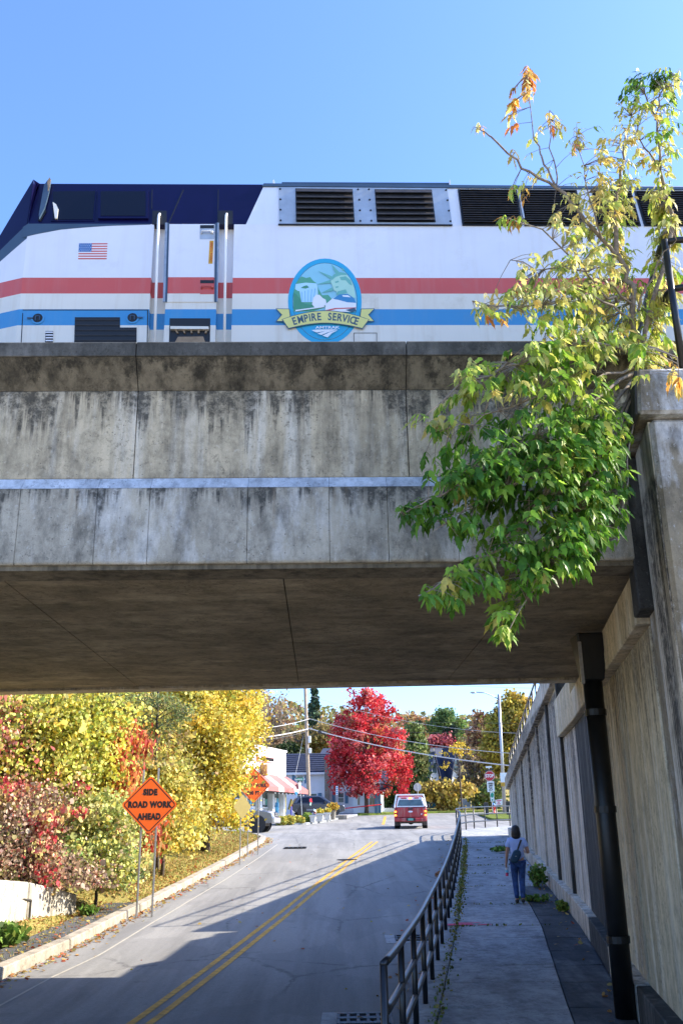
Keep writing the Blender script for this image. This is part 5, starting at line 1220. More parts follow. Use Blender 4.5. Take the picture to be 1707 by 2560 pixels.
for s in (.15, 2.6, 5.2, 8.0):
    mb = MB(); mb.hexa([ss(s-.18, -.5, z0_-.3), ss(s+.18, -.5, z0_-.3), ss(s+.18, -.05, z0_-.3), ss(s-.18, -.05, z0_-.3), ss(s-.18, -.5, za), ss(s+.18, -.5, za), ss(s+.18, -.05, za), ss(s-.18, -.05, za)]); mb.build('shop_post', M['sign_white'], sh, so_)
for a, b in ((.4, 2.3), (2.9, 4.9), (5.5, 7.7)):
    f = MB(); f.hexa([ss(a, -.48, z0_+.75), ss(b, -.48, z0_+.75), ss(b, -.40, z0_+.75), ss(a, -.40, z0_+.75), ss(a, -.48, z0_+.85), ss(b, -.48, z0_+.85), ss(b, -.40, z0_+.85), ss(a, -.40, z0_+.85)]); f.build('window_sill', M['sign_white'], sh, so_)
    f = MB(); f.hexa([ss(a, -.48, z0_-.2), ss(b, -.48, z0_-.2), ss(b, -.43, z0_-.2), ss(a, -.43, z0_-.2), ss(a, -.48, z0_+.74), ss(b, -.48, z0_+.74), ss(b, -.43, z0_+.74), ss(a, -.43, z0_+.74)]); f.build('stall_riser', M['planter'], sh, so_)
    for k in range(4):
        u = a + (b - a) * (k + .5) / 4; mb = MB(); hh = .4 + .5 * random.random(); mb.hexa([ss(u-.18, -.47, z0_+1.0), ss(u+.18, -.47, z0_+1.0), ss(u+.18, -.45, z0_+1.0), ss(u-.18, -.45, z0_+1.0), ss(u-.18, -.47, z0_+1.0+hh), ss(u+.18, -.47, z0_+1.0+hh), ss(u+.18, -.45, z0_+1.0+hh), ss(u-.18, -.45, z0_+1.0+hh)])
        mb.build('window_poster', M[random.choice(['sign_white', 'bottle_blue', 'sign_yellow', 'sign_green', 'plate'])], sh, so_)
a, b = P(650, 1911, 74.5), P(669, 1940, 74.5); mb = MB(); mb.hexa([(a.x, 74.6, b.z), (b.x, 74.2, b.z), (b.x, 74.3, b.z), (a.x, 74.7, b.z), (a.x, 74.6, a.z), (b.x, 74.2, a.z), (b.x, 74.3, a.z), (a.x, 74.7, a.z)])
tag(mb.build('brown_board', M['brown_board']), 'plain brown board hanging from the shop front above the awning', 'board')
# kiosk box, post and flags at the shop
o = P(692, 2041, 76.5); o.z = kz(76.5) + .13
nbx = thing('vending_box', 'tall blue box with green base in front of the shop window', 'vending box', o)
mb = MB(); a, b = P(688, 2040, 76.5).x, P(696, 2040, 76.5).x; zt2 = P(692, 2006, 76.5).z
mb.box(a, b, 76.5, 77.1, o.z, o.z + .55); mb.build('base', M['sign_green'], nbx, o, bevel=.02)
mb = MB(); mb.box(a, b, 76.5, 77.1, o.z + .552, zt2); mb.build('cabinet', M['loco_blue'], nbx, o, bevel=.02)
mb = MB(); mb.box(a + .05, b - .05, 76.47, 76.498, o.z + .75, zt2 - .35); mb.build('front_panel', M['bottle_blue'], nbx, o)
for px, Y, top, mt, lab, nm in ((728, 77.5, 2016, 'emblem', 'purple blue post at the end of the shop front', 'blue_post'),):
    a = P(px - 2.2, 2041, Y); b = P(px + 2.2, top, Y); mb = MB(); mb.box(a.x, b.x, Y, Y + .16, kz(Y), b.z); tag(mb.build(nm, paint('purple_paint', (.16, .14, .45), .5), bevel=.02), lab, 'post')
a, b = P(722, 2024, 78), P(729, 1998, 78); mb = MB(); mb.tube([a, b], .10, 5); tag(mb.build('leaning_board', M['sign_yellow']), 'pale yellow strip leaning behind the blue post by the shop', 'board')
def hang_flag(label, pts, Y, cols, pole=None, cat='flag'):
    o = P(*pts[0], Y); rt = thing('flag', label, cat, o)
    for k, (mt, q) in enumerate(cols):
        mb = MB(); a = [P(x, y, Y + .1 * math.sin(i * 1.7)) for i, (x, y) in enumerate(q)]; b = [p + Vector((0, .02, 0)) for p in a]; n = len(a)
        mb.add(a + b, [tuple(range(n)), tuple(range(2*n-1, n-1, -1))] + [(i, n+i, n+(i+1) % n, (i+1) % n) for i in range(n)]); mb.build('cloth', M[mt], rt, o)
    if pole: mb = MB(); mb.tube([P(*pole[0], Y + .02), P(*pole[1], Y + .02)], .025, 5); mb.build('flag_pole', M['wood'], rt, o)
    return rt
hang_flag('red, white and blue flag hanging at the awning corner', [(738, 1960)], 76.2, [('awn_red', [(738, 1962), (745, 1957), (748, 1972), (742, 1974)]), ('sign_white', [(745, 1957), (752, 1955), (753, 1974), (748, 1977)]), ('loco_blue', [(735, 1978), (746, 1981), (741, 1990)])], [(730, 1974), (747, 1955)])
hang_flag('small red flag with a teal end beside the utility pole', [(776, 2000)], 80, [('sign_red', [(773, 1998), (779, 1995), (781, 2006), (774, 2005)]), ('plate', [(775, 2006), (779, 2007), (777, 2014), (775, 2013)])])
for i, (x, y) in enumerate(((785, 2022), (814, 2018))):
    hang_flag('small striped flag stuck in the ' + ('left' if i == 0 else 'right') + ' planter by the road', [(x, y)], 75.0 + i * 2, [('loco_blue', [(x, y), (x+3, y+2), (x+3, y+7), (x, y+5)]), ('awn_red', [(x, y+5.5), (x+7, y+9), (x+6, y+14), (x, y+11)]), ('sign_white', [(x+3, y+2), (x+8, y+5), (x+7, y+9), (x+3, y+7)])], [(x - .5, y - 1), (x - .5, y + 18)])
# planters
for i, (x0, x1, yt, yb, Y) in enumerate(((774, 789, 2038, 2056, 72.5), (791, 808, 2034, 2055, 74.2), (811, 826, 2032, 2050, 76.4))):
    o = P((x0 + x1)/2, yb, Y); o.z = kz(Y) + .1
    rt = thing('planter', ('cream square planter at the left end of its row, beside the shrubs', 'cream square planter in the middle of its row with yellow flowers', 'cream square planter at the right end of its row by the orange flowers')[i], 'planter', o, group='planters by the road')
    a, b = P(x0, yb, Y), P(x1, yt, Y); w = b.x - a.x
    mb = MB(); mb.hexa([(a.x+.06, Y, o.z), (b.x-.06, Y, o.z), (b.x-.06, Y+w, o.z), (a.x+.06, Y+w, o.z), (a.x, Y-.06, b.z), (b.x, Y-.06, b.z), (b.x, Y+w+.06, b.z), (a.x, Y+w+.06, b.z)]); mb.build('box', M['planter'], rt, o, bevel=.03)
    mb = MB(); mb.box(a.x-.04, b.x+.04, Y-.10, Y-.02, b.z-.10, b.z+.02); mb.build('rim', M['planter'], rt, o)
    if i:
        pts = in_ell(500, ((a.x+b.x)/2, Y+w/2, b.z+.12), (w*.6, w*.5, .28), .2); leaves('flowers', pts, .10, pal(500, [(.65, .5, .05), (.3, .35, .06), (.7, .55, .1)]), BROAD, M['leaf_far'], rt, .2, o)
o = P(833, 2052, 77.5); o.z = kz(77.5) + .1; rt = thing('flower_pot', 'clay pot of orange flowers at the end of the planter row', 'flower pot', o)
mb = MB(); mb.lathe([(.16, 0), (.22, .7), (.25, .72)], o, 12); mb.build('pot', M['stone'], rt, o); pts = in_ell(500, o + Vector((0, 0, 1.0)), (.5, .45, .36), .3); leaves('flowers', pts, .1, pal(500, [(.6, .3, .04), (.65, .42, .06), (.3, .3, .05)]), BROAD, M['leaf_far'], rt, .2, o)
a, b = P(833, 2044, 80), P(868, 2036, 80); mb = MB(); mb.box(a.x, b.x, 80, 81, kz(80)+.02, kz(80)+.34); tag(mb.build('concrete_block', M['kerb'], bevel=.04), 'long pale concrete block lying by the road right of the planters', 'concrete block')
mb = MB(); mb.tube([P(835, 2024, 88), P(880, 2019, 89), P(955, 2011, 90)], .05, 5); tag(mb.build('barrier_tape', M['sign_red']), 'red barrier tape stretched across in front of the red maple trunk', 'tape')
b = P(842, 2036, 88); sp2 = thing('parking_sign', 'narrow blue and white parking sign on a post left of the red maple', 'sign', b)
mb = MB(); mb.tube([b - Vector((0, 0, .3)), P(842, 1965, 88)], .04, 5); mb.build('post', M['steel'], sp2, b)
mb = MB(); plate_at(mb, [(839, 1965), (845, 1965), (845, 1987), (839, 1987)], 87.9, 0); a = mb.build('plate', M['sign_white'], sp2, b)
mb = MB()
for y in (1967, 1972, 1977, 1982): plate_at(mb, [(840, y), (844, y), (844, y + 2.6), (840, y + 2.6)], 87.87, 0)
mb.build('print', M['loco_blue'], a, b)

# ------------------------------------------------------------------ vehicles (built with the front towards +y)
def wheel(rt, x, y, r, w, s, rim='alloy'):
    c = (x, y, r); mb = MB(); mb.lathe([(r*.62, -w/2), (r*.95, -w/2), (r, -w*.35), (r, w*.35), (r*.95, w/2), (r*.62, w/2)], c, 24, 'x'); t = mb.build('wheel', M['rubber'], rt, smooth=False)
    mb = MB(); mb.lathe([(r*.6, s*w*.30), (r*.6, s*w*.42), (r*.2, s*w*.36), (.05, s*w*.44)], c, 20, 'x'); d = mb.build('rim', M[rim], t)
    for k in range(6):
        a = k * math.pi / 3; mb = MB(); p = Vector((x + s*w*.43, y + r*.34*math.cos(a), r + r*.34*math.sin(a))); mb.ball(p, .03, r*.10, r*.10, 6, 4); mb.build('rim_opening', M['rubber'], t)
def body_prism(rt, name, prof, hw, mat, bevel=.05, taper=0):
    mb = MB(); n = len(prof); zt = max(p[1] for p in prof); zb = min(p[1] for p in prof)
    f = lambda z: hw - taper * (z - zb) / (zt - zb)
    vs = [(-f(z), y, z) for y, z in prof] + [(f(z), y, z) for y, z in prof]
    mb.add(vs, [tuple(range(n-1, -1, -1)), tuple(range(n, 2*n))] + [(i, (i+1) % n, n+(i+1) % n, n+i) for i in range(n)]); return mb.build(name, M[mat], rt, bevel=bevel)
def side_glass(rt, prof, hw, taper, zb, zt, mat='glass'):
    for s in (-1, 1):
        mb = MB(); f = lambda z: (hw - taper * (z - zb) / (zt - zb) + .006) * s
        mb.poly([(f(z), y, z) for y, z in prof]); mb.build('side_window', M[mat], rt)
def quad_box(rt, name, q, n, d, mat):
    mb = MB(); a = [Vector(p) for p in q]; n = Vector(n) * d; b = [p + n for p in a]; k = len(a)
    mb.add(a + b, [tuple(range(k-1, -1, -1)), tuple(range(k, 2*k))] + [(i, (i+1) % k, k+(i+1) % k, k+i) for i in range(k)]); return mb.build(name, M[mat], rt)
def pickup(label, loc, rz, paint_, cap, rear):
    rt = thing('pickup_truck', label, 'pickup truck', loc, rz)
    low = [(0, .62), (0, 1.22), (2.05, 1.24), (4.15, 1.24), (4.2, 1.26), (5.2, 1.20), (5.62, 1.08), (5.72, .80), (5.66, .52), (5.2, .48), (.2, .50)]
    body_prism(rt, 'body', low, .99, paint_, .06)
    cab = [(1.95, 1.23), (2.10, 1.88), (2.5, 1.95), (3.5, 1.93), (4.3, 1.24)]
    body_prism(rt, 'cab', cab, .97, paint_, .05, .20)
    side_glass(rt, [(2.22, 1.30), (2.30, 1.80), (2.95, 1.84), (2.95, 1.30)], .97, .20, 1.23, 1.95); side_glass(rt, [(3.02, 1.30), (3.02, 1.84), (3.42, 1.84), (3.98, 1.32)], .97, .20, 1.23, 1.95)
    quad_box(rt, 'windscreen', [(-.80, 4.24, 1.28), (.80, 4.24, 1.28), (.68, 3.56, 1.90), (-.68, 3.56, 1.90)], (0, .66, .74), .02, 'glass')
    quad_box(rt, 'rear_window', [(-.74, 2.01, 1.40), (.74, 2.01, 1.40), (.70, 2.09, 1.80), (-.70, 2.09, 1.80)], (0, -1, .1), .012, 'glass')
    for x in (-.84, .84):
        for y in (1.15, 4.78):
            wheel(rt, x, y, .42, .28, 1 if x > 0 else -1, 'rubber' if not cap else 'alloy')
            mb = MB(); s = 1 if x > 0 else -1; mb.lathe([(.02, s*.145), (.50, s*.145), (.50, s*.162), (.02, s*.162)], (x, y, .45), 24, 'x'); mb.v = [p for p in mb.v]; mb.build('wheel_arch', M['plastic'], rt)
    for x in (-1, 1):
        mb = MB(); mb.box(x*1.0 + (0 if x > 0 else -.22), x*1.0 + (.22 if x > 0 else 0), 3.75, 3.9, 1.28, 1.50); mb.build('mirror', M['plastic'], rt, bevel=.03)
        mb = MB(); mb.box(x*.97 - .02, x*.97 + .02, 2.6, 2.75, 1.10, 1.13); mb.build('door_handle', M['plastic'], rt)
    mb = MB(); mb.box(-.98, .98, 5.60, 5.82, .50, .80); mb.build('front_bumper', M['alloy'], rt, bevel=.05)
    g_ = MB(); g_.box(-.62, .62, 5.60, 5.745, .82, 1.08); gl = g_.build('grille', M['plastic'], rt, bevel=.02)
    for z in (.90, 1.0): mb = MB(); mb.box(-.6, .6, 5.74, 5.765, z - .02, z + .02); mb.build('grille_bar', M['alloy'], gl)
    for s in (-1, 1): mb = MB(); mb.hexa([(s*.64, 5.4, .82), (s*.985, 5.4, .82), (s*.985, 5.62, .82), (s*.64, 5.74, .82), (s*.64, 5.4, 1.10), (s*.99, 5.3, 1.10), (s*.99, 5.55, 1.10), (s*.64, 5.66, 1.10)]); mb.build('headlight', M['headlamp'], rt, bevel=.02)
    # rear
    mb = MB(); mb.box(-.80, .80, -.045, .0, .66, 1.20); tg = mb.build('tailgate', M[paint_], rt, bevel=.02)
    mb = MB(); mb.box(-.16, .16, -.06, -.046, 1.10, 1.19); mb.build('tailgate_handle', M['plastic'], tg, bevel=.01)
    mb = MB(); mb.ball((0, -.05, .99), .14, .012, .055, 16, 6); mb.build('badge', M['headlamp'], tg)
    mb = MB(); mb.ball((.66, -.05, .84), .04, .01, .05, 8, 5); mb.build('sticker', M['sign_white'], tg)
    for s in (-1, 1):
        mb = MB(); mb.box(s*.83 if s > 0 else -.985, .985 if s > 0 else -.83, -.03, .06, .74, 1.10); tl = mb.build('tail_lamp', M['lamp_red'], rt, bevel=.015)
        for z in (.79, 1.0): mb = MB(); mb.box((.85 if s > 0 else -.965), (.965 if s > 0 else -.85), -.045, -.031, z - .045, z + .045); mb.build('lit_lens', M['lamp_on'], tl)
    mb = MB(); mb.box(-.97, .97, -.20, .0, .42, .63); bp = mb.build('rear_bumper', M[paint_] if rear else M['alloy'], rt, bevel=.03)
    mb = MB(); mb.box(-.28, .28, -.21, -.201, .46, .62); mb.build('plate_recess', M['plastic'], bp)
    mb = MB(); mb.box(-.155, .155, -.22, -.211, .475, .605); mb.build('number_plate', M['plate'], bp)
    mb = MB(); mb.box(-.7, .7, .0, 5.2, .34, .50); mb.build('chassis', M['mud'], rt)
    mb = MB(); mb.tube([(-.7, 1.15, .42), (.7, 1.15, .42)], .06, 8); mb.ball((0, 1.12, .42), .2, .18, .17, 10, 6); mb.build('rear_axle', M['mud'], rt)
    for s in (-1, 1): mb = MB(); mb.box(s*.84 - .15, s*.84 + .15, .58, .60, .20, .50); mb.build('mud_flap', M['mud'], rt)
    if cap:
        mb = MB(); mb.hexa([(-.95, .02, 1.225), (.95, .02, 1.225), (.95, 1.98, 1.24), (-.95, 1.98, 1.24), (-.72, .22, 1.86), (.72, .22, 1.86), (.72, 1.95, 1.92), (-.72, 1.95, 1.92)]); cp = mb.build('canopy', M['car_red'], rt, bevel=.03)
        quad_box(cp, 'canopy_frame', [(-.86, .03, 1.26), (.86, .03, 1.26), (.72, .19, 1.83), (-.72, .19, 1.83)], (0, -1, .3), .012, 'sign_white')
        quad_box(cp, 'canopy_window', [(-.78, .045, 1.33), (.78, .045, 1.33), (.66, .16, 1.68), (-.66, .16, 1.68)], (0, -1, .3), .03, 'shop_glass')
        for a, b, mt in ((-.55, -.22, 'lamp_red'), (.25, .52, 'lamp_red'), (-.08, .10, 'lamp_on')): quad_box(cp, 'brake_lamp', [(a, .17, 1.74), (b, .17, 1.74), (b, .19, 1.80), (a, .19, 1.80)], (0, -1, .3), .045, mt)
        for s in (-1, 1):
            mb = MB(); mb.tube([(s*.97, .0, 1.24), (s*.82, .12, 1.98)], .055, 6); mb.tube([(s*.82, .12, 1.98), (s*.80, 2.0, 2.02)], .03, 6); mb.build('rack_leg', M['chrome'], rt)
        mb = MB(); mb.tube([(-.82, .12, 1.98), (.82, .12, 1.98)], .04, 6); mb.tube([(-.8, 1.9, 2.0), (.8, 1.9, 2.0)], .04, 6); mb.build('rack_bar', M['chrome'], rt)
        quad_box(tg, 'dust_patch', [(-.70, -.047, .70), (.60, -.047, .70), (.62, -.047, 1.06), (-.68, -.047, 1.07)], (0, -1, 0), .001, 'car_red')
    return rt
tp = P(1027, 2067, 60.0); pickup('dusty red pickup truck with a white canopy, braking in the right lane', (tp.x, 60.0, kz(60) + .0), R(-4), 'car_red', True, True)
gp = P(690, 2071, 56.5); pickup('grey pickup truck parked nose out behind the yellow tree', (gp.x - 5.75, 58.2, kz(57.6)), R(-96), 'car_grey', False, False)
def suv(label, loc, rz):
    rt = thing('parked_car', label, 'car', loc, rz)
    low = [(0, .55), (.05, .95), (.15, 1.02), (3.3, 1.02), (3.45, 1.0), (4.35, .90), (4.55, .72), (4.55, .38), (4.2, .28), (.3, .30)]
    body_prism(rt, 'body', low, .92, 'car_dark', .07)
    gh_ = [(.1, 1.0), (.45, 1.50), (.9, 1.64), (2.3, 1.64), (2.7, 1.56), (3.5, 1.0)]
    body_prism(rt, 'cabin', gh_, .90, 'car_dark', .05, .2)
    side_glass(rt, [(.45, 1.08), (.75, 1.48), (1.55, 1.54), (1.55, 1.08)], .90, .2, 1.0, 1.64); side_glass(rt, [(1.63, 1.08), (1.63, 1.54), (2.4, 1.54), (3.1, 1.08)], .90, .2, 1.0, 1.64)
    quad_box(rt, 'windscreen', [(-.76, 3.47, 1.03), (.76, 3.47, 1.03), (.66, 2.76, 1.53), (-.66, 2.76, 1.53)], (0, .55, .8), .015, 'glass')
    for x in (-.80, .80):
        for y in (.85, 3.65):
            wheel(rt, x, y, .34, .22, 1 if x > 0 else -1); s = 1 if x > 0 else -1
            mb = MB(); mb.lathe([(.02, s*.118), (.42, s*.118), (.42, s*.130), (.02, s*.130)], (x, y, .38), 22, 'x'); mb.build('wheel_arch', M['plastic'], rt)
    for x in (-1, 1):
        mb = MB(); mb.box(x*.94 - .08, x*.94 + .08, 2.75, 2.88, 1.02, 1.16); mb.build('mirror', M['plastic'], rt, bevel=.02)
        mb = MB(); mb.box(x*.6 - .2, x*.6 + .2, 4.42, 4.5, .72, .86); mb.build('headlight', M['headlamp'], rt, bevel=.02)
        mb = MB(); mb.box(x*.75 - .12, x*.75 + .12, -.01, .08, .78, .95); mb.build('tail_lamp', M['lamp_red'], rt)
        mb = MB(); mb.box(x*.921 - .006, x*.921 + .006, .4, 4.1, .44, .56); mb.build('side_moulding', M['car_grey'], rt)
    return rt
sp3 = P(731, 2040, 83); suv('dark blue-grey car parked behind the street name post and utility pole', (sp3.x - .2, 83.6, kz(83.6) + .14), R(-80))
# ------------------------------------------------------------------ trees and shrubs
def lump(px, py, Y, rx, rz, ry=None):
    c = P(px, py, Y); s = sc(px, py, Y); return (c.x, c.y, c.z, rx * s, (ry if ry else (rx + rz) * .5 * s), rz * s * 1.03)
def base_at(px, Y): x = P(px, 2050, Y).x; return Vector((x, Y, terr(x, Y)))
YEL = [(.74, .55, .06), (.82, .68, .18), (.64, .48, .05), (.48, .46, .08), (.32, .26, .05)]
tree('yellow_tree', 'large golden yellow tree on the bank between the two orange signs', 'tree', base_at(515, 37.5),
     [lump(520, 1810, 37, 90, 120, 2.3), lump(410, 1790, 38, 125, 130, 2.4), lump(575, 1870, 36.8, 75, 100, 1.8), lump(470, 1900, 36.5, 120, 120, 2.2), lump(525, 1985, 36.5, 62, 75, 1.5), lump(610, 1810, 37.5, 42, 80, 1.2), lump(450, 2040, 36, 85, 60, 1.5), lump(585, 2035, 37.3, 32, 36, .8), lump(560, 1720, 38, 100, 80, 2)],
     62000, .082, YEL, (3, 3, 2, 2, 1.4), .17, 1.3, clump=.26, per=45, shell=.35, nlimb=26)
tree('yellow_bush', 'pale yellow drooping bush behind the first orange sign', 'bush', base_at(410, 29.5),
     [lump(425, 1980, 29, 60, 65, .9), lump(400, 2050, 28.5, 55, 70, .9), lump(455, 2060, 30, 45, 60, .8), lump(330, 2000, 28, 45, 60, .8)],
     15000, .08, [(.75, .62, .17), (.66, .50, .07), (.55, .5, .13), (.42, .42, .1)], None, .06, .9, clump=.2, per=40, droop=.8)
tree('grape_vine', 'broad yellow and lime leaved vine covering the top of the bank at the left', 'vine', base_at(120, 25.5),
     [lump(110, 1790, 24.5, 130, 80, 1.2), lump(60, 1860, 24, 90, 80, 1), lump(230, 1780, 25, 100, 65, 1.1), lump(200, 1860, 24.5, 85, 70, 1), lump(130, 1930, 24, 90, 50, .9), lump(255, 1930, 25, 50, 50, .8)],
     26000, .074, [(.72, .62, .09), (.80, .72, .18), (.52, .56, .1), (.36, .42, .08), (.74, .52, .08), (.16, .16, .04)], (3, 3, 2.5, 1.5, 1, 1), .07, 1.2, clump=.32, per=40, droop=.7, shell=.3)
tree('red_vine', 'coral red and pink leaved vine at the left edge of the bank', 'vine', base_at(5, 23.5),
     [lump(5, 1890, 23.2, 34, 80, .7), lump(15, 1775, 23.5, 20, 45, .6), lump(60, 1985, 23, 50, 30, .6)],
     2400, .08, [(.66, .28, .20), (.70, .38, .24), (.62, .48, .16), (.5, .12, .1), (.6, .56, .2)], None, .05, .9, droop=1.2, shell=.3)
tree('red_sumac', 'orange red sumac shrub with hanging leaflets behind the first orange sign', 'shrub', base_at(290, 26),
     [lump(265, 1840, 25.5, 40, 40, .6), lump(300, 1880, 25.5, 40, 50, .6), lump(305, 1945, 25.2, 28, 50, .5), lump(335, 1850, 25.8, 22, 40, .5), lump(240, 1825, 25.8, 25, 22, .5), lump(365, 2080, 26.5, 25, 45, .5)],
     4200, .14, [(.60, .13, .06), (.66, .22, .07), (.62, .32, .09), (.48, .07, .05)], None, .045, 1.1, tmpl=LEAFLET, droop=2.2, shell=.2, clump=.2)
tree('crimson_creeper', 'dark crimson creeper hanging over the low pale wall', 'creeper', base_at(110, 23),
     [lump(125, 2055, 22.3, 38, 40, .5), lump(110, 2130, 22, 28, 60, .4), lump(110, 2190, 21.8, 24, 40, .35), lump(205, 1955, 22.6, 8, 42, .2), lump(180, 2025, 22.6, 24, 20, .3), lump(25, 1985, 22.3, 26, 40, .4)],
     1500, .075, [(.48, .06, .07), (.56, .16, .15), (.40, .06, .06), (.62, .28, .2), (.6, .5, .2)], None, .03, .7, droop=1.3, shell=.2, clump=.14, per=30)
tree('green_shrub', 'pale green and lime shrub between the creeper and the first orange sign', 'shrub', base_at(250, 24),
     [lump(215, 2140, 23.4, 70, 60, .8), lump(275, 2060, 24, 60, 80, .8), lump(300, 2150, 23.7, 45, 65, .6), lump(230, 2040, 24, 45, 55, .6), lump(310, 2080, 24.3, 40, 60, .6)],
     13000, .07, [(.46, .50, .17), (.64, .64, .24), (.76, .70, .18), (.26, .32, .1), (.62, .46, .28), (.18, .24, .08)], (3, 3, 2.4, 1.2, 1, .7), .04, .7, clump=.17, per=30, droop=.6)
tree('dry_brush', 'tangle of dry brown and pinkish twigs above the low pale wall', 'brush', base_at(40, 22.5),
     [lump(40, 2110, 22.2, 80, 85, .8), lump(150, 2180, 22.3, 80, 50, .7), lump(80, 2030, 22.8, 80, 60, .8), lump(215, 2200, 23, 60, 32, .6), lump(0, 2180, 21.5, 40, 50, .6)],
     11000, .06, [(.42, .29, .2), (.56, .40, .3), (.26, .18, .11), (.50, .48, .18), (.45, .16, .12)], (3, 3, 2, 1.5, 1), .03, .5, clump=.2, per=25, droop=.8, nlimb=130, bark='bark_pale')
tree('thicket', 'mixed yellow green thicket filling the bank behind the vines', 'thicket', base_at(180, 33),
     [lump(120, 1850, 31, 190, 150, 1.8), lump(330, 1900, 32, 130, 150, 1.8), lump(60, 2000, 28, 140, 120, 1.5), lump(250, 2000, 29, 150, 110, 1.5)],
     38000, .088, [(.58, .48, .09), (.68, .55, .12), (.40, .38, .09), (.42, .28, .1), (.26, .24, .08)], None, .1, 2, clump=.4, per=45, shell=.3, nlimb=40)
# pine bough
pnb = base_at(400, 31); pn = thing('pine_tree', 'small green pine with bottle-brush needles in front of the yellow tree', 'tree', pnb)
pts = []; mbx = MB(); tr = P(400, 1650, 31); mbx.tube([pnb, P(390, 1900, 31), P(395, 1760, 31), tr], .07, 7, r1=.03)
for (x, y, e) in ((350, 1790, 30), (300, 1770, 25), (330, 1830, 25), (440, 1765, 28), (460, 1790, 22), (420, 1745, 25), (375, 1745, 25), (470, 1770, 20), (310, 1740, 24), (425, 1810, 22)):
    q = P(x, y, 30.6); s_ = P(392, y + 30, 31); mbx.tube([s_, s_.lerp(q, .5) + Vector((0, 0, .08)), q], .022, 5, r1=.008)
    d = (q - s_).normalized()
    for k in range(240): pts.append(q + Vector(rng.normal(size=3) * np.array([.20, .16, .12])) - d * float(rng.random()) * .25)
mbx.build('trunk', M['bark'], pn, pnb); leaves('needles', np.array([tuple(p) for p in pts]), .16, pal(len(pts), [(.20, .27, .08), (.28, .32, .12), (.14, .2, .06), (.35, .27, .12)]), PINE, M['needle'], pn, .1, pnb)

RED = [(.55, .03, .04), (.63, .09, .09), (.44, .02, .03), (.70, .22, .19), (.36, .12, .04)]
tree('red_maple', 'brilliant red round-headed maple standing by the road beyond the red truck', 'tree', base_at(916, 90.5) + Vector((0, 0, .1)),
     [lump(905, 1850, 90.5, 78, 85, 3.2), lump(930, 1930, 90, 88, 60, 3.3), lump(880, 1930, 90, 62, 55, 2.6), lump(920, 1780, 90.5, 62, 55, 2.6), lump(985, 1880, 90.5, 42, 85, 2.2), lump(865, 1850, 90.5, 42, 60, 2.2), lump(905, 1745, 90.5, 34, 24, 1.5), lump(950, 1765, 90.5, 26, 24, 1.3), lump(845, 1900, 90.5, 28, 40, 1.6), lump(1000, 1950, 90, 28, 38, 1.5)],
     21000, .165, RED, (3, 3, 1.6, 1.8, .5), .20, 2.1, clump=.27, per=55, shell=.45, bark='bark', nlimb=30)
SPR = [(.045, .085, .05), (.06, .11, .06), (.035, .065, .045), (.10, .13, .06)]
def conifer(label, px, Y, ytop, ybase, wpx, n, cols, size=.45, density=1.0, name='conifer'):
    t = P(px, ytop, Y); b = P(px, ybase, Y); b.x = t.x; H = t.z - b.z; W = wpx * sc(px, ytop, Y)
    rt = thing(name, label, 'tree', b); mb = MB(); mb.tube([b, t], .16, 7, r1=.02); 
    pts = []
    for k in range(int(H * 5 * density)):
        u = random.random() ** .8; z = b.z + H * (.08 + .92 * u); r = W * (1 - u) ** .85 * (.55 + .6 * random.random()); a = random.random() * 6.283
        tip = Vector((b.x + r*math.cos(a), b.y + r*math.sin(a), z - r * .22)); c = Vector((b.x, b.y, z + .1)); mb.tube([c, tip], .03, 4, r1=.01, cap=False)
        m = max(6, int(n / (H * 5 * density)))
        for q in range(m): v = .25 + .8 * random.random(); p = c.lerp(tip, v); pts.append((p.x + random.gauss(0, .16), p.y + random.gauss(0, .16), p.z + random.gauss(-.05, .10)))
    mb.build('trunk', M['bark_dark'], rt, b); pts = np.array(pts); leaves('crown', pts, size * (.6 + .7 * rng.random(len(pts))), pal(len(pts), cols), PINE if False else QUAD, M['needle'], rt, .7, b)
conifer('tall sparse blue-green spruce rising behind the shuttered house', 786, 140, 1722, 1900, 26, 4500, SPR, .5, .9)
BARE = [(.30, .16, .10), (.24, .15, .10), (.36, .22, .12)]
for lab, x, Y, lumps_, n in (('tall bare grey tree left of the utility pole against the sky', 690, 128, [(690, 1780, 40, 55), (670, 1830, 35, 45), (715, 1820, 25, 40)], 700), ('second bare tree with rusty buds nearer the yellow tree', 655, 125, [(655, 1760, 18, 60), (645, 1830, 22, 45)], 450)):
    tree('bare_tree', lab, 'tree', base_at(x, Y), [lump(a, b, Y, c, d) for a, b, c, d in lumps_], n, .22, BARE, None, .22, 4, nlimb=70, bark='bark_pale', shell=.2, clump=.5, per=20)
HILL = [(.24, .22, .07), (.32, .28, .09), (.18, .17, .06), (.36, .26, .10), (.28, .18, .08)]
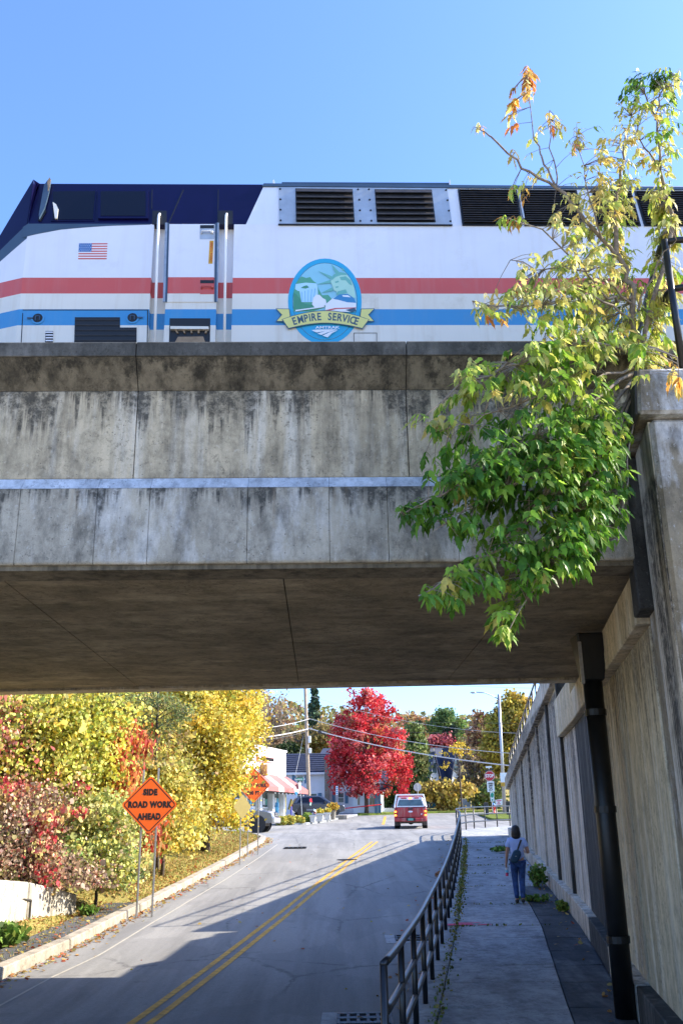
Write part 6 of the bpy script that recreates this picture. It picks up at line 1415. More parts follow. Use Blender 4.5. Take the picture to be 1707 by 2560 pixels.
far = [('olive_tree', 'olive green wooded clump above the shuttered house roof, left part', 745, 135, [(745, 1860, 55, 40)], 5000, HILL, None),
       ('olive_tree', 'olive and tan wooded clump above the shuttered house roof, right part', 815, 135, [(815, 1845, 55, 45), (860, 1850, 40, 45)], 6000, HILL, None),
       ('dark_yew', 'very dark green yew between the shop and the shuttered house', 722, 106, [(722, 1885, 32, 28), (735, 1910, 24, 30), (712, 1920, 18, 40)], 5000, [(.025, .045, .012), (.04, .07, .015), (.015, .03, .01)], None),
       ('brown_tree', 'thin brown tree behind the shop roof', 680, 118, [(680, 1870, 40, 40), (650, 1880, 30, 40)], 1800, [(.30, .2, .12), (.36, .26, .14), (.22, .16, .1)], None),
       ('green_tree', 'dark green bushy tree right behind the red maple', 1055, 100, [(1040, 1880, 24, 55), (1044, 1930, 22, 50), (1035, 1965, 28, 36), (1046, 1985, 26, 18), (1038, 1840, 14, 32)], 7500, [(.13, .19, .05), (.20, .25, .07), (.08, .12, .035), (.26, .27, .1)], None),
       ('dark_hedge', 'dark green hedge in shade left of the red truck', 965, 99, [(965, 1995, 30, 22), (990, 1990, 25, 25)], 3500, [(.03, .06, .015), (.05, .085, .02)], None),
       ('tall_pine', 'broad bright green pine crown above the far house', 1115, 150, [(1115, 1800, 32, 28), (1140, 1815, 28, 20), (1085, 1815, 25, 20), (1112, 1780, 16, 12), (1118, 1830, 40, 18)], 7000, [(.14, .22, .06), (.2, .27, .08), (.09, .15, .05)], None),
       ('pink_tree', 'dusky pink red tree in front of the far evergreens', 1095, 130, [(1080, 1862, 24, 18), (1108, 1860, 20, 18)], 3200, [(.42, .10, .12), (.5, .16, .16), (.36, .07, .09)], None),
       ('rust_tree', 'russet brown tree between the evergreens and the big yellow tree', 1195, 128, [(1195, 1840, 30, 40), (1185, 1890, 28, 40), (1205, 1800, 22, 24)], 4200, [(.20, .10, .06), (.28, .14, .08), (.15, .08, .05), (.32, .2, .1)], None),
       ('brown_thicket', 'grey brown leafless thicket behind the STOP sign', 1195, 108, [(1185, 1910, 32, 40), (1215, 1930, 40, 45), (1165, 1950, 26, 16), (1220, 1975, 40, 40)], 3200, [(.27, .2, .13), (.33, .26, .17), (.2, .15, .1), (.36, .31, .12)], 90),
       ('orange_tree', 'orange and tan tree far behind right of the red maple', 1050, 160, [(1050, 1810, 26, 20), (1025, 1800, 18, 20), (1065, 1830, 22, 18)], 3000, [(.45, .25, .1), (.5, .36, .15), (.4, .2, .12)], None),
       ('yellow_shrub', 'bright yellow shrub in front of the porch', 1105, 98, [(1095, 1974, 34, 16), (1115, 1988, 34, 18), (1070, 1972, 26, 13), (1120, 2005, 22, 16), (1150, 1974, 24, 14)], 6500, [(.62, .47, .08), (.52, .40, .09), (.42, .34, .08), (.34, .24, .08)], None),
       ('green_bush', 'green bush beside the STOP sign post', 1215, 100, [(1212, 1995, 22, 24), (1232, 1985, 22, 30), (1200, 2005, 16, 14)], 3500, [(.18, .24, .06), (.26, .3, .08), (.36, .33, .1)], None),
       ('yellow_maple', 'big golden yellow tree behind the street lamp and wing wall', 1290, 102, [(1262, 1850, 48, 80), (1300, 1830, 60, 95), (1240, 1890, 36, 50), (1285, 1775, 36, 45), (1310, 1920, 60, 60)], 24000, [(.48, .36, .05), (.58, .44, .08), (.36, .30, .05), (.24, .2, .04)], None)]
for nm, lab, x, Y, ls, n, cols, nl in far:
    tree(nm, lab, 'tree' if 'bush' not in nm and 'shrub' not in nm and 'hedge' not in nm else 'shrub', base_at(x, Y), [lump(a, b, Y, c, d) for a, b, c, d in ls], n, .24, cols, None, .17, None, nlimb=nl or 12, clump=.36, per=36, shell=.3, bark='bark_pale' if nl else 'bark')
for lab, x, Y, yt, w in (('narrow dark arborvitae left of the pair above the far house', 1090, 136, 1826, 8), ('narrow dark arborvitae in the middle above the far house', 1113, 136, 1815, 9), ('narrow dark arborvitae right of the pair above the far house', 1133, 136, 1812, 9), ('dark pointed evergreen just right of the red maple', 1046, 120, 1805, 12)):
    conifer(lab, x, Y, yt, 1900, w, 1500, [(.03, .05, .025), (.045, .075, .035)], .4, 1.0, 'arborvitae')
# young street tree with the last yellow leaves
yb = base_at(1156, 96); yt = thing('young_tree', 'slender young tree with a few yellow leaves on the grass verge', 'tree', yb); mb = MB()
mb.tube([yb, P(1150, 1960, 96), P(1148, 1930, 96), P(1150, 1890, 96)], .10, 7, r1=.03)
for q in ((1120, 1880), (1135, 1865), (1160, 1870), (1175, 1885), (1110, 1905), (1185, 1900), (1100, 1895), (1135, 1960), (1165, 1905)): limbs(mb, P(1149, 1945, 96), [P(*q, 96 + random.uniform(-1, 1))], .035, n=4)
mb.build('trunk', M['bark'], yt, yb)
pp_, ids = crown_points([lump(1150, 1870, 96, 30, 22), lump(1108, 1888, 96, 14, 8), lump(1140, 1880, 96, 20, 20), lump(1172, 1885, 96, 14, 10), lump(1115, 1910, 96, 18, 10)], 330, .2, 25, .2); leaves('crown', pp_, .17, pal(len(pp_), [(.70, .52, .05), (.62, .44, .06)]), BROAD, M['leaf_far'], yt, .4, yb)
# low shrubs in front of the planters
for i, (x, y, rx, rz, Y) in enumerate(((703, 2052, 14, 10, 70.5), (722, 2050, 16, 11, 71), (745, 2050, 18, 9, 71.6), (768, 2044, 12, 12, 73))):
    c = lump(x, y, Y, rx, rz); o = Vector((c[0], c[1], kz(Y) + .1)); rt = thing('low_shrub', ('yellow low shrub nearest the grey pickup', 'yellow low shrub second from the grey pickup', 'yellow green low shrub under the street name post', 'green low shrub touching the first planter')[i], 'shrub', o, group='low shrubs by the kerb')
    pts = in_ell(1100, c[:3], c[3:], .4); leaves('foliage', pts, .13, pal(1100, [(.62, .5, .1), (.5, .44, .09), (.36, .38, .08)] if i < 3 else [(.2, .32, .06), (.32, .4, .08)]), BROAD, M['leaf_far'], rt, .2, o)
    mb = MB(); limbs(mb, o, [Vector(p) for p in pts[:10]], .02, n=4); mb.build('stems', M['bark'], rt, o, kind='stuff')
# far wooded hill: one mass
pts = []
for k in range(30000):
    x = random.uniform(-130, 130); y = random.uniform(150, 230); pts.append((x, y, terr(x, y) + random.uniform(.5, 6) * (1 if x < 40 else .7)))
leaves('far_woods', np.array(pts), .75 * (.6 + .8 * rng.random(30000)), pal(30000, HILL + [(.12, .14, .06), (.3, .14, .08)]), BROAD, M['leaf_far'], None, .2, kind='stuff')
tag(bpy.data.objects['far_woods'], 'far autumn woods on the hill behind the houses', 'woods')

# ------------------------------------------------------------------ ground cover
pts = []; cols = []
def scatter(n, fx, fy, zf, cl):
    for k in range(n):
        y = fy(); x = fx(y); pts.append((x, y, zf(x, y) + .012)); cols.append(cl)
i0 = 0
scatter(1500, lambda y: lk(y) + abs(random.gauss(0, .16)), lambda: random.uniform(11, 50), lambda x, y: kz(y), 0)
scatter(9000, lambda y: lk(y) - .3 - abs(random.gauss(0, 1.2)), lambda: random.uniform(14, 51), lambda x, y: terr(x, y), 0)
scatter(700, lambda y: lk(y) - .3 - random.random() * 1.6, lambda: random.uniform(14, 25), lambda x, y: max(terr(x, y), g(y) - .01), 0)
scatter(160, lambda y: wl(y) - .45 - abs(random.gauss(0, .35)), lambda: random.uniform(12, 45), lambda x, y: kz(y), 0)
scatter(110, lambda y: wx(y) - .25 - abs(random.gauss(0, .18)), lambda: random.uniform(9, 40), lambda x, y: g(y), 0)
scatter(60, lambda y: random.uniform(lk(y) + .5, wl(y) - .6), lambda: random.uniform(10, 45), lambda x, y: kz(y), 0)
pts = np.array(pts); n = len(pts)
yv = rng.normal(size=(n, 3)); yv[:, 2] *= .25; yv /= np.linalg.norm(yv, axis=1)[:, None]; hv = np.array([0, 0, 1.0]) + rng.normal(size=(n, 3)) * .35
xv = np.cross(yv, hv); xv /= np.linalg.norm(xv, axis=1)[:, None]; rot = np.stack([xv, yv, np.cross(xv, yv)], 2)
leaves('fallen_leaves', pts, .065 * (.6 + .8 * rng.random(n)), pal(n, [(.42, .24, .07), (.5, .33, .1), (.34, .17, .06), (.5, .4, .12), (.4, .1, .05)]), BROAD, M['leaf_far'], None, rots=rot)
# grass blades on the bank
pts = []
for k in range(16000):
    y = random.uniform(15, 52); x = lk(y) - .30 - abs(random.gauss(0, 1.6)); pts.append((x, y, terr(x, y) - .01))
n = len(pts); yv = rng.normal(size=(n, 3)) * .5; yv[:, 2] = 1; yv /= np.linalg.norm(yv, axis=1)[:, None]; hv = rng.normal(size=(n, 3)); xv = np.cross(yv, hv); xv /= np.linalg.norm(xv, axis=1)[:, None]
leaves('grass_blades', np.array(pts), .09 * (.5 + .9 * rng.random(n)), pal(n, [(.20, .22, .05), (.3, .26, .08), (.36, .28, .1), (.14, .2, .04)]), PINE, M['leaf_far'], None, rots=np.stack([xv, yv, np.cross(xv, yv)], 2))
# weeds growing in the sidewalk joints and along the rails
pts = []
for k in range(3600):
    y = random.choice((random.uniform(10, 44), random.uniform(22, 40))); y = min(max(y, 9), 44.5); x = wl(y) - .03 + random.gauss(0, .055); pts.append((x, y, g(y) - .01))
for j in (20.1, 23.3, 26.8, 29.8, 32.2, 34.6, 37.6, 41.2):
    for k in range(45): x = wl(j) + random.random() ** 1.8 * (wx(j) - wl(j)) * .8; pts.append((x, j + random.gauss(0, .035), g(j) - .005))
n = len(pts); leaves('joint_weeds', np.array(pts), .05 * (.4 + rng.random(n)), pal(n, [(.14, .19, .04), (.22, .24, .05), (.3, .25, .08), (.1, .13, .03)]), QUAD, M['leaf_far'], None, -.7)
def weed(label, x, y, z, r, h, n, cols, size, name='weed'):
    o = Vector((x, y, z)); rt = thing(name, label, 'weed', o)
    pts = in_ell(n, (x, y, z + h*.5), (r, r, h*.5), .1); leaves('leaves', pts, size, pal(n, cols), BROAD, M['leaf_far'], rt, .3, o)
    mb = MB(); limbs(mb, o, [Vector(p) for p in pts[:12]], .008, n=4); mb.build('stems', M['bark'], rt, o, kind='stuff')
GRN = [(.10, .2, .03), (.16, .27, .05), (.22, .3, .06)]
weed('bright green leafy weed at the foot of the wing wall beside the person', wx(26.5) - .45, 26.5, g(26.5), .24, .6, 420, GRN, .075)
weed('small yellow green weed at the wall foot behind the person', wx(22.2) - .3, 22.2, g(22.2), .16, .2, 140, [(.3, .36, .06), (.2, .3, .05)], .08)
weed('flat green weed spreading over the broken gutter slab', wx(24) - .8, 23.9, g(24), .4, .12, 160, GRN, .08)
weed('green weeds on broken slabs near the far wall end', wx(37) - .9, 37, g(37), .45, .2, 180, GRN, .1)
weed('bright green weed clump at the left end of the pale wall', lwx(18.5) + .55, 18.8, g(18.8), .42, .38, 420, GRN, .13)
weed('small green weed on the path beside the first sign post', lk(22.6) - .75, 22.7, g(22.7), .2, .2, 160, GRN, .09)
weed('brown dead leaf pile against the sidewalk kerb', wl(30.5) - .62, 30.5, kz(30.5), .28, .16, 260, [(.3, .15, .06), (.4, .22, .1)], .1, 'leaf_pile')
for i in range(3):
    a = wx(36.5 + i*1.5) - .55; y = 36.2 + i * 1.6; mb = MB(); w = .5; mb.hexa([(a-w, y, g(y)-.05), (a+w*.6, y+.1, g(y)-.05), (a+w*.5, y+1.1, g(y+1)-.05), (a-w*.7, y+1.2, g(y+1)-.05), (a-w, y, g(y)+.03), (a+w*.6, y+.1, g(y)+.10), (a+w*.5, y+1.1, g(y+1)+.07), (a-w*.7, y+1.2, g(y+1)+.02)])
    tag(mb.build('broken_slab', M['slab'], bevel=.015), ('tilted broken slab nearest the person by the wing wall', 'tilted broken slab in the middle by the wing wall', 'tilted broken slab farthest along the wing wall')[i], 'broken slab', 'broken slabs')
# ------------------------------------------------------------------ the box elder hanging over the bridge corner
tb = P(1585, 905, 8.55); tb.z = 6.35
bx = thing('hanging_tree', 'leafy tree by the end pier, yellow above, deep green over the bridge face', 'tree', tb)
BR_ = [  # photo pixels and distances along each branch, start radius
 ([(1585, 900, 8.5), (1576, 712, 8.3), (1543, 636, 8.2), (1536, 540, 8.15), (1540, 464, 8.1), (1556, 400, 8.1), (1562, 340, 8.1)], .034),
 ([(1600, 880, 8.4), (1681, 571, 8.1), (1650, 425, 8.0), (1639, 299, 7.9), (1612, 235, 7.8)], .026),
 ([(1650, 425, 8.0), (1610, 370, 7.9), (1577, 290, 7.8)], .013),
 ([(1640, 300, 7.9), (1655, 225, 7.8), (1690, 190, 7.7)], .011),
 ([(1543, 640, 8.2), (1463, 551, 7.9), (1390, 467, 7.7), (1306, 421, 7.5), (1226, 345, 7.3), (1199, 318, 7.25)], .022),
 ([(1390, 467, 7.7), (1350, 390, 7.6), (1337, 345, 7.55), (1317, 190, 7.5)], .012),
 ([(1394, 470, 7.7), (1379, 368, 7.65), (1373, 276, 7.6)], .009),
 ([(1500, 590, 8.0), (1470, 480, 7.8), (1440, 340, 7.6)], .010),
 ([(1576, 745, 8.3), (1520, 747, 8.1), (1451, 662, 7.8), (1352, 574, 7.5), (1270, 545, 7.3)], .015),
 ([(1570, 760, 8.3), (1490, 674, 7.9), (1400, 672, 7.7), (1337, 668, 7.6), (1275, 650, 7.4)], .012),
 ([(1575, 800, 8.3), (1480, 740, 7.9), (1300, 770, 7.5), (1180, 752, 7.2)], .014),
 ([(1580, 880, 8.4), (1450, 850, 7.9), (1300, 910, 7.6), (1150, 960, 7.3), (1030, 1065, 7.1)], .016),
 ([(1580, 920, 8.4), (1450, 960, 7.9), (1300, 1010, 7.6), (1180, 1050, 7.4), (1090, 1080, 7.3)], .014),
 ([(1582, 930, 8.4), (1420, 1050, 7.8), (1250, 1150, 7.5), (1100, 1240, 7.2), (1000, 1290, 7.1)], .018),
 ([(1585, 940, 8.4), (1450, 1130, 7.8), (1320, 1300, 7.5), (1180, 1420, 7.3), (1045, 1490, 7.1)], .018),
 ([(1588, 950, 8.4), (1480, 1180, 7.8), (1360, 1400, 7.5), (1265, 1590, 7.3)], .016),
 ([(1590, 960, 8.4), (1520, 1150, 7.9), (1450, 1310, 7.7), (1390, 1410, 7.6)], .014),
 ([(1592, 960, 8.4), (1570, 1150, 8.0), (1550, 1350, 7.9)], .012),
 ([(1450, 1130, 7.8), (1300, 1200, 7.5), (1150, 1280, 7.3), (1080, 1330, 7.2)], .010),
 ([(1590, 780, 8.3), (1640, 660, 8.0), (1690, 600, 7.8)], .012),
 ([(1650, 880, 8.0), (1690, 900, 7.3), (1697, 940, 7.2)], .007)]
mb = MB(); spine = []
for pts, r in BR_:
    w = [P(*q) for q in pts]; fine = []
    for a, b in zip(w[:-1], w[1:]):
        for k in range(4): fine.append(a.lerp(b, k / 4) + Vector(rng.normal(size=3)) * .012)
    fine.append(w[-1]); mb.tube(fine, r, 7, r1=r * .25, cap=False); spine += fine
mb.build('limbs', M['bark_pale'], bx, tb, smooth=True)
sp_a = np.array([tuple(q) for q in spine])
G, YG, Y_, OR, DK = ('g', 'yg', 'y', 'or', 'dk')
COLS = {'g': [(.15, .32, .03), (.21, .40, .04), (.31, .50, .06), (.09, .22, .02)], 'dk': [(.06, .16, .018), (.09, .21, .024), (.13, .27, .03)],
        'yg': [(.36, .48, .06), (.48, .56, .12), (.27, .42, .05), (.55, .54, .11)], 'y': [(.72, .64, .22), (.62, .60, .18), (.72, .54, .15), (.54, .56, .13)], 'or': [(.62, .30, .06), (.55, .20, .05), (.66, .42, .10)]}
Z = [ # centre px, radii px, compound leaves, colour weights
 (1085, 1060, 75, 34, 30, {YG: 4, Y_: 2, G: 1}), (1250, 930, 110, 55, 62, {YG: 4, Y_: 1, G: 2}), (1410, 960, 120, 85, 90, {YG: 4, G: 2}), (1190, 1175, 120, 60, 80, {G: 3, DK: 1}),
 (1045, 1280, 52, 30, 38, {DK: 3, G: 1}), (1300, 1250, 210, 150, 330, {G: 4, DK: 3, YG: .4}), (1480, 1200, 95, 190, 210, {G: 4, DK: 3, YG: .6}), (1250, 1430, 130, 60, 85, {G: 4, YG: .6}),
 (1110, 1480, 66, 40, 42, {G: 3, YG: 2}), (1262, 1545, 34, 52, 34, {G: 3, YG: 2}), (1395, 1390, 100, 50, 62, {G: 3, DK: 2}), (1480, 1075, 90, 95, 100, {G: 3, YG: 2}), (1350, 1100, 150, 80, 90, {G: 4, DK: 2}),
 (1450, 850, 140, 60, 120, {YG: 5, G: 1, Y_: 1.5}), (1560, 785, 120, 90, 170, {YG: 4, Y_: 3}), (1400, 755, 120, 55, 80, {YG: 3, Y_: 3}), (1245, 772, 70, 36, 30, {YG: 2, Y_: 3, OR: .6}),
 (1330, 690, 70, 44, 28, {Y_: 4, YG: 2, OR: .5}), (1465, 650, 110, 75, 100, {Y_: 5, YG: 2}), (1600, 600, 105, 90, 150, {Y_: 3, YG: 4}), (1480, 535, 105, 60, 52, {Y_: 6, OR: .3}),
 (1620, 450, 75, 60, 65, {Y_: 5, YG: 1}), (1275, 543, 30, 26, 18, {OR: 2, YG: 2}), (1440, 350, 32, 46, 34, {Y_: 5, OR: .6}), (1322, 205, 18, 40, 30, {OR: 5, Y_: 1}), (1205, 320, 28, 22, 22, {OR: 2, Y_: 3}),
 (1282, 390, 16, 20, 7, {Y_: 3}), (1366, 312, 14, 28, 7, {Y_: 3, OR: 1}), (1585, 195, 55, 45, 46, {DK: 3, G: 1, YG: 1}), (1570, 285, 48, 50, 32, {Y_: 4, YG: 2}), (1685, 210, 38, 42, 26, {DK: 1, YG: 2, Y_: 2}),
 (1680, 320, 36, 70, 32, {YG: 2, Y_: 3, DK: 1}), (1560, 380, 45, 60, 26, {Y_: 4}), (1330, 455, 30, 18, 7, {Y_: 3}), (1690, 940, 22, 26, 9, {OR: 2, Y_: 2, YG: 1}), (1690, 740, 40, 100, 45, {YG: 4, Y_: 2}), (1500, 440, 60, 40, 16, {Y_: 4}), (1640, 880, 60, 40, 40, {YG: 5, Y_: 2})]
pos = []; yax = []; cc = []; szs = []; nrm_ = []
tw = MB()
for (px, py, rx, ry, n, w) in Z:
    ks = list(w); ws_ = np.array([w[k] for k in ks]); ws_ = ws_ / ws_.sum()
    for i in range(int(n * (1.6 if py > 1000 else (1.4 if py > 720 else (1.25 if px > 1440 else .8))))):
        a = random.random() * 6.283; u = random.random() ** .5
        Yd = 7.05 + 1.5 * random.random() if py > 640 else random.uniform(7.3, 8.3)
        if px > 1540 and 560 < py < 890: Yd = random.uniform(8.2, 8.9)
        c = P(px + rx * u * math.cos(a), py + ry * u * math.sin(a), Yd)
        if c.x > wx(max(7.5, c.y)) - .05 and c.z < 6.2 and not (px > 1600 and py > 800): c.x = wx(c.y) - .1 - random.random() * .25
        j = int(np.argmin(((sp_a - np.array(c)) ** 2).sum(1) + rng.random(len(sp_a)) * .05)); s_ = Vector(sp_a[j])
        d = (c - s_); L = d.length
        lim = .38 if py > 760 else .24
        if L > lim: c = s_ + d * (lim / L); d = c - s_; L = lim
        if L > .02:
            m = s_.lerp(c, .5) + Vector((0, 0, .06 * L)); tw.tube([s_, m, c], .0035 + .002 * L, 3, r1=.0018, cap=False)
        pd = Vector((d.x, d.y, d.z * .5 - .25 * L)).normalized() if L > .02 else Vector((0, -1, -.3))
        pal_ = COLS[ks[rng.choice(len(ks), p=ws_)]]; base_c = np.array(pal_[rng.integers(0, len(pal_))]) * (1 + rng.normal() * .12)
        side = pd.cross(Vector((0, 0, 1))).normalized(); sz = random.uniform(.075, .15) if py > 800 else random.uniform(.06, .12)
        for (t, sd_, k) in ((0, 0, 1.1), (-.035, 1, .95), (-.035, -1, .95), (-.085, 1, .8), (-.085, -1, .8))[:(5 if random.random() < .6 else 3)]:
            y = (pd * (1 if sd_ == 0 else .45) + side * sd_ * .75 + Vector((0, 0, -.75 - .5 * random.random())) + Vector(rng.normal(size=3)) * .22).normalized()
            pos.append(c + pd * t); yax.append(y); szs.append(sz * k * random.uniform(.85, 1.15)); cc.append(base_c * (1 + rng.normal() * .10))
            nrm_.append(Vector((0, -.55, .9)) + Vector(rng.normal(size=3)) * .45 + side * sd_ * .4)
tw.build('twigs', M['bark_pale'], bx, tb, kind='stuff')
n = len(pos); yv = np.array([tuple(v) for v in yax]); hv = np.array([tuple(v) for v in nrm_])
xv = np.cross(yv, hv); xv /= np.linalg.norm(xv, axis=1)[:, None]; rots = np.stack([xv, yv, np.cross(xv, yv)], 2)
pos = np.array([tuple(v) for v in pos]); cc = np.array(cc).clip(.01, .95); szs = np.array(szs)
dist = np.linalg.norm(pos - np.array([0, 0, ZC]), axis=1); order = np.argsort(dist / szs); near = set(order[:300].tolist())
far_i = np.array([i for i in range(n) if i not in near])
var = []                                                             # leaflets of several shapes: flat, curled, folded, narrow
for wd, cu, fo in ((1, 1, 0), (.8, 2.6, .10), (.65, -1.2, .18), (.9, 4.0, -.08), (1.1, .3, .12)):
    T = LEAFLET[0].copy(); T[:, 2] = -.14 * cu * T[:, 1] ** 2 + fo * np.abs(T[:, 0]) * 2; T[:, 0] *= wd; var.append((T, LEAFLET[1]))
gi = rng.integers(0, 5, len(far_i))
for k in range(5):
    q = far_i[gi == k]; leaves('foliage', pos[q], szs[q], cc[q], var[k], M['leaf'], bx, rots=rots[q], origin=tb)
lm = {}                                                              # the 300 leaves that show largest, each its own part
lmesh = []
for key, c in (('deep', (.07, .18, .02)), ('green', (.12, .28, .03)), ('lime', (.32, .41, .06)), ('gold', (.56, .48, .11)), ('rust', (.6, .28, .06))):
    me = bpy.data.meshes.new('leaf_' + key); me.from_pydata([tuple(v) for v in var[len(lmesh) % 5][0]], [], [list(f) for f in LEAFLET[1]]); me.materials.append(leaf_flat('leaf_' + key, c)); lmesh.append((np.array(c), me))
for i in near:
    k = int(np.argmin([((c - cc[i]) ** 2).sum() for c, _ in lmesh])); o = bpy.data.objects.new('leaf', lmesh[k][1]); col.objects.link(o); o.parent = bx
    Mx = Matrix([list(rots[i][r]) for r in range(3)]).to_4x4(); o.matrix_local = Matrix.Translation(Vector(pos[i]) - tb) @ Mx @ Matrix.Scale(float(szs[i]), 4)
# ------------------------------------------------------------------ the person walking away
def skin_obj(name, V, E_, rad, mat, parent=None, sub=2, root=0):
    me = bpy.data.meshes.new(name); me.from_pydata([tuple(v) for v in V], E_, []); o = bpy.data.objects.new(name, me); col.objects.link(o)
    md = o.modifiers.new('skin', 'SKIN'); md.use_smooth_shade = True
    for i, r in enumerate(rad):
        sv = me.skin_vertices[0].data[i]; sv.radius = (r, r) if not hasattr(r, '__len__') else r; sv.use_root = (i == root)
    o.modifiers.new('sub', 'SUBSURF').levels = sub; o.modifiers[-1].render_levels = sub
    dg = bpy.context.evaluated_depsgraph_get(); ev = o.evaluated_get(dg); m2 = bpy.data.meshes.new_from_object(ev)
    bpy.data.objects.remove(o); m2.name = name; m2.materials.clear(); m2.materials.append(M[mat]); m2.polygons.foreach_set('use_smooth', [True] * len(m2.polygons))
    return addobj(name, m2, parent)
fp = P(1301, 2262, 23.4); fp.z = g(23.4) + .004
pr = thing('person', 'person in light blue shirt and jeans walking away with a sling bag', 'person', fp, R(-6))
# joints: x right, y forward, z up
J = dict(pel=(0, 0, .93), bel=(.0, .01, 1.05), che=(0, .02, 1.25), nk=(0, .03, 1.42), hd0=(0, .045, 1.50), hd=(0, .05, 1.575),
         sl=(-.175, .02, 1.365), el=(-.235, -.01, 1.09), wl_=(-.265, .05, .865), hl=(-.272, .075, .80),
         sr=(.175, .02, 1.365), er=(.255, -.02, 1.10), wr=(.225, .19, 1.12), hr=(.21, .255, 1.13),
         jl=(-.09, .0, .90), kl=(-.085, .085, .50), al=(-.07, .02, .10), tl=(-.075, .13, .035),
         jr=(.09, 0, .90), kr=(.07, .03, .49), ar=(.055, -.12, .115), tr=(.06, -.01, .03))
names = list(J); ix = {k: i for i, k in enumerate(names)}
E_ = [(ix[a], ix[b]) for a, b in (('pel', 'bel'), ('bel', 'che'), ('che', 'nk'), ('nk', 'hd0'), ('hd0', 'hd'), ('che', 'sl'), ('sl', 'el'), ('el', 'wl_'), ('wl_', 'hl'), ('che', 'sr'), ('sr', 'er'), ('er', 'wr'), ('wr', 'hr'),
      ('pel', 'jl'), ('jl', 'kl'), ('kl', 'al'), ('al', 'tl'), ('pel', 'jr'), ('jr', 'kr'), ('kr', 'ar'), ('ar', 'tr'))]
rd = dict(pel=(.155, .115), bel=(.145, .105), che=(.15, .10), nk=.055, hd0=.07, hd=.095, sl=.062, el=.042, wl_=.028, hl=(.036, .02), sr=.062, er=.042, wr=.028, hr=(.036, .02), jl=.092, kl=.06, al=.04, tl=.035, jr=.092, kr=.06, ar=.04, tr=.035)
V = [J[k] for k in names]; rr = [rd[k] for k in names]
def finger(root_k, base, dirs, r):
    prev = ix[root_k]; p = Vector(J[root_k]) + Vector(base)
    for d in dirs:
        V.append(tuple(p)); rr.append(r); E_.append((prev, len(V) - 1)); prev = len(V) - 1; p = p + Vector(d); r *= .9
    V.append(tuple(p)); rr.append(r * .8); E_.append((prev, len(V) - 1))
for k in range(4):                                                   # fingers of the left hand curl round the bottle cap
    L = (.034, .040, .037, .028)[k]; finger('hl', (.0, .028 - .018*k, -.03), [(.006, 0, -L), (.024, 0, -L*.5)], .0085)
finger('hl', (.02, .03, -.005), [(.022, .012, -.025), (.0, .0, -.022)], .0095)
for k in range(4):
    L = (.034, .040, .037, .028)[k]; finger('hr', (-.012 + .016*(k-1.5), .03, .012 - .01*k), [(0, L, -.01), (-.008, L*.4, -.028)], .0085)
finger('hr', (-.03, .01, .015), [(-.018, .022, .012), (0, .024, .0)], .0095)
skin_obj('body', V, E_, rr, 'skin', pr, 2, ix['pel'])
def shell(name, keys, edges, rads, mat, parent=pr, root=0, sub=2):
    I = {k: i for i, k in enumerate(keys)}; return skin_obj(name, [J[k] if k in J else X[k] for k in keys], [(I[a], I[b]) for a, b in edges], rads, mat, parent, sub, root)
X = dict(hem=(0, .0, .90), w=(0, .01, 1.04), c=(0, .02, 1.24), n=(0, .03, 1.40), ml=(-.215, .0, 1.20), mr=(.222, .0, 1.20), sl2=(-.165, .02, 1.36), sr2=(.165, .02, 1.36))
shell('shirt', ['c', 'w', 'hem', 'n', 'sl2', 'ml', 'sr2', 'mr'], [('c', 'w'), ('w', 'hem'), ('c', 'n'), ('c', 'sl2'), ('sl2', 'ml'), ('c', 'sr2'), ('sr2', 'mr')], [(.178, .125), (.168, .128), (.176, .135), (.075, .07), .085, .08, .085, .08], 'shirt')
X.update(p=(0, .0, .93), jl2=(-.088, .0, .86), jr2=(.088, 0, .86), sl3=(-.087, .05, .68), sr3=(.08, .015, .68), shl=(-.078, .06, .30), shr=(.062, -.05, .30), cl_=(-.07, .02, .085), cr=(.055, -.12, .10))
shell('jeans', ['p', 'jl2', 'sl3', 'kl', 'shl', 'cl_', 'jr2', 'sr3', 'kr', 'shr', 'cr'], [('p', 'jl2'), ('jl2', 'sl3'), ('sl3', 'kl'), ('kl', 'shl'), ('shl', 'cl_'), ('p', 'jr2'), ('jr2', 'sr3'), ('sr3', 'kr'), ('kr', 'shr'), ('shr', 'cr')],
      [(.165, .125), .108, .092, .075, .068, .056, .108, .092, .075, .068, .056], 'jeans')
for k, (a, t) in enumerate((('al', 'tl'), ('ar', 'tr'))):
    a, t = Vector(J[a]), Vector(J[t]); hz = .035 if k == 0 else .045
    skin_obj('shoe', [a + Vector((0, -.045, -.055)), a + Vector((0, .03, -.05)), t + Vector((0, .04, .005))], [(0, 1), (1, 2)], [(.045, .045), (.048, .05), (.045, .032)], 'shoe', pr, 2)
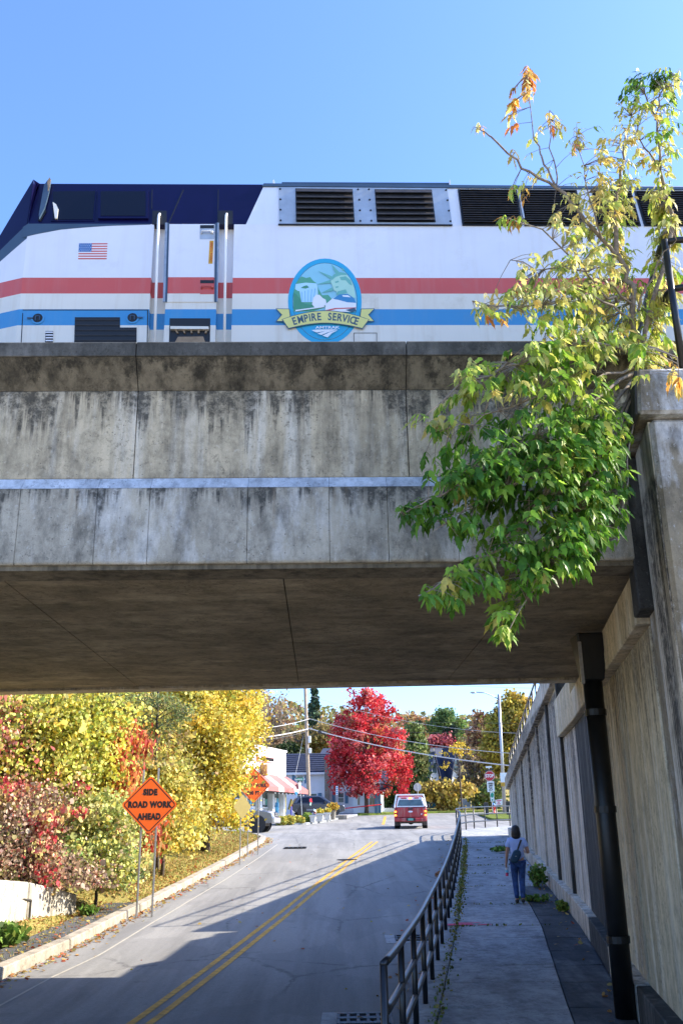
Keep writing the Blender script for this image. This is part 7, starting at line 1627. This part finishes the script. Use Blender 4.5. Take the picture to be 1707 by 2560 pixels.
# head details: face towards where the person walks, hair over the back
mb = MB(); mb.ball((0, .03, 1.60), .098, .105, .115, 16, 12); mb.ball((0, -.015, 1.54), .105, .075, .11, 16, 10); mb.ball((0, -.02, 1.47), .10, .06, .085, 14, 8); mb.ball((-.06, .0, 1.50), .05, .06, .10, 10, 8); mb.ball((.06, .0, 1.50), .05, .06, .10, 10, 8)
hair = mb.build('hair', M['hair'], pr, smooth=True, fix=False)
mb = MB(); mb.ball((0, .145, 1.555), .014, .022, .022, 8, 6); mb.ball((-.092, .05, 1.56), .012, .022, .032, 8, 6); mb.ball((.092, .05, 1.56), .012, .022, .032, 8, 6); mb.build('nose_and_ears', M['skin'], pr, smooth=True)
for s in (-1, 1): mb = MB(); mb.ball((s*.034, .128, 1.585), .012, .008, .007, 8, 5); mb.build('eye', M['shoe'], pr)
mb = MB(); mb.ball((0, .132, 1.515), .024, .008, .006, 8, 5); mb.build('mouth', M['lamp_red'], pr)
# bag worn across the back, and the bottle in the left hand
C_, S_ = math.cos(R(-6)), math.sin(R(-6))
def pw(v): return fp + Vector((v[0]*C_ - v[1]*S_, v[0]*S_ + v[1]*C_, v[2]))
bo = pw((-.05, -.18, 1.02)); bg = thing('sling_bag', 'teal navy sling bag worn across the back of the person', 'bag', bo, R(-6))
mb = MB(); prof = [(-.075, -.15), (.04, -.15), (.085, -.10), (.10, .08), (.07, .15), (-.02, .16), (-.085, .10), (-.10, -.09)]; a = R(-24)
pts = [(x*math.cos(a) - z*math.sin(a), x*math.sin(a) + z*math.cos(a)) for x, z in prof]; mb.prism(pts, -.055, .05, 'y'); mb.build('pouch', M['bag'], bg, bevel=.02)
mb = MB(); pts2 = [(x*.72 - .01, z*.62 - .025) for x, z in pts]; mb.prism(pts2, -.072, -.054, 'y'); mb.build('front_pocket', M['bag'], bg, bevel=.008)
mb = MB(); mb.tube([(.05, .02, .13), (.10, .045, .25), (.15, .11, .345), (.155, .20, .36)], .022, 6); mb.tube([(-.09, .02, -.12), (-.15, .12, -.06)], .015, 6); mb.build('strap', M['shoe'], bg)
mb = MB(); mb.box(-.02, .02, -.076, -.073, .0, .012); mb.build('label_tab', M['steel'], bg)
bt = pw((-.262, .075, .585)); bl = thing('water_bottle', 'small drink bottle with blue and pink bands in the left hand of the person', 'bottle', bt)
for nm, prof, mt in (('base_band', [(.028, 0), (.034, .01), (.034, .075)], 'bottle_pink'), ('label_band', [(.0345, .076), (.0345, .13)], 'bottle_blue'), ('neck', [(.034, .131), (.033, .165), (.016, .20), (.015, .215)], 'bottle'), ('cap', [(.018, .205), (.018, .23)], 'sign_white')):
    mb = MB(); mb.lathe(prof, bt, 14); mb.build(nm, M[mt], bl, bt, smooth=nm == 'neck')
